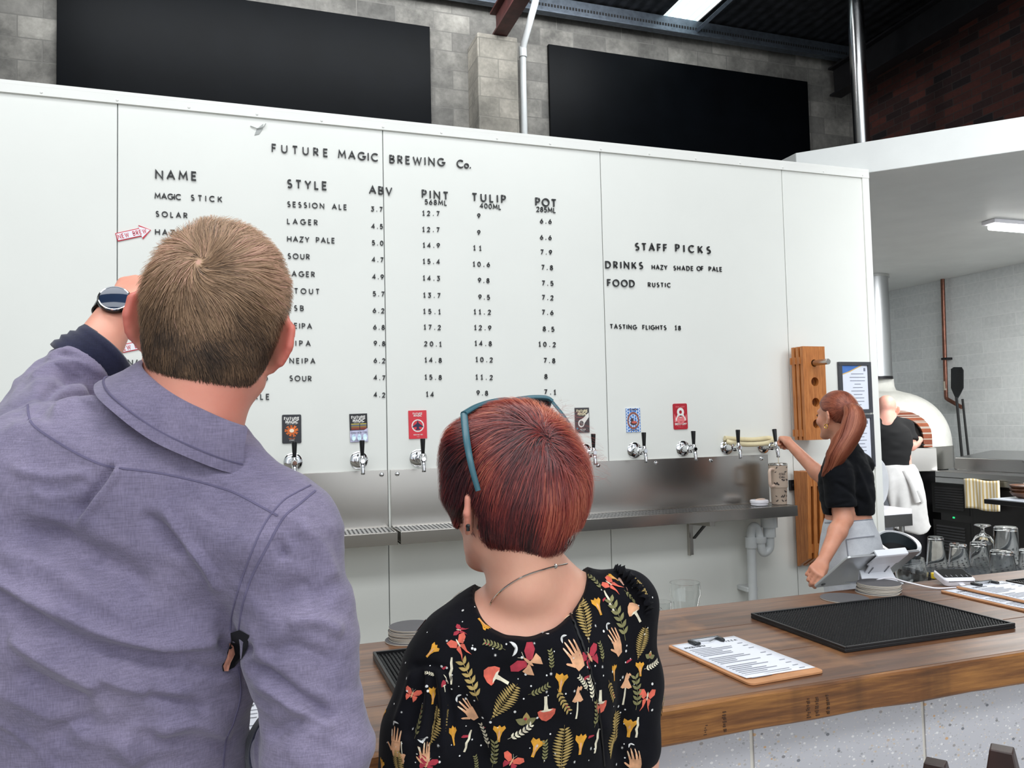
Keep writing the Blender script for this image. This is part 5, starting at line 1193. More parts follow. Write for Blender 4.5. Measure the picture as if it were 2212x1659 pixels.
# the lower hem is closed by trousers; the cuff ends are cut clean
fsh=lambda P: np.maximum(fs_(P),np.where(np.linalg.norm(P-cuf,axis=1)<.10,(P-cuf)@cd_-.0,-1))
lo,hi=bbox([p for p in sh if p[0]=='seg']); lo[2]=.86; lo[:2]-=.12; hi[:2]+=.10
Vs,Fs=surfnet(fsh,lo,hi,.0036,3); Ns=vnorm(Vs,Fs)
A=(CR*.5+CU*.8)
st=np.stack([Vs@CR,Vs@CU,Vs@CF],1)
def rot2(s,a): c,q=math.cos(a),math.sin(a); return np.stack([s[:,0]*c+s[:,1]*q,-s[:,0]*q+s[:,1]*c,s[:,2]],1)
big=fbm(rot2(st,-.5)*V3(4,16,5),3,3); mid=fbm(rot2(st,-.62)*V3(12,44,14),3,9); m2=fbm(rot2(st,.7)*V3(16,50,18),2,21)
rdg=1-np.abs(fbm(rot2(st,-.55)*V3(7,24,8),2,31)); rdg=np.clip(rdg-.55,0,1)**1.5*2
Vs=Vs+Ns*(.0042*big+.0016*mid+.0010*m2+.006*rdg)[:,None]
CRE=[([(0,1131),(80,1159),(139,1171),(199,1206),(278,1242),(330,1285)],30,-.009),
([(-60,1240),(0,1258),(99,1318),(179,1357),(258,1381),(338,1397),(417,1397),(487,1390)],17,.0075,True,-1),
([(0,1290),(99,1352),(200,1398),(330,1425),(440,1420)],22,-.006),
([(20,1370),(71,1409),(159,1457),(220,1490)],15,.006),([(30,1440),(120,1490),(200,1525)],20,-.005),
([(346,1085),(397,1159),(449,1222),(478,1280)],13,.006,True,1),([(305,1110),(357,1147),(405,1200)],14,-.005),
([(420,1501),(334,1493),(270,1480),(200,1450)],12,.005),([(450,1536),(377,1512),(310,1495)],14,-.005),
([(240,1012),(205,1060),(150,1132)],7,-.007,False),([(252,1018),(222,1066),(165,1140)],9,.005,False),
([(60,1060),(120,1075),(190,1060)],14,.003),([(20,1010),(110,1030),(200,1020)],12,.003),
([(400,1440),(470,1450),(520,1440)],12,-.004),([(330,1580),(420,1560),(500,1590)],16,.005),([(100,1590),(200,1560),(280,1590)],22,-.005),
([(596,1159),(606,1180),(618,1206)],8,-.005),([(530,1435),(596,1473),(655,1516),(725,1552)],14,-.007),([(545,1462),(600,1496),(660,1540),(720,1580)],15,.006),
([(576,1596),(650,1560),(700,1570)],16,-.005),([(600,1300),(660,1270),(720,1290)],22,-.004),([(620,1350),(680,1340),(740,1370)],16,.005),([(560,1420),(640,1400),(730,1440)],20,-.005),
([(640,1130),(690,1180),(720,1260)],18,.004),
([(118,872),(150,850),(203,846),(238,858)],11,-.009),([(95,905),(140,880),(200,872),(250,880)],12,.006),([(60,840),(110,800),(170,790),(215,830)],13,.006),([(80,870),(130,825),(180,815),(225,850)],9,-.006),
([(100,785),(150,760),(200,790),(240,850)],10,.005),([(30,905),(70,880),(120,905)],14,-.006),([(470,1380),(505,1405),(545,1400)],12,-.006),
([(205,1540),(260,1600),(300,1659)],25,.005)]
CRE=[(c[0],c[1],c[2]*2.0)+tuple(c[3:]) for c in CRE]
Vs=sculpt(Vs,vnorm(Vs,Fs),CRE)
for _ in range(2): Vs=lap(Vs,Fs,.45)
shirt=npmesh('shirt',Vs,Fs,linen,T0); shb=bvh_of(Vs,Fs)
for pts,w in (([(60,874),(69,914),(120,952),(188,990),(239,1008),(325,1019),(398,1033),(496,1060),(560,1092),(600,1114)],.0013),([(681,1060),(645,1090),(612,1119),(575,1185),(544,1246),(525,1305),(516,1361)],.0014),([(671,1048),(636,1066),(608,1085),(572,1131),(545,1190),(520,1258),(503,1320),(497,1361)],.001),([(515,1440),(520,1500),(505,1560),(488,1600),(482,1659)],.0013),([(300,838),(362,846),(430,880),(500,930)],.0)):
    p=surf_path(shb,pts,.0004)
    if w and len(p)>3: v_,f_=ribbon(p,w,.0005); MB().add(v_,f_).build('seam',seam_m,shirt,fix=False)
# torn hole at the armpit with skin showing
def patch(bvh,pts,lift,m,name,par):
    c=np.mean(pts,0); P=[]
    for k in (1.,.66,.33): P+=[bvh.ray_cast(Vector(CP),Vector(ray(*(c+(np.array(q)-c)*k))).normalized()) for q in pts]
    P.append(bvh.ray_cast(Vector(CP),Vector(ray(*c)).normalized())); n=len(pts)
    if any(h[0] is None for h in P): return
    vs=[np.array(h[0])+np.array(h[1])*lift for h in P]; fs=[(k*n+i,k*n+(i+1)%n,(k+1)*n+(i+1)%n,(k+1)*n+i) for k in (0,1) for i in range(n)]+[(2*n+i,2*n+(i+1)%n,3*n) for i in range(n)]
    return MB().add(vs,fs).build(name,m,par,ang=None)
patch(shb,[(498,1366),(520,1360),(541,1372),(536,1400),(524,1424),(506,1440),(494,1446),(480,1452),(479,1436),(490,1408),(500,1385)],.0016,mat('torn_hole_dark',(16,14,20),.95),'torn_hole',shirt)
patch(shb,[(497,1384),(504,1396),(503,1414),(495,1428),(490,1453),(481,1450),(480,1434),(486,1420),(492,1404)],.0030,skin1,'skin_in_hole',shirt)
# collar
cu=CR-ca*(CR@ca); cu/=np.linalg.norm(cu); cv=-CF+ca*(CF@ca); cv/=np.linalg.norm(cv); prof=[(.070,.020),(.073,.025),(.0775,.024),(.087,.004),(.101,-.020),(.1025,-.024),(.0995,-.025),(.082,-.006),(.072,.010),(.070,.020)]
m=MB(); n=72; vs=[];fs=[]
for i in range(n):
    a=math.radians(30+160*i/(n-1)); d=cu*1.12*math.cos(a)+cv*math.sin(a); wob=.0025*math.sin(3*a+1)+.0015*math.sin(7*a)
    for r,z in prof[:-1]: vs.append(cc+d*(r+(wob if z<0 else 0))+ca*(z+(wob*.8 if z<0 else 0)))
k=len(prof)-1
for i in range(n-1):
    for j in range(k): fs.append((i*k+j,(i+1)*k+j,(i+1)*k+(j+1)%k,i*k+(j+1)%k))
col=m.add(vs,fs+[tuple(range(k)),tuple((n-1)*k+j for j in range(k))]).build('collar',linen,shirt,ang=1.)
cs=[]
for i in range(n):
    a=math.radians(31+158*i/(n-1)); d=cu*1.12*math.cos(a)+cv*math.sin(a); wob=.0025*math.sin(3*a+1)+.0015*math.sin(7*a); cs.append((cc+d*(.0975+wob)+ca*(-.0125+wob*.6),d))
v_,f_=ribbon(cs,.0009,.0006); MB().add(v_,f_).build('collar_stitching',seam_m,shirt,fix=False)
# rolled cuffs
def rolled_cuff(c,d,r0,L,m,par,seed):
    u,v,d=frame(d); vs=[];fs=[]; n=64; prof=[(.80,-.9),(1.0,-1.0),(1.06,-.72),(1.02,-.5),(1.085,-.3),(1.03,-.06),(1.08,.15),(1.02,.36),(1.05,.6),(1.0,.92),(.93,1.0),(.84,.85)]
    for i in range(n):
        a=2*PI*i/n
        for q,z in prof:
            w=.05*math.sin(2*a+seed+z*2)+.025*math.sin(5*a+z*5)
            vs.append(c+(u*math.cos(a)+v*math.sin(a))*r0*(q+w*.6)+d*(L*z+.006*math.sin(a*2+seed)))
    k=len(prof)
    for i in range(n):
        for j in range(k-1): fs.append((i*k+j,((i+1)%n)*k+j,((i+1)%n)*k+j+1,i*k+j+1))
    return MB().add(vs,fs).build('rolled_cuff',m,par,ang=2.)
rolled_cuff(cuf+cd_*.004,cd_,.0595,.028,linen_d,shirt,1.)
wd_=(wrL-elL)/np.linalg.norm(wrL-elL); cd_=wd_
dR=(wrR-elR)/np.linalg.norm(wrR-elR); rolled_cuff(elR+(wrR-elR)*.42,dR,.056,.045,linen_d,shirt,2.)
# trousers and shoes
tr=[fnp(loft(pel+V3(0,0,-.1),V3(sp0[0],sp0[1],1.02),[0,1],[.17,.160],[.125,.112],Zt),.04)]
for sx in (-1,1):
    hp=pel+V3(sx*.085,0,-.06); kn=V3(pel[0]+sx*.10,pel[1]+.01,.50); an=V3(pel[0]+sx*.11,pel[1]-.02,.09); tr+=chain([hp,kn,an],[.10,.072,.062],.04)
lo,hi=bbox(tr); hi[2]=1.06; hi[:2]+=.1; lo[:2]-=.1; Vt,Ft=surfnet(lambda P: ev(tr,P),lo,hi,.008,2); npmesh('trousers',Vt,Ft,denim,T0)
shoe_m=mat('dark_shoe',(30,28,28),.5)
for sx in (-1,1):
    an=V3(pel[0]+sx*.11,pel[1]-.02,.09); S_=[seg(an+V3(0,-.03,-.04),an+V3(sx*.022,.16,-.048),.047,.042,.02),seg(an+V3(0,-.01,.0),an+V3(0,-.01,-.04),.046,.05,.02)]
    lo,hi=bbox(S_); Vt,Ft=surfnet(lambda P: np.maximum(ev(S_,P),.001-P[:,2]),lo,hi,.007,2); npmesh('shoe',Vt,Ft,shoe_m,T0)
# watch
wc=wrL-cd_*.002; wn=V3(.30,-.10,1.); wn-=cd_*(wn@cd_); wn/=np.linalg.norm(wn); ws=np.cross(cd_,wn)
W=MB(); vs=[];fs=[];n=48
for i in range(n):
    a=2*PI*i/n
    for q,z in ((.0305,-.011),(.0335,-.010),(.0335,.010),(.0305,.011)): vs.append(wc+(ws*math.cos(a)*1.06+wn*math.sin(a))*q+cd_*z)
for i in range(n):
    for j in range(4): fs.append((i*4+j,((i+1)%n)*4+j,((i+1)%n)*4+(j+1)%4,i*4+(j+1)%4))
blk=mat('black_watch_metal',(18,18,20),.22,.4); band=W.add(vs,fs).build('watch_band',blk,T0,ang=.8)
vc=wc+wn*.0312
MB().lathe([(.0225,0),(.0245,.003),(.0245,.0085),(.0215,.0105)],vc,wn,40).build('watch_case',blk,band,ang=.5)
MB().lathe([(.0215,.0103),(.0205,.0108),(.0,.0110)],vc,wn,40,close=False).build('watch_face',mat('blue_glass_dial',(36,48,70),.06,0,.1),band)
MB().lathe([(.0217,.0098),(.0234,.0095),(.0226,.0112),(.0213,.0108)],vc,wn,40,close=False).build('watch_bezel',chrome,band)
MB().obox(vc+ws*.024+wn*.005,(ws,cd_,wn),(.003,.003,.003)).build('watch_crown',chrome,band)
# hair
skull=head(hc,Mm,1.0)[:1]+[ell(hc+Mm@V3(0,-.035,-.030),V3(.064,.060,.062),Mm,.03)]
fsk=lambda P: ev(skull,P)
loc=lambda P: (P-hc)@Mm
def margin(P):
    q=loc(P); x,y,z=np.abs(q[:,0]),q[:,1],q[:,2]
    zl=np.interp(y,[-.12,-.05,-.028,-.012,.02,.05,.075,.1],[-.086,-.084,-.07,.012,.014,.026,.05,.07]); return (z-zl)+.006*vn(P*90,4)
fcap=lambda P: np.maximum(fsk(P)-.0012-.0008*np.clip(margin(P)/.03,0,1),-margin(P)*.7)
Vc,Fc=surfnet(fcap,hc-.14,hc+.14,.004,2)
wh=None
h=bvh_of(Vc,Fc).ray_cast(Vector(CP),Vector(ray(428,566)).normalized()); wh=np.array(h[0]) if h[0] is not None else hc+Mm@V3(-.02,-.07,.08)
ms=RandomS=np.random.RandomState(5)
idx=ms.choice(len(Vc),60000); roots=Vc[idx]+ms.normal(0,.0015,(60000,3)); nv=vnorm(Vc,Fc)[idx]
ok=(margin(roots)>.002)&(np.linalg.norm(roots-wh,axis=1)>.002+ms.uniform(0,.007,60000))&(((CP-roots)*nv).sum(1)>-.15); roots=roots[ok][:26000]
q=loc(roots); z=q[:,2]; dw_=np.linalg.norm(roots-wh,axis=1)
top=np.clip((z-.0)/.07,0,1); front=np.clip((q[:,1]+.02)/.08,0,1)
Ln=.010+.022*np.clip((z+.08)/.12,0,1)+.016*top*(1-.5*np.exp(-(dw_/.03)**2)); Ln*=ms.uniform(.7,1.2,len(roots)); Ln*=np.clip(.3+dw_/.05,0,1)
fr=np.clip((loc(roots)[:,1]+.03)/.10,0,1)
def flow(P):
    d=P-wh; d=d/(np.linalg.norm(d,axis=1)[:,None]+1e-6); sw=np.cross(np.tile(wh-hc,(len(P),1)),P-wh); sw/=np.linalg.norm(sw,axis=1)[:,None]+1e-6
    clump=np.stack([vn(P*55,1),vn(P*55,2),vn(P*55,3)],1); q=loc(P); up=np.clip((q[:,2]-.02)/.07,0,1)[:,None]
    near=np.exp(-(np.linalg.norm(P-wh,axis=1)/.045)**2)[:,None]
    return d*1.+sw*(.3+.5*near)+clump*.5-Mm[:,2]*.4*(1-up)+(Mm[:,0]*.55+Mm[:,1]*.1)*up*(1-near)
lift0=.0018+.0022*top+.0055*top*fr; lift1=lift0*(1.2+.9*top)*ms.uniform(.5,1.6,len(roots))
C,N=strands(fsk,roots,flow,Ln,5,lambda t:.0022+(lift0*(1-t)+lift1*t)*t,None,.10,ms)
V1,F1=strand_mesh(C,N,.00046*ms.uniform(.7,1.3,len(roots)),.3)
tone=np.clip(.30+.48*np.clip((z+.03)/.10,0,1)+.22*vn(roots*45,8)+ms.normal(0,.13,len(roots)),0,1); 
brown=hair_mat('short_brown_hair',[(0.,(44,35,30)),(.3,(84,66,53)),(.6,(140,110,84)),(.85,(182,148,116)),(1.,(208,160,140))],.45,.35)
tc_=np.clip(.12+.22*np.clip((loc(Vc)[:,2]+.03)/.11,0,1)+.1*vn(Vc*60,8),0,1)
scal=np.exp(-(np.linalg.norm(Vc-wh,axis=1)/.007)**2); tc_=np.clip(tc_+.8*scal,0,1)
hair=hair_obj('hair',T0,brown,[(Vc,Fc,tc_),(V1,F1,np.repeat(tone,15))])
for sg in (-1,1):
    e=hc+Mm@V3(sg*.031,.0905,.002); MB().lathe([(0,-.0085),(.004,-.0078),(.0052,-.006)],e-Mm[:,1]*0,-Mm[:,1],16,close=False).build('eye',mat('grey_iris',(70,84,90),.1),T0)
# ================================================================ WOMAN IN THE PRINTED DRESS
skin2=skin_mat('warm_fair_skin',(222,160,136),(234,178,152))
T1=T('person','woman from behind with short red-brown hair, in a black dress printed with mushrooms and ferns','person',tuple(at(1150,1659,1.17)*V3(1,1,0)))
Mw=HM(-15,6,2); hw_=at(1108,1086,1.15); s_=.93
nbw=at(1158,1268,1.18); spA=at(1128,1700,1.18); spB=at(1142,1420,1.18); spC=at(1155,1330,1.18)
sL=at(962,1462,1.12); sR=at(1350,1302,1.215); eL=at(893,1725,1.12); eR=at(1366,1640,1.215); wL=at(940,1760,1.28); wR=at(1330,1740,1.36)
Bw=HM(-5)
pw_=V3(spA[0],spA[1],.86)
bd=[fnp(loft(pw_,spB,[0,.5,1],[.150,.112,.135],[.095,.078,.086],Bw),.04),fnp(loft(spB,nbw,[0,.5,.8,1],[.135,.128,.085,.058],[.086,.080,.062,.054],Bw),.04)]
bd+=[seg(spC,sL,.052,.045,.05),seg(at(1175,1300,1.185),sR,.045,.040,.04),seg(nbw+V3(0,0,-.02),at(1000,1398,1.14),.042,.042,.04),seg(nbw,hw_+Mw@V3(0,-.025,-.05),.053,.048,.03)]
bd+=chain([sL,eL],[.043,.036],.03)+chain([eL,eL+(wL-eL)*.3,wL],[.036,.036,.025],.02)+chain([sR,eR],[.040,.036],.03)+chain([eR,eR+(wR-eR)*.3,wR],[.036,.035,.025],.02)
bd+=head(hw_,Mw,s_,1.0,True,True,.008)+hand(wL,V3(.2,.9,-.2),V3(-.3,.1,.95),True,(.4,.4,.4,.4),.9)+hand(wR,V3(-.1,.9,-.2),V3(.3,.1,.95),False,(.4,.4,.4,.4),.9)
for sx in (-1,1):
    hp=pw_+V3(sx*.075,0,-.02); kn=V3(pw_[0]+sx*.085,pw_[1]+.01,.45); an=V3(pw_[0]+sx*.09,pw_[1]-.02,.08); bd+=chain([hp,kn,an],[.082,.05,.036],.03)+[seg(an+V3(0,-.02,-.045),an+V3(sx*.02,.13,-.052),.032,.025,.02)]
fbw=lambda P: ev(bd,P)
lo,hi=bbox(bd); Vw,Fw=surfnet(fbw,lo,hi,.0036,2); wbody=npmesh('body',Vw,Fw,skin2,T1,attrs={'flush':flush(Vw,hw_,Mw)*.5}); wb=bvh_of(Vw,Fw)
# dress
dr=[fnp(loft(V3(spA[0],spA[1],.50),spB,[0,.35,.55,.7,1],[.26,.19,.14,.132,.155],[.22,.15,.105,.098,.105],Bw),.04),fnp(loft(spB,nbw,[0,.5,.8,1],[.155,.148,.105,.07],[.105,.098,.078,.066],Bw),.04)]
dr+=[seg(spC,sL,.068,.058,.05),seg(at(1170,1312,1.185),sR,.054,.047,.04),seg(nbw+V3(0,0,-.035),at(1000,1404,1.14),.045,.047,.04)]
dr+=chain([sL,sL+(eL-sL)*.45,sL+(eL-sL)*.85],[.054,.064,.060],.03)+chain([sR,sR+(eR-sR)*.5,sR+(eR-sR)*.9],[.044,.048,.046],.03)
nk=at(1146,1230,1.19); NKM=np.stack([CR*.97+CU*.24,CF,CU*.97-CR*.24],1)
def fdr(P):
    d=ev(dr,P); q=(P-nk)@NKM; e=(np.sqrt((q[:,0]/.088)**2+(q[:,2]/.068)**2)-1)*.07
    return np.maximum(d,np.where(np.abs(q[:,1])<.25,-e,-1))
lo,hi=bbox([p for p in dr if p[0]=='seg']); lo[2]=.5; lo[:2]-=.14; hi[:2]+=.14
Vd,Fd=surfnet(fdr,lo,hi,.0036,2)
sd=np.stack([Vd@CR,Vd@CU,Vd@CF],1); Vd=Vd+vnorm(Vd,Fd)*(.0022*fbm(sd*V3(16,6,12),3,5)+.0007*fbm(sd*V3(50,28,40),2,6))[:,None]
DC=[([(912,1440),(905,1520),(880,1600)],10,-.009),([(930,1445),(940,1530),(925,1640)],10,-.009),([(955,1452),(975,1530),(985,1620)],9,-.007),([(920,1440),(922,1530),(902,1630)],8,.006),([(943,1445),(957,1530),(955,1640)],8,.006),([(895,1445),(880,1500),(855,1570)],9,.006),
([(885,1440),(930,1436),(975,1455)],9,-.006),([(985,1480),(1030,1560),(1050,1659)],16,-.006),([(1000,1470),(1060,1560),(1090,1659)],18,.004),([(1335,1420),(1345,1520),(1330,1640)],14,-.006),([(1300,1560),(1340,1600),(1390,1640)],14,.005),
([(1040,1430),(1120,1460),(1200,1450)],20,-.004),([(1150,1580),(1200,1560),(1290,1600)],18,-.004),([(1352,1236),(1378,1270),(1395,1310)],6,.006),([(1330,1236),(1360,1275),(1384,1330)],6,-.006),([(1225,1300),(1262,1400),(1292,1510),(1306,1659)],5,-.004)]
Vd=sculpt(Vd,vnorm(Vd,Fd),DC); db=bvh_of(Vd,Fd); Nd=vnorm(Vd,Fd)
cloth=fabric_mat('black_printed_cotton',(11,11,15),(19,19,26),rough=.9,slub=False); cloth.node_tree.nodes['Principled BSDF'].inputs['Sheen Weight'].default_value=.03
INK=[cloth]+[mat('print_'+n,c,.85,0,.12,70) for n,c in (('mustard',(224,160,52)),('cream',(236,222,196)),('olive_gold',(176,150,90)),('coral',(222,104,84)),('crimson',(176,52,68)),('peach',(226,170,130)),('sage',(130,126,84)),('white',(232,230,226)),('grey_blue',(74,78,92)))]
MU,CRM,OLV,COR,CRI,PEA,SAG,WHI,GRB=range(1,10)
leaf=lambda L,w,n=5: [(L*i/n,w*math.sin(PI*min(1,(i/n))**.8)) for i in range(n+1)]+[(L*i/n,-w*math.sin(PI*min(1,(i/n))**.8)) for i in range(n-1,0,-1)]
def tf(poly,x,y,a,s=1.,my=1): c,q=math.cos(a),math.sin(a); return [(x+s*(p[0]*c-p[1]*my*q),y+s*(p[0]*q+p[1]*my*c)) for p in poly]
def m_fern(c=OLV):
    o=[(tf([(0,-.004),(1,-.002),(1,.002),(0,.004)],0,0,0,1.),c)]
    for i in range(15):
        x=.08+.88*i/15; L=.30*math.sin(PI*(.16+.80*(1-i/15)))*(1-.35*i/15)
        for sg in (-1,1): o.append((tf(leaf(L,.022,4),x,0,sg*1.25),c))
    return o
def m_sprig(c=SAG,n=6,berries=False,curve=.3):
    o=[];a=0;x=y=0
    for i in range(n):
        o.append((tf([(0,-.008),(1/n,-.006),(1/n,.006),(0,.008)],x,y,a),c)); x+=math.cos(a)/n; y+=math.sin(a)/n; a+=curve/n
        for sg in (-1,1): o.append((tf(leaf(.22,.045),x,y,a+sg*.75),c))
        if berries and i>n-3: o.append((circ(x+.05*math.cos(a+1.4),y+.06*math.sin(a+1.4),.035,.035,8),CRI))
    return o
def m_mush(cap=COR,st=CRM):
    return [([(-.05,0),(.05,0),(.06,.25),(.09,.5),(-.07,.5),(-.04,.25)],st),([(-.30,.46),(-.2,.42),(0,.46),(.2,.42),(.30,.46),(.27,.62),(.15,.80),(0,.88),(-.15,.80),(-.27,.62)],cap),([(-.22,.45),(0,.41),(.22,.45),(.1,.50),(-.1,.50)],st)]
def m_thin():
    return [([(-.03,0),(.03,0),(.035,.3),(.02,.62),(-.02,.62),(-.02,.3)],CRM),([(-.20,.60),(-.1,.55),(0,.58),(.1,.55),(.20,.60),(.08,.80),(.02,.98),(.10,1.05),(.16,1.),(.14,.95),(.08,.98),(.0,1.06),(-.05,.95),(-.08,.8)],PEA)]
def m_chant(): return [([(-.07,0),(.07,0),(.08,.25),(.16,.5),(.34,.72),(.26,.86),(.1,.78),(0,.9),(-.12,.80),(-.30,.88),(-.33,.68),(-.14,.48),(-.07,.25)],MU),([(-.02,.1),(.02,.1),(.05,.5),(.0,.66),(-.05,.5)],PEA)]
def m_moth(c=COR,c2=CRI):
    o=[]
    for sg in (-1,1): o+=[([(0,.08),(sg*.18,.34),(sg*.46,.42),(sg*.58,.28),(sg*.44,.08),(sg*.14,-.04)],c),([(0,0),(sg*.16,-.04),(sg*.36,-.02),(sg*.34,-.22),(sg*.22,-.42),(sg*.1,-.2)],c2),(tf([(0,-.008),(.22,-.004),(.22,.004),(0,.008)],0,.2,PI/2-sg*.5),CRM)]
    return o+[(circ(0,.02,.045,.22,8),PEA)]
def m_luna(c=COR):
    o=[]
    for sg in (-1,1): o+=[([(0,.1),(sg*.2,.36),(sg*.44,.34),(sg*.40,.1),(sg*.16,-.08)],c),([(0,0),(sg*.2,-.12),(sg*.16,-.4),(sg*.24,-.66),(sg*.1,-.44),(sg*.03,-.2)],c)]
    return o+[(circ(0,.06,.035,.2,8),CRM)]
def m_hand():
    o=[([(-.15,0),(.12,0),(.19,.25),(.22,.50),(-.18,.52),(-.22,.28)],PEA)]
    for x,L,a in ((-.15,.34,.16),(-.05,.44,.05),(.06,.42,-.06),(.16,.34,-.18)): o.append((tf([(0,-.042),(L,-.024),(L+.04,0),(L,.024),(0,.042)],x,.48,PI/2+a),PEA)); o.append((tf([(L*.45,-.02),(L,-.012),(L+.03,0),(L,.012),(L*.45,.02)],x,.48,PI/2+a),CRM))
    o+= [(tf([(0,-.045),(.28,-.03),(.32,0),(.28,.03),(0,.05)],-.17,.2,PI/2+.75),PEA)]+m_moon(.0,1.0,.14)
    return o
def m_moon(x=0,y=0,r=.5):
    P=arc(x,y,r,r,20,200,10)+[(x+r*.75*math.cos(math.radians(a)),y+r*.16+r*.72*math.sin(math.radians(a))) for a in range(190,29,-16)]
    return [(P,WHI)]
def m_tri(): return [(tf(leaf(.5,.16,6),0,0,a),SAG if i else OLV) for i,a in enumerate((PI/2,PI/2+1.15,PI/2-1.15))]+[(circ(-.04,.22,.06,.06,8),CRI),(tf([(0,-.01),(.3,-.006),(.3,.006),(0,.01)],0,0,-PI/2-.2),GRB)]
def m_star(): return [(tf([(0,-.07),(.5,0),(0,.07)],0,0,PI/4*i),WHI) for i in range(8)]
def m_dot(): return [(circ(0,0,.5,.5,8),WHI)]
def m_worm(c=CRM): return [(tf([(0,-.05),(.2,-.07),(.4,-.03),(.6,-.08),(.8,-.04),(1,-.03),(1,.04),(.8,.07),(.6,.03),(.4,.09),(.2,.03),(0,.05)],0,0,0),c)]
def m_red(): return [([(-.5,-.1),(-.3,-.16),(.3,-.12),(.5,0),(.3,.12),(-.3,.16)],CRI)]
DV=[];DF=[];DM=[];occ=[]
def put(motif,P,n,dirv,size,lift=.0009):
    # lay a flat motif onto the cloth around surface point P
    d=dirv-n*(n@dirv); d/=np.linalg.norm(d); e=np.cross(n,d)
    for li,(poly,m) in enumerate(motif):
        Q=[]
        n0=len(poly)
        for i in range(n0):
            a,b=poly[i],poly[(i+1)%n0]; k=max(1,int(math.hypot(b[0]-a[0],b[1]-a[1])*size/.006))
            for j in range(k): Q.append((a[0]+(b[0]-a[0])*j/k,a[1]+(b[1]-a[1])*j/k))
        w=[P+(d*q[1]+e*-q[0])*size for q in Q]; pts=[]
        for p in w:
            h=db.find_nearest(Vector(p)); pts.append(np.array(h[0])+np.array(h[1])*(lift+.00025*min(li,3)))
        c=np.mean([np.array(p) for p in w],0); h=db.find_nearest(Vector(c)); c=np.array(h[0])+np.array(h[1])*(lift+.00025*min(li,3)+.0003)
        k=len(DV); DV.extend(pts+[c]); N_=len(pts); DF.extend([(k+i,k+(i+1)%N_,k+N_) for i in range(N_)]); DM.extend([m]*N_)
    occ.append((P,size*.5))
def putpx(mf,x,y,ang,Lpx,anchor=(0,.5)):
    h=db.ray_cast(Vector(CP),Vector(ray(x,y)).normalized())
    if h[0] is None: return
    P=np.array(h[0]); n=np.array(h[1]); dep=(P-CP)@CF; a=math.radians(ang); d=CR*math.sin(a)+CU*math.cos(a); s=Lpx*dep/FPX
    mot=[([(p[0]-anchor[0],p[1]-anchor[1]) for p in poly],m) for poly,m in mf]; put(mot,P,n,d,s)
RX=lambda mf: [([( -p[1],p[0]) for p in poly],m) for poly,m in mf]   # x-running motifs turned to point up
g=random.Random(4)
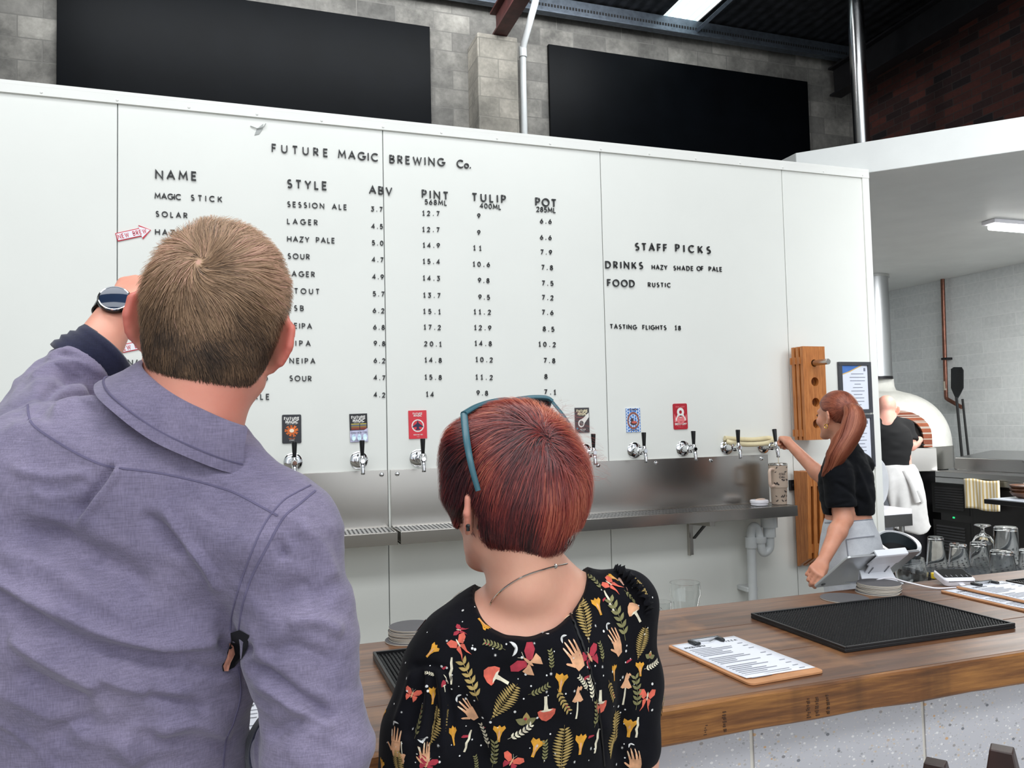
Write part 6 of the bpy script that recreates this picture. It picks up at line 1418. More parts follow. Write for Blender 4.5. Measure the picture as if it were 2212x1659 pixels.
PL=[(m_fern(),1134,1360,2,82,1),(m_fern(),1262,1335,6,92,1),(m_fern(),1090,1515,38,86,1),(m_fern(),1214,1620,4,100,1),(m_fern(),1327,1588,12,96,1),(m_fern(),940,1570,24,96,1),(m_fern(),1385,1388,16,66,1),(m_fern(),1382,1265,-30,62,1),(m_fern(),862,1650,-6,60,1),
(m_sprig(SAG,6,True),1072,1393,-60,40,1),(m_sprig(OLV),1022,1475,-14,76,1),(m_sprig(SAG),1080,1350,0,30,1),(m_sprig(SAG),1342,1340,-10,78,1),(m_sprig(SAG),1192,1428,4,36,1),(m_sprig(OLV,6,True),1212,1512,160,48,1),(m_sprig(SAG,6,True),907,1565,10,56,1),(m_sprig(SAG),1162,1494,80,40,1),(m_sprig(CRM),1122,1585,68,50,1),(m_sprig(CRM),1052,1590,0,48,1),(m_sprig(CRM),1278,1490,-4,44,1),(m_sprig(CRM),1262,1476,-30,34,1),(m_sprig(SAG),1288,1545,8,50,1),(m_sprig(SAG),1378,1500,6,62,1),(m_sprig(OLV,6,True),1318,1490,155,44,1),(m_sprig(SAG),1300,1410,4,34,1),(m_sprig(SAG),1285,1255,-8,46,1),(m_sprig(SAG,6,True),1362,1292,140,42,1),(m_sprig(CRM),1406,1440,80,36,1),(m_sprig(SAG),1070,1632,20,54,1),(m_sprig(SAG),1178,1625,10,40,1),(m_sprig(SAG),1030,1650,0,30,1),(m_sprig(CRM),930,1454,-70,24,1),
(m_mush(),1068,1460,-62,62,0),(m_mush(),1180,1536,176,62,0),(m_mush(PEA),1370,1320,-32,50,0),(m_mush(COR),1296,1520,178,58,0),
(m_thin(),1247,1520,2,62,0),(m_thin(),1350,1490,6,62,0),(m_thin(),869,1625,170,40,0),
(m_chant(),1045,1350,200,34,0),(m_chant(),1178,1330,-25,32,0),(m_chant(),1212,1472,10,40,0),(m_chant(),978,1586,-2,44,0),(m_chant(),1078,1582,3,38,0),(m_chant(),1158,1612,20,44,0),(m_chant(),1254,1605,8,44,0),(m_chant(),1325,1450,10,36,0),(m_chant(),1290,1308,-8,38,0),(m_chant(),935,1500,12,36,0),(m_chant(),935,1405,35,34,0),(m_chant(),1382,1443,4,30,0),(m_chant(),1360,1570,8,42,0),(m_chant(),1322,1248,-40,28,0),(m_chant(),826,1652,20,30,0),(m_chant(),832,1540,20,20,0),
(m_moth(CRI,PEA),1142,1430,-52,66,2),(m_moth(CRI),1274,1420,-25,52,2),(m_moth(COR,COR),890,1500,20,34,2),(m_moth(CRI,CRI),922,1650,20,40,2),(m_moth(COR),1104,1645,30,44,2),
(m_luna(),992,1392,-35,50,2),(m_luna(),1317,1262,-45,44,2),(m_luna(),1397,1506,10,48,2),(m_luna(CRI),993,1362,-70,30,2),
(m_hand(),1240,1412,-32,66,0),(m_hand(),1330,1384,-28,60,0),(m_hand(),1012,1530,-40,56,0),(m_hand(),855,1600,-8,58,0),(m_hand(),1372,1640,-6,60,0),(m_hand(),917,1628,0,52,0),
(m_moon(),1103,1402,100,30,2),(m_tri(),1137,1538,0,46,0),(m_tri(),1405,1405,20,28,0),
(m_worm(),1216,1340,-20,46,1),(m_worm(),975,1450,-12,50,1),(m_worm(),1316,1300,-12,46,1),(m_worm(),1010,1600,20,44,1),(m_worm(),1288,1600,10,48,1),(m_worm(),1376,1570,4,42,1),(m_worm(),965,1466,-30,20,1),
(m_red(),1205,1323,-35,14,2),(m_red(),960,1442,-40,16,2),(m_red(),1267,1463,-12,20,2),(m_red(),1304,1295,-30,14,2),(m_red(),1006,1590,5,20,2),(m_red(),1276,1590,-4,18,2),(m_red(),1358,1427,-16,18,2),(m_red(),1046,1570,-10,12,2),(m_mush(CRI),958,1480,0,26,0)]
for mf,x,y,a,L,k in PL:
    if k==1: putpx(RX(mf),x,y,a,L*1.12,(0,.5))
    elif k==0: putpx(mf,x,y,a,L*1.12,(0,.5))
    else: putpx(mf,x,y,a,L*1.02,(0,0))
for x,y,L in ((1056,1350,7),(1172,1368,10),(1154,1390,7),(1070,1415,8),(966,1385,7),(1190,1455,9),(1180,1494,8),(1240,1492,8),(948,1610,9),(892,1574,8),(1160,1610,9),(1285,1352,8),(1300,1440,9),(1270,1380,7),(1275,1616,9),(1240,1645,8),(1344,1614,8),(1344,1462,9),(868,1538,6),(1330,1650,7)): putpx(m_star(),x,y,g.uniform(0,40),L,(0,0))
for k in range(150):
    x=g.uniform(830,1410); y=g.uniform(1240,1655); putpx(m_dot(),x,y,0,g.choice([3,3,4,6]),(0,0))
# the rest of the dress, out of the photo's sight, carries the same print
pool=[m_fern(),m_chant(),m_mush(),m_moth(),m_sprig(),m_hand(),m_thin(),m_tri(),m_luna()]
ii=RS.permutation(len(Vd)); cnt=0
for i in ii:
    P=Vd[i]; n=Nd[i]
    if P[2]<.6 or ((CP-P)@n)>.1*np.linalg.norm(CP-P) and P[2]>1.09: continue
    if any(np.linalg.norm(P-q)<.045+r*.4 for q,r in occ): continue
    mf=pool[cnt%len(pool)]; cnt+=1; d=V3(g.uniform(-.5,.5),g.uniform(-.5,.5),1)
    if cnt%len(pool) in (1,5): mf=RX(mf)
    put([([(p[0],p[1]-.4) for p in poly],m) for poly,m in mf],P,n,d,.045)
    if cnt>110: break
TF=np.array(DF); QF=np.concatenate([Fd,np.stack([TF[:,0]+len(Vd),TF[:,1]+len(Vd),TF[:,2]+len(Vd),TF[:,2]+len(Vd)],1)[:0]])
me_v=np.concatenate([Vd,np.array(DV)])
MBd=MB(); dress=npmesh('dress',Vd,Fd,INK,T1)
prn=npmesh('dress_print',np.array(DV),TF,INK,T1,mi=DM,smooth=True)
# join the print into the dress mesh so the pattern stays inside its part
bm=bmesh.new(); bm.from_mesh(dress.data); bm.from_mesh(prn.data); bm.to_mesh(dress.data); bm.free(); bpy.data.objects.remove(prn)
z=surf_path(db,[(1219,1297),(1240,1345),(1264,1410),(1283,1480),(1296,1560),(1304,1655)],.0010)
v_,f_=ribbon(z,.0018,.0012); MB().add(v_,f_).build('zipper',mat('black_zipper',(8,8,10),.5),dress,fix=False)
# ruffle on the right shoulder seam
z=surf_path(db,[(1330,1232),(1352,1238),(1374,1258),(1390,1285),(1402,1318)],.0,10); m=MB(); vs=[];fs=[]
for i,(p,n) in enumerate(z):
    a=z[min(i+1,len(z)-1)][0]-z[max(i-1,0)][0]; a/=np.linalg.norm(a); s=np.cross(a,n)
    w=.005*math.sin(i*2.1); vs+=[p-n*.002,p+n*.010+s*w,p+n*.004+s*(w+.008)]
for i in range(len(z)-1):
    for k in (0,1): fs.append((i*3+k,i*3+k+1,i*3+4+k,i*3+3+k))
if vs: m.add(vs,fs).build('ruffle',cloth,dress,ang=None)
# necklace
z=surf_path(wb,[(1060,1306),(1068,1292),(1089,1271),(1118,1251),(1147,1238),(1176,1229),(1199,1223),(1224,1218)],.0010,6)
if len(z)>4: 
    sil=mat('silver_chain',(200,196,190),.2,1); ch=MB().tube([p for p,n in z],.0011,6).build('necklace',sil,T1); q=z[int(len(z)*.86)][0]
    MB().lathe([(.0022,-.001),(.0034,0),(.0022,.001)],q+z[0][1]*.001,CF,12).build('clasp',sil,ch)
# hair
HCc=at(1113,1012,1.165)
W2=np.stack([CR,CF,CU],1)
shl=[ell(at(1112,1010,1.165),V3(.098,.106,.096),W2,.02),ell(at(1128,1098,1.135),V3(.074,.072,.068),W2,.05),ell(at(1180,1060,1.15),V3(.055,.075,.07),W2,.03),ell(at(1160,1150,1.145),V3(.040,.050,.034),W2,.03)]
shl+=[seg(at(1003,960,1.13),at(985,1070,1.13),.024,.014,.03),seg(at(985,1070,1.13),at(990,1130,1.14),.013,.004,.01)]
fsw=lambda P: ev(shl,P)
earc=hw_+Mw@V3(-.088,-.015,-.006)*1.
nl=[(940,1150),(990,1152),(1026,1140),(1040,1156),(1054,1184),(1070,1204),(1120,1204),(1170,1196),(1215,1190),(1232,1150),(1262,1120),(1300,1110)]
def marw(P):
    p=proj(P); yl=np.interp(p[:,0],[a for a,b in nl],[b for a,b in nl]); back=((P-HCc)@CF)<.055
    m1=(yl-p[:,1])*.00068+.004*vn(P*80,2); e=np.sqrt(((p[:,0]-1016)/18)**2+((p[:,1]-1112)/40)**2)-1
    return np.minimum(np.where(back,m1,.02-((P-HCc)@CF-.055)+np.clip((P-HCc)@CU-.03,-.05,.05)),np.where(((P-HCc)@CF)<.03,e*.02,1))
fcw=lambda P: np.maximum(fsw(P),-marw(P)*.8)
lo,hi=bbox(shl); Vh,Fh=surfnet(fcw,lo,hi,.004,2); Nh=vnorm(Vh,Fh)
ws=np.random.RandomState(9); pick=ws.choice(len(Vh),70000); roots=Vh[pick]+ws.normal(0,.002,(70000,3))
ok=(marw(roots)>.006)&(((CP-roots)*Nh[pick]).sum(1)>-.2); roots=roots[ok][:24000]
crown=np.array(bvh_of(Vh,Fh).ray_cast(Vector(CP),Vector(ray(1186,948)).normalized())[0])
def floww(P):
    d=P-crown; r=np.linalg.norm(d,axis=1)[:,None]; d=d/(r+1e-6); p=proj(P)
    cl=np.stack([vn(P*45,11),vn(P*45,12),vn(P*45,13)],1)*.8+np.stack([vn(P*20,14),vn(P*20,15),vn(P*20,16)],1); low=np.clip((p[:,1]-960)/140,0,1)[:,None]
    left=np.clip((1120-p[:,0])/110,0,1)[:,None]
    nape=np.clip((p[:,1]-1110)/60,0,1)[:,None]*np.clip((p[:,0]-1000)/60,0,1)[:,None]
    return d*1.+cl*.38-CU*(.55+.9*low)-CR*.2*left+CR*.55*nape*np.clip((1200-p[:,0])/90,-.4,1)[:,None]
Lw=.050*ws.uniform(.6,1.35,len(roots)); dn=np.linalg.norm(roots-crown,axis=1); Lw*=np.clip(.55+dn/.06,0,1); Lw=np.minimum(Lw,np.maximum(.012,marw(roots)*1.1+.012))
pr_=proj(roots); lf=ws.uniform(0,1,len(roots))**2; upz=np.clip((1060-pr_[:,1])/120,0,1)
C,N=strands(fsw,roots,floww,Lw,8,lambda t:.0005+(.0055*lf+.005*upz*lf)*t**.7,None,.09,ws,.05)
V1,F1=strand_mesh(C,N,.00046*ws.uniform(.6,1.4,len(roots)),.25)
tn=.12+.40*lf+.34*np.clip((pr_[:,0]-1050)/190,-.4,1)*np.clip((1180-pr_[:,1])/160,0,1)+.20*np.clip((960-pr_[:,1])/70,0,1)+.16*np.clip((1000-pr_[:,0])/30,0,1)+.40*vn(roots*V3(48,48,11),21)+ws.normal(0,.10,len(roots))-.10*np.clip((pr_[:,1]-1090)/60,0,1)  # dyed layers plus painted-in shading: paler at upper right, darker at the nape
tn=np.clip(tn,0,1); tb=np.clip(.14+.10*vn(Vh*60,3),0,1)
# fly-away hairs at the crown and right side
fr_=roots[(pr_[:,0]>1150)&(pr_[:,1]<1010)]; fr_=fr_[ws.choice(len(fr_),130)]
C2,N2=strands(fsw,fr_,lambda P: -CU*.2+CR*.8+np.stack([vn(P*30,5),vn(P*30,6),vn(P*30,7)],1)*.8,.055*ws.uniform(.5,1.2,len(fr_)),8,lambda t:.002+.030*t**1.2,None,.4,ws,.2)
V2,F2=strand_mesh(C2,N2,.00014,.6)
redh=hair_mat('red_brown_dyed_shaded_hair',[(0.,(26,12,16)),(.25,(64,24,28)),(.5,(120,42,42)),(.74,(164,70,56)),(1.,(206,122,92))],.30,.6)
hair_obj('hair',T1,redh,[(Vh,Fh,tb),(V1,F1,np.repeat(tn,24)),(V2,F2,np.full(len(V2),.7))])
e_=np.array(wb.ray_cast(Vector(CP),Vector(ray(1011,1136)).normalized())[0] or at(1011,1136,1.1)); MB().lathe([(0,-.002),(.003,-.001),(.003,.002),(0,.003)],e_,-CF,12).tube([e_,e_+V3(0,0,-.007)],.0025,8).build('earring',mat('black_stud',(12,12,14),.2),T1)
for sg in (-1,1):
    e=hw_+Mw@V3(sg*.031,.0905,.002)*s_; MB().lathe([(0,-.0085),(.004,-.0078),(.0052,-.006)],e,-Mw[:,1],16,close=False).build('eye',mat('brown_iris',(84,60,40),.1),T1)
# sunglasses pushed up on the head
teal=mat('teal_frame',(52,96,108),.35,0,.04); lens=mat('dark_tinted_lens',(44,34,46),.06,0,.05)
t=T('sunglasses','teal framed sunglasses pushed up on top of the woman\'s hair','sunglasses',tuple(at(1100,862,1.18)))
hL=at(1002,894,1.115); hR=at(1193,868,1.245); eLn=at(1033,1060,1.056); mid=at(1098,862,1.21); 
m=MB(); P=bez([hL,at(1008,950,1.078),at(1018,1005,1.058),eLn],8); m.tube(P,[.0052-.0018*abs(i/len(P)-.1) for i in range(len(P))],8,sq=.45); m.build('temple_arm',teal,t,ang=1.)
eRn=hR+(eLn-hL)*1.0+CR*.0; P=bez([hR,hR+(eRn-hR)*.3+CR*.016,hR+(eRn-hR)*.6+CR*.022],8); MB().tube(P,.0042,8,sq=.5).build('temple_arm',teal,t,ang=1.)
up=(CU*.55+CF*.75); up/=np.linalg.norm(up)
P=bez([hL,at(1030,878,1.15),at(1062,868,1.18),at(1092,864,1.20),at(1104,866,1.212),at(1118,863,1.22),at(1150,859,1.235),at(1180,860,1.245),hR],6)
MB().tube(P,[.0058]*len(P),8,sq=.7).build('brow_frame',teal,t,ang=1.)
for a,b in ((3,20),(29,46)):
    top=P[a:b]; n=len(top); dn=-(CU*.50-CF*.62); dn/=np.linalg.norm(dn); vs=[]; 
    low=[q+dn*(.036*math.sin(PI*(i+.6)/(n+.2))**.5) for i,q in enumerate(top)]
    vs=list(top)+list(low); fs=[(i,i+1,n+i+1,n+i) for i in range(n-1)]
    o=MB().add(vs,fs).build('lens',lens,t,ang=None); sm=o.modifiers.new('thick','SOLIDIFY'); sm.thickness=.0018
    MB().tube([top[0]]+low+[top[-1]],.0026,6).build('rim',teal,t,ang=1.)
# ================================================================ BARMAID
black_tee=fabric_mat('black_tee',(9,10,13),(17,19,25),slub=False); black_tee.node_tree.nodes['Principled BSDF'].inputs['Sheen Weight'].default_value=.03; black_tee2=mat('black_cook_tee',(10,10,12),.9)
jean=fabric_mat('pale_grey_denim',(200,202,208),(222,224,228)); apron_m=fabric_mat('white_apron_cotton',(206,204,202),(224,222,220),slub=False)
skin3=skin_mat('tan_skin',(208,142,114),(222,158,130))
T2=T('person','barmaid with a red ponytail, black cropped tee and pale jeans, pulling a tap','person',tuple(at(1835,1150,3.75)*V3(1,1,0)))
Mb=HM(-10,2,-3); hb_=at(1808,898,3.78); sb=.93
nB=at(1822,968,3.78); wB=at(1832,1112,3.76); hipB=at(1838,1185,3.75)
BL=at(1808,1022,3.64); BR=at(1858,1004,3.92); EL=at(1822,1122,3.60); WL=at(1778,1212,3.45); ER=at(1790,1046,4.02); WR=at(1705,958,4.20)
Q=HM(-28)
b3=[fnp(loft(hipB,wB,[0,.5,1],[.165,.150,.118],[.125,.112,.088],Q),.04),fnp(loft(wB,nB,[0,.35,.65,.85,1],[.118,.135,.140,.10,.06],[.088,.100,.100,.078,.055],Q),.04)]
b3+=[seg(at(1826,990,3.78),BL,.055,.050,.04),seg(at(1830,985,3.8),BR,.055,.048,.04),seg(nB,hb_+Mb@V3(0,-.025,-.05),.050,.046,.03)]
b3+=chain([BL,EL],[.047,.038],.03)+chain([EL,EL+(WL-EL)*.3,WL],[.040,.039,.026],.02)+chain([BR,ER],[.045,.038],.03)+chain([ER,ER+(WR-ER)*.3,WR],[.039,.037,.025],.02)
b3+=head(hb_,Mb,sb,1.,True,True,.004)
tapt=V3(3.39,-.14,1.492)
hd=(tapt-WR); b3+=hand(WR,hd+V3(-.01,.0,.02),V3(-.15,-.75,.62),False,(1.15,1.2,1.25,1.3),.98,.03,.3,.9)
b3+=hand(WL,(at(1764,1236,3.40)-WL)*V3(1,1,.9),V3(-.55,-.75,.25),True,(.9,1.0,1.1,1.1),.98,.03,.3,.6)
for sg in (-1,1):
    hp=hipB+Q@V3(sg*.085,.0,-.06); kn=V3(hp[0]+.0,hp[1]+.02,.46); an=V3(hp[0]+.01,hp[1],.08); b3+=chain([hp,kn,an],[.085,.052,.036],.03)+[seg(an+V3(0,-.01,-.045),an+Q@V3(0,.13,-.052),.033,.026,.02)]
lo,hi=bbox(b3); Vx,Fx=surfnet(lambda P: ev(b3,P),lo,hi,.0045,1); npmesh('body',Vx,Fx,skin3,T2)
te=[fnp(loft(wB+V3(0,0,-.004),nB,[0,.3,.62,.85,1],[.140,.155,.152,.112,.070],[.110,.120,.116,.090,.064],Q),.04),seg(at(1826,992,3.78),BL,.066,.062,.04),seg(at(1830,988,3.8),BR,.066,.060,.04)]
te+=chain([BL,BL+(EL-BL)*.72],[.064,.066],.03)+chain([BR,BR+(ER-BR)*.55],[.060,.060],.03)
def fte(P):
    d=ev(te,P); a=(EL-BL)/np.linalg.norm(EL-BL); q=P-(BL+(EL-BL)*.74); r=np.linalg.norm(q-(q@a)[:,None]*a,axis=1); d=np.where(r<.085,np.maximum(d,q@a),d)
    a=(ER-BR)/np.linalg.norm(ER-BR); q=P-(BR+(ER-BR)*.58); r=np.linalg.norm(q-(q@a)[:,None]*a,axis=1); d=np.where(r<.085,np.maximum(d,q@a),d)
    return np.maximum(np.maximum(d,wB[2]+.004-P[:,2]),.054-np.linalg.norm((P-nB-V3(0,0,.03)),axis=1))
lo,hi=bbox([p for p in te if p[0]=='seg'],.12); lo[2]=wB[2]-.03
Vx,Fx=surfnet(fte,lo,hi,.005,2); Nx=vnorm(Vx,Fx); Vx=Vx+Nx*(.005*fbm(Vx*V3(9,9,22),3,2))[:,None]
Vx=sculpt(Vx,vnorm(Vx,Fx),[([(1800,1040),(1835,1060),(1870,1090)],5,-.008),([(1845,1000),(1862,1040),(1880,1090)],6,.008),([(1790,1095),(1840,1085)],4,-.005)])
tee=npmesh('t_shirt',Vx,Fx,black_tee,T2)
tb_=bvh_of(Vx,Fx); 
jn=[fnp(loft(hipB+V3(0,0,-.02),wB+V3(0,0,.01),[0,.45,1],[.176,.162,.126],[.138,.124,.096],Q),.04)]
for sg in (-1,1):
    hp=hipB+Q@V3(sg*.085,.0,-.06); kn=V3(hp[0],hp[1]+.02,.46); an=V3(hp[0]+.01,hp[1],.09); jn+=chain([hp,kn,an],[.100,.078,.072],.04)
lo,hi=bbox(jn); hi[2]=wB[2]+.06; lo[:2]-=.09; hi[:2]+=.09
Vx,Fx=surfnet(lambda P: np.maximum(ev(jn,P),P[:,2]-wB[2]+.012),lo,hi,.006,2); Nx=vnorm(Vx,Fx); Vx=Vx+Nx*(.003*fbm(Vx*V3(14,14,20),2,2))[:,None]; jo=npmesh('jeans',Vx,Fx,jean,T2); jb=bvh_of(Vx,Fx)
js=mat('denim_stitch',(150,152,160),.9)
for pts in ([(1828,1166),(1850,1162),(1888,1158)],[(1828,1166),(1832,1200),(1836,1232)],[(1772,1130),(1830,1127),(1884,1122)]):
    z=surf_path(jb,pts,.0015)
    if len(z)>3: v_,f_=ribbon(z,.0028,.0018); MB().add(v_,f_).build('pocket_seam',js,jo,fix=False)
for sg in (-1,1):
    hp=hipB+Q@V3(sg*.085,.0,-.06); an=V3(hp[0]+.01,hp[1],.08); S_=[seg(an+V3(0,-.02,-.035),an+Q@V3(0,.14,-.042),.044,.038,.02)]
    lo,hi=bbox(S_); Vx,Fx=surfnet(lambda P: np.maximum(ev(S_,P),.001-P[:,2]),lo,hi,.008,2); npmesh('shoe',Vx,Fx,shoe_m,T2)
# hair: scalp swept back plus ponytail
sk=[ell(hb_+Mb@(V3(0,-.012,.032)*sb),V3(.083,.103,.097)*sb,Mb,.02)]
tie=at(1829,879,3.70); fsb=lambda P: ev(sk,P)
def marb(P):
    q=(P-hb_)@Mb; x,y,z=np.abs(q[:,0]),q[:,1],q[:,2]; zl=np.interp(y,[-.12,-.06,-.03,-.005,.02,.06,.09],[-.035,-.045,-.028,.022,.026,.055,.075]); return z-zl
Vk,Fk=surfnet(lambda P: np.maximum(fsb(P),-marb(P)*.8),hb_-.14,hb_+.14,.005,2); Nk=vnorm(Vk,Fk)
rs=np.random.RandomState(3); pk=rs.choice(len(Vk),9000); ro=Vk[pk]; ro=ro[(marb(ro)>.003)]
C,N=strands(fsb,ro,lambda P:(tie-P)/np.linalg.norm(tie-P,axis=1)[:,None],np.minimum(.05,np.linalg.norm(ro-tie,axis=1)*.8),5,lambda t:.001+.0015*math.sin(t*3),None,.05,rs)
V1,F1=strand_mesh(C,N,.0008*rs.uniform(.6,1.2,len(ro)),.4); tn=np.clip(.50+.2*vn(ro*60,2)+rs.normal(0,.12,len(ro)),0,1)
# ponytail strands follow a hanging spine
spn=np.array(bez([tie,at(1842,884,3.64),at(1846,905,3.61),at(1832,940,3.59),at(1812,975,3.585),at(1796,1004,3.60),at(1780,1030,3.63)],8)); wid=np.interp(np.linspace(0,1,len(spn)),[0,.15,.4,.75,1],[.012,.034,.046,.040,.010])
n=3600; ang=rs.uniform(0,2*PI,n); rr=np.sqrt(rs.uniform(0,1,n)); K=14; sidx=np.linspace(0,len(spn)-1,K); endf=rs.uniform(.62,1.0,n)
C=np.zeros((n,K,3)); N=np.zeros((n,K,3))
for k in range(K):
    f_=np.linspace(0,1,K)[k]*endf*(len(spn)-1); i0=np.clip(f_.astype(int),0,len(spn)-2); w=(f_-i0)[:,None]; c=spn[i0]*(1-w)+spn[i0+1]*w; t_=spn[i0+1]-spn[i0]; t_/=np.linalg.norm(t_,axis=1)[:,None]
    u=CR-t_*(t_@CR)[:,None]; u/=np.linalg.norm(u,axis=1)[:,None]; v=np.cross(t_,u); W_=np.interp(f_,np.arange(len(spn)),wid)
    off=(u*np.cos(ang)[:,None]*1.15+v*np.sin(ang)[:,None]*.8)*(rr*W_)[:,None]; C[:,k]=c+off+.006*np.stack([vn(c*25+ang[:,None],1),vn(c*25+ang[:,None],2),vn(c*25+ang[:,None],3)],1); N[:,k]=off/(np.linalg.norm(off,axis=1)[:,None]+1e-6)
V3_,F3_=strand_mesh(C,N,.0011*rs.uniform(.6,1.2,n),.3); tp_=np.clip(.56+.26*(rr-.5)+.22*np.sin(ang*5)*.6+rs.normal(0,.1,n),0,1)
ginger=hair_mat('copper_red_hair',[(0.,(60,26,18)),(.3,(112,54,38)),(.6,(156,84,60)),(1.,(196,124,92))],.4,.5)
hair_obj('hair',T2,ginger,[(Vk,Fk,np.clip(.26+.1*vn(Vk*50,3),0,1)),(V1,F1,np.repeat(tn,15)),(V3_,F3_,np.repeat(tp_,K*3))])
MB().lathe([(.012,-.006),(.016,-.004),(.016,.004),(.012,.006)],tie+(spn[3]-tie)*.2,spn[3]-tie,20).build('hair_tie',mat('brown_hair_tie',(96,44,32),.8),T2)
e=hb_+Mb@V3(-.092,-.004,-.048)*sb; MB().tube([e+Mb@(V3(0,math.cos(a)*.009,math.sin(a)*.009)) for a in [2*PI*i/20 for i in range(21)]],.0022,8).build('hoop_earring',mat('gold',(226,180,90),.2,1),T2)
for sg in (-1,1):
    e=hb_+Mb@V3(sg*.031,.0905,.002)*sb; MB().lathe([(0,-.0085),(.004,-.0078),(.0052,-.006)],e,-Mb[:,1],12,close=False).build('eye',mat('brown_eye',(84,60,40),.1),T2)
# ================================================================ COOK AT THE OVEN
T3=T('person','bald cook from behind in a black tee and long white apron, working at the oven','person',tuple(at(1925,1150,6.75)*V3(1,1,0)))
Mc=HM(34,-14,4); hC=at(1914,885,6.75); 
nC=at(1916,908,6.72); wC=at(1925,1008,6.7); hpC=at(1930,1040,6.7); Qc=HM(38)
CL=at(1880,925,6.72); CRr=at(1954,922,6.78); ECr=at(1968,962,6.70); WCr=at(1986,950,6.95); ECl=at(1868,970,6.85); WCl=at(1900,968,7.05)
b4=[fnp(loft(hpC,wC,[0,1],[.155,.145],[.115,.110],Qc),.04),fnp(loft(wC,nC,[0,.4,.75,1],[.145,.17,.16,.07],[.11,.12,.105,.06],Qc),.05),seg(nC,CL,.06,.055,.04),seg(nC,CRr,.06,.055,.04),seg(nC,hC+Mc@V3(0,-.03,-.05),.056,.054,.03)]
b4+=chain([CL,ECl,WCl],[.052,.042,.03],.02)+chain([CRr,ECr],[.052,.044],.02)+chain([ECr,ECr+(WCr-ECr)*.4,WCr],[.045,.042,.03],.02)+head(hC,Mc,1.0,1.,True,False,.004)
b4+=hand(WCr,V3(.2,.9,-.1),V3(.3,-.2,.9),False,(.9,1.,1.1,1.1),1.)+hand(WCl,V3(.4,.8,-.1),V3(0,-.2,.9),True,(.9,1.,1.1,1.1),1.)
fo=[V3(hpC[0]-.10,hpC[1]-.02,.08),V3(hpC[0]+.16,hpC[1]+.05,.08)]
for i,sg in enumerate((-1,1)): hp=hpC+Qc@V3(sg*.08,0,-.05); b4+=chain([hp,(hp+fo[i])/2+V3(0,.03,0),fo[i]],[.085,.055,.04],.03)+[seg(fo[i]+V3(0,0,-.045),fo[i]+Qc@V3(0,.14,-.05),.033,.027,.02)]
lo,hi=bbox(b4); Vx,Fx=surfnet(lambda P: ev(b4,P),lo,hi,.0065,1); npmesh('body',Vx,Fx,skin_mat('pink_cook_skin',(222,160,142),(232,176,158)),T3)
tc4=[fnp(loft(hpC+V3(0,0,.02),nC,[0,.25,.55,.8,1],[.165,.165,.19,.17,.078],[.13,.13,.138,.118,.072],Qc),.05),seg(nC+V3(0,0,-.02),CL,.07,.07,.04),seg(nC+V3(0,0,-.02),CRr,.07,.07,.04)]+chain([CRr,CRr+(ECr-CRr)*.75],[.070,.074],.02)+chain([CL,CL+(ECl-CL)*.75],[.07,.072],.02)
def ft4(P):
    d=ev(tc4,P); a=(ECr-CRr)/np.linalg.norm(ECr-CRr); q=P-(CRr+(ECr-CRr)*.82); r=np.linalg.norm(q-(q@a)[:,None]*a,axis=1); d=np.where(r<.09,np.maximum(d,q@a),d); return np.maximum(d,.056-np.linalg.norm(P-nC-V3(0,0,.055),axis=1))
lo,hi=bbox([p for p in tc4 if p[0]=='seg'],.14); lo[2]=hpC[2]-.1
Vx,Fx=surfnet(ft4,lo,hi,.008,2); Vx=Vx+vnorm(Vx,Fx)*(.007*fbm(Vx*V3(7,7,14),2,2))[:,None]; npmesh('t_shirt',Vx,Fx,black_tee2,T3)
zb=at(1970,1148,6.72)[2]; cxb=at(1972,1148,6.72)
ap=[fnp(loft(V3(cxb[0],cxb[1],zb),wC+V3(0,0,.015),[0,.55,.85,1],[.150,.175,.182,.162],[.140,.152,.152,.134],Qc),.02)]
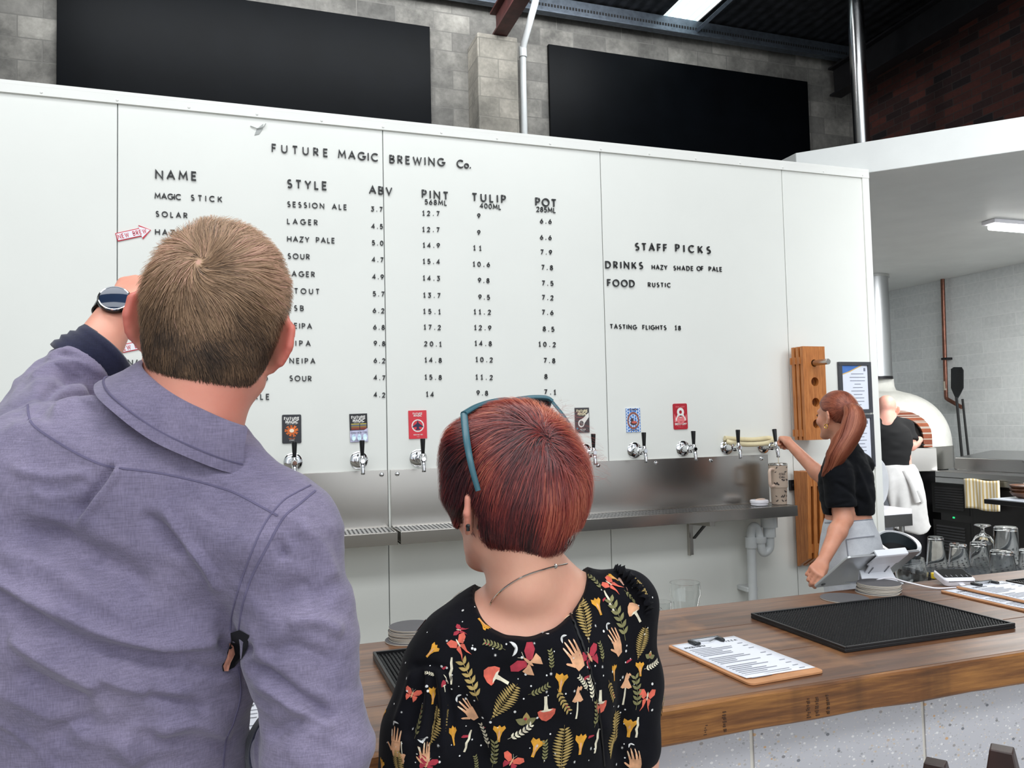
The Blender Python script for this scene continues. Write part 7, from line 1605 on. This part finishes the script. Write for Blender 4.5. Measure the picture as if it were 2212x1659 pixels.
lo=np.minimum(cxb,wC)-.25; hi=np.maximum(cxb,wC)+.25; lo[2]=zb-.03; hi[2]=wC[2]+.1
Vx,Fx=surfnet(lambda P: np.maximum(ev(ap,P),np.maximum(zb+.02-P[:,2]+.02*np.sin(P[:,0]*20),P[:,2]-wC[2]-.02)),lo,hi,.008,2); Nx=vnorm(Vx,Fx)
th=np.arctan2((Vx-wC)@Qc[:,0],(Vx-wC)@Qc[:,1]); Vx=Vx+Nx*(.010*np.sin(th*7+Vx[:,2]*3)*np.clip((wC[2]-Vx[:,2])/.3,0,1)+.006*fbm(Vx*9,2,4))[:,None]
an_=npmesh('apron',Vx,Fx,apron_m,T3)
p0=at(1955,1015,6.55);p1=at(1972,1045,6.52);p2=at(1984,1085,6.52)
for dx in (0,.045): MB().add(*ribbon([(np.array(q)+CR*dx*k/12,-CF) for k,q in enumerate(bez([p0,p1,p2],6))],.028,.006)).build('apron_tie',apron_m,an_,fix=False,ang=None)
tr4=[]
for i,sg in enumerate((-1,1)): hp=hpC+Qc@V3(sg*.08,0,-.05); tr4+=chain([hp,(hp+fo[i])/2+V3(0,.03,0),fo[i]+V3(0,0,.03)],[.088,.066,.06],.03)
lo,hi=bbox(tr4); Vx,Fx=surfnet(lambda P: ev(tr4,P),lo,hi,.011,2); npmesh('trousers',Vx,Fx,mat('grey_work_trousers',(96,98,104),.9),T3)
for i,sg in enumerate((-1,1)):
    S_=[seg(fo[i]+V3(0,0,-.035),fo[i]+Qc@V3(0,.14,-.04),.044,.036,.02)]; lo,hi=bbox(S_); Vx,Fx=surfnet(lambda P: np.maximum(ev(S_,P),.001-P[:,2]),lo,hi,.01,2); npmesh('shoe',Vx,Fx,shoe_m,T3)
a=WCr+V3(.10,.10,-.075); tag(MB().tube([WCr+V3(.0,.05,-.045),WCr+V3(.14,.20,-.05)],.016,10).obox(WCr+V3(.155,.215,-.05),(V3(.7,.7,0),V3(-.7,.7,0),V3(0,0,1)),(.03,.09,.004)).build('oven_tool',mat('black_tool',(20,20,22),.4,.3)),'black oven tool in the cook\'s hand at the oven mouth','tool')
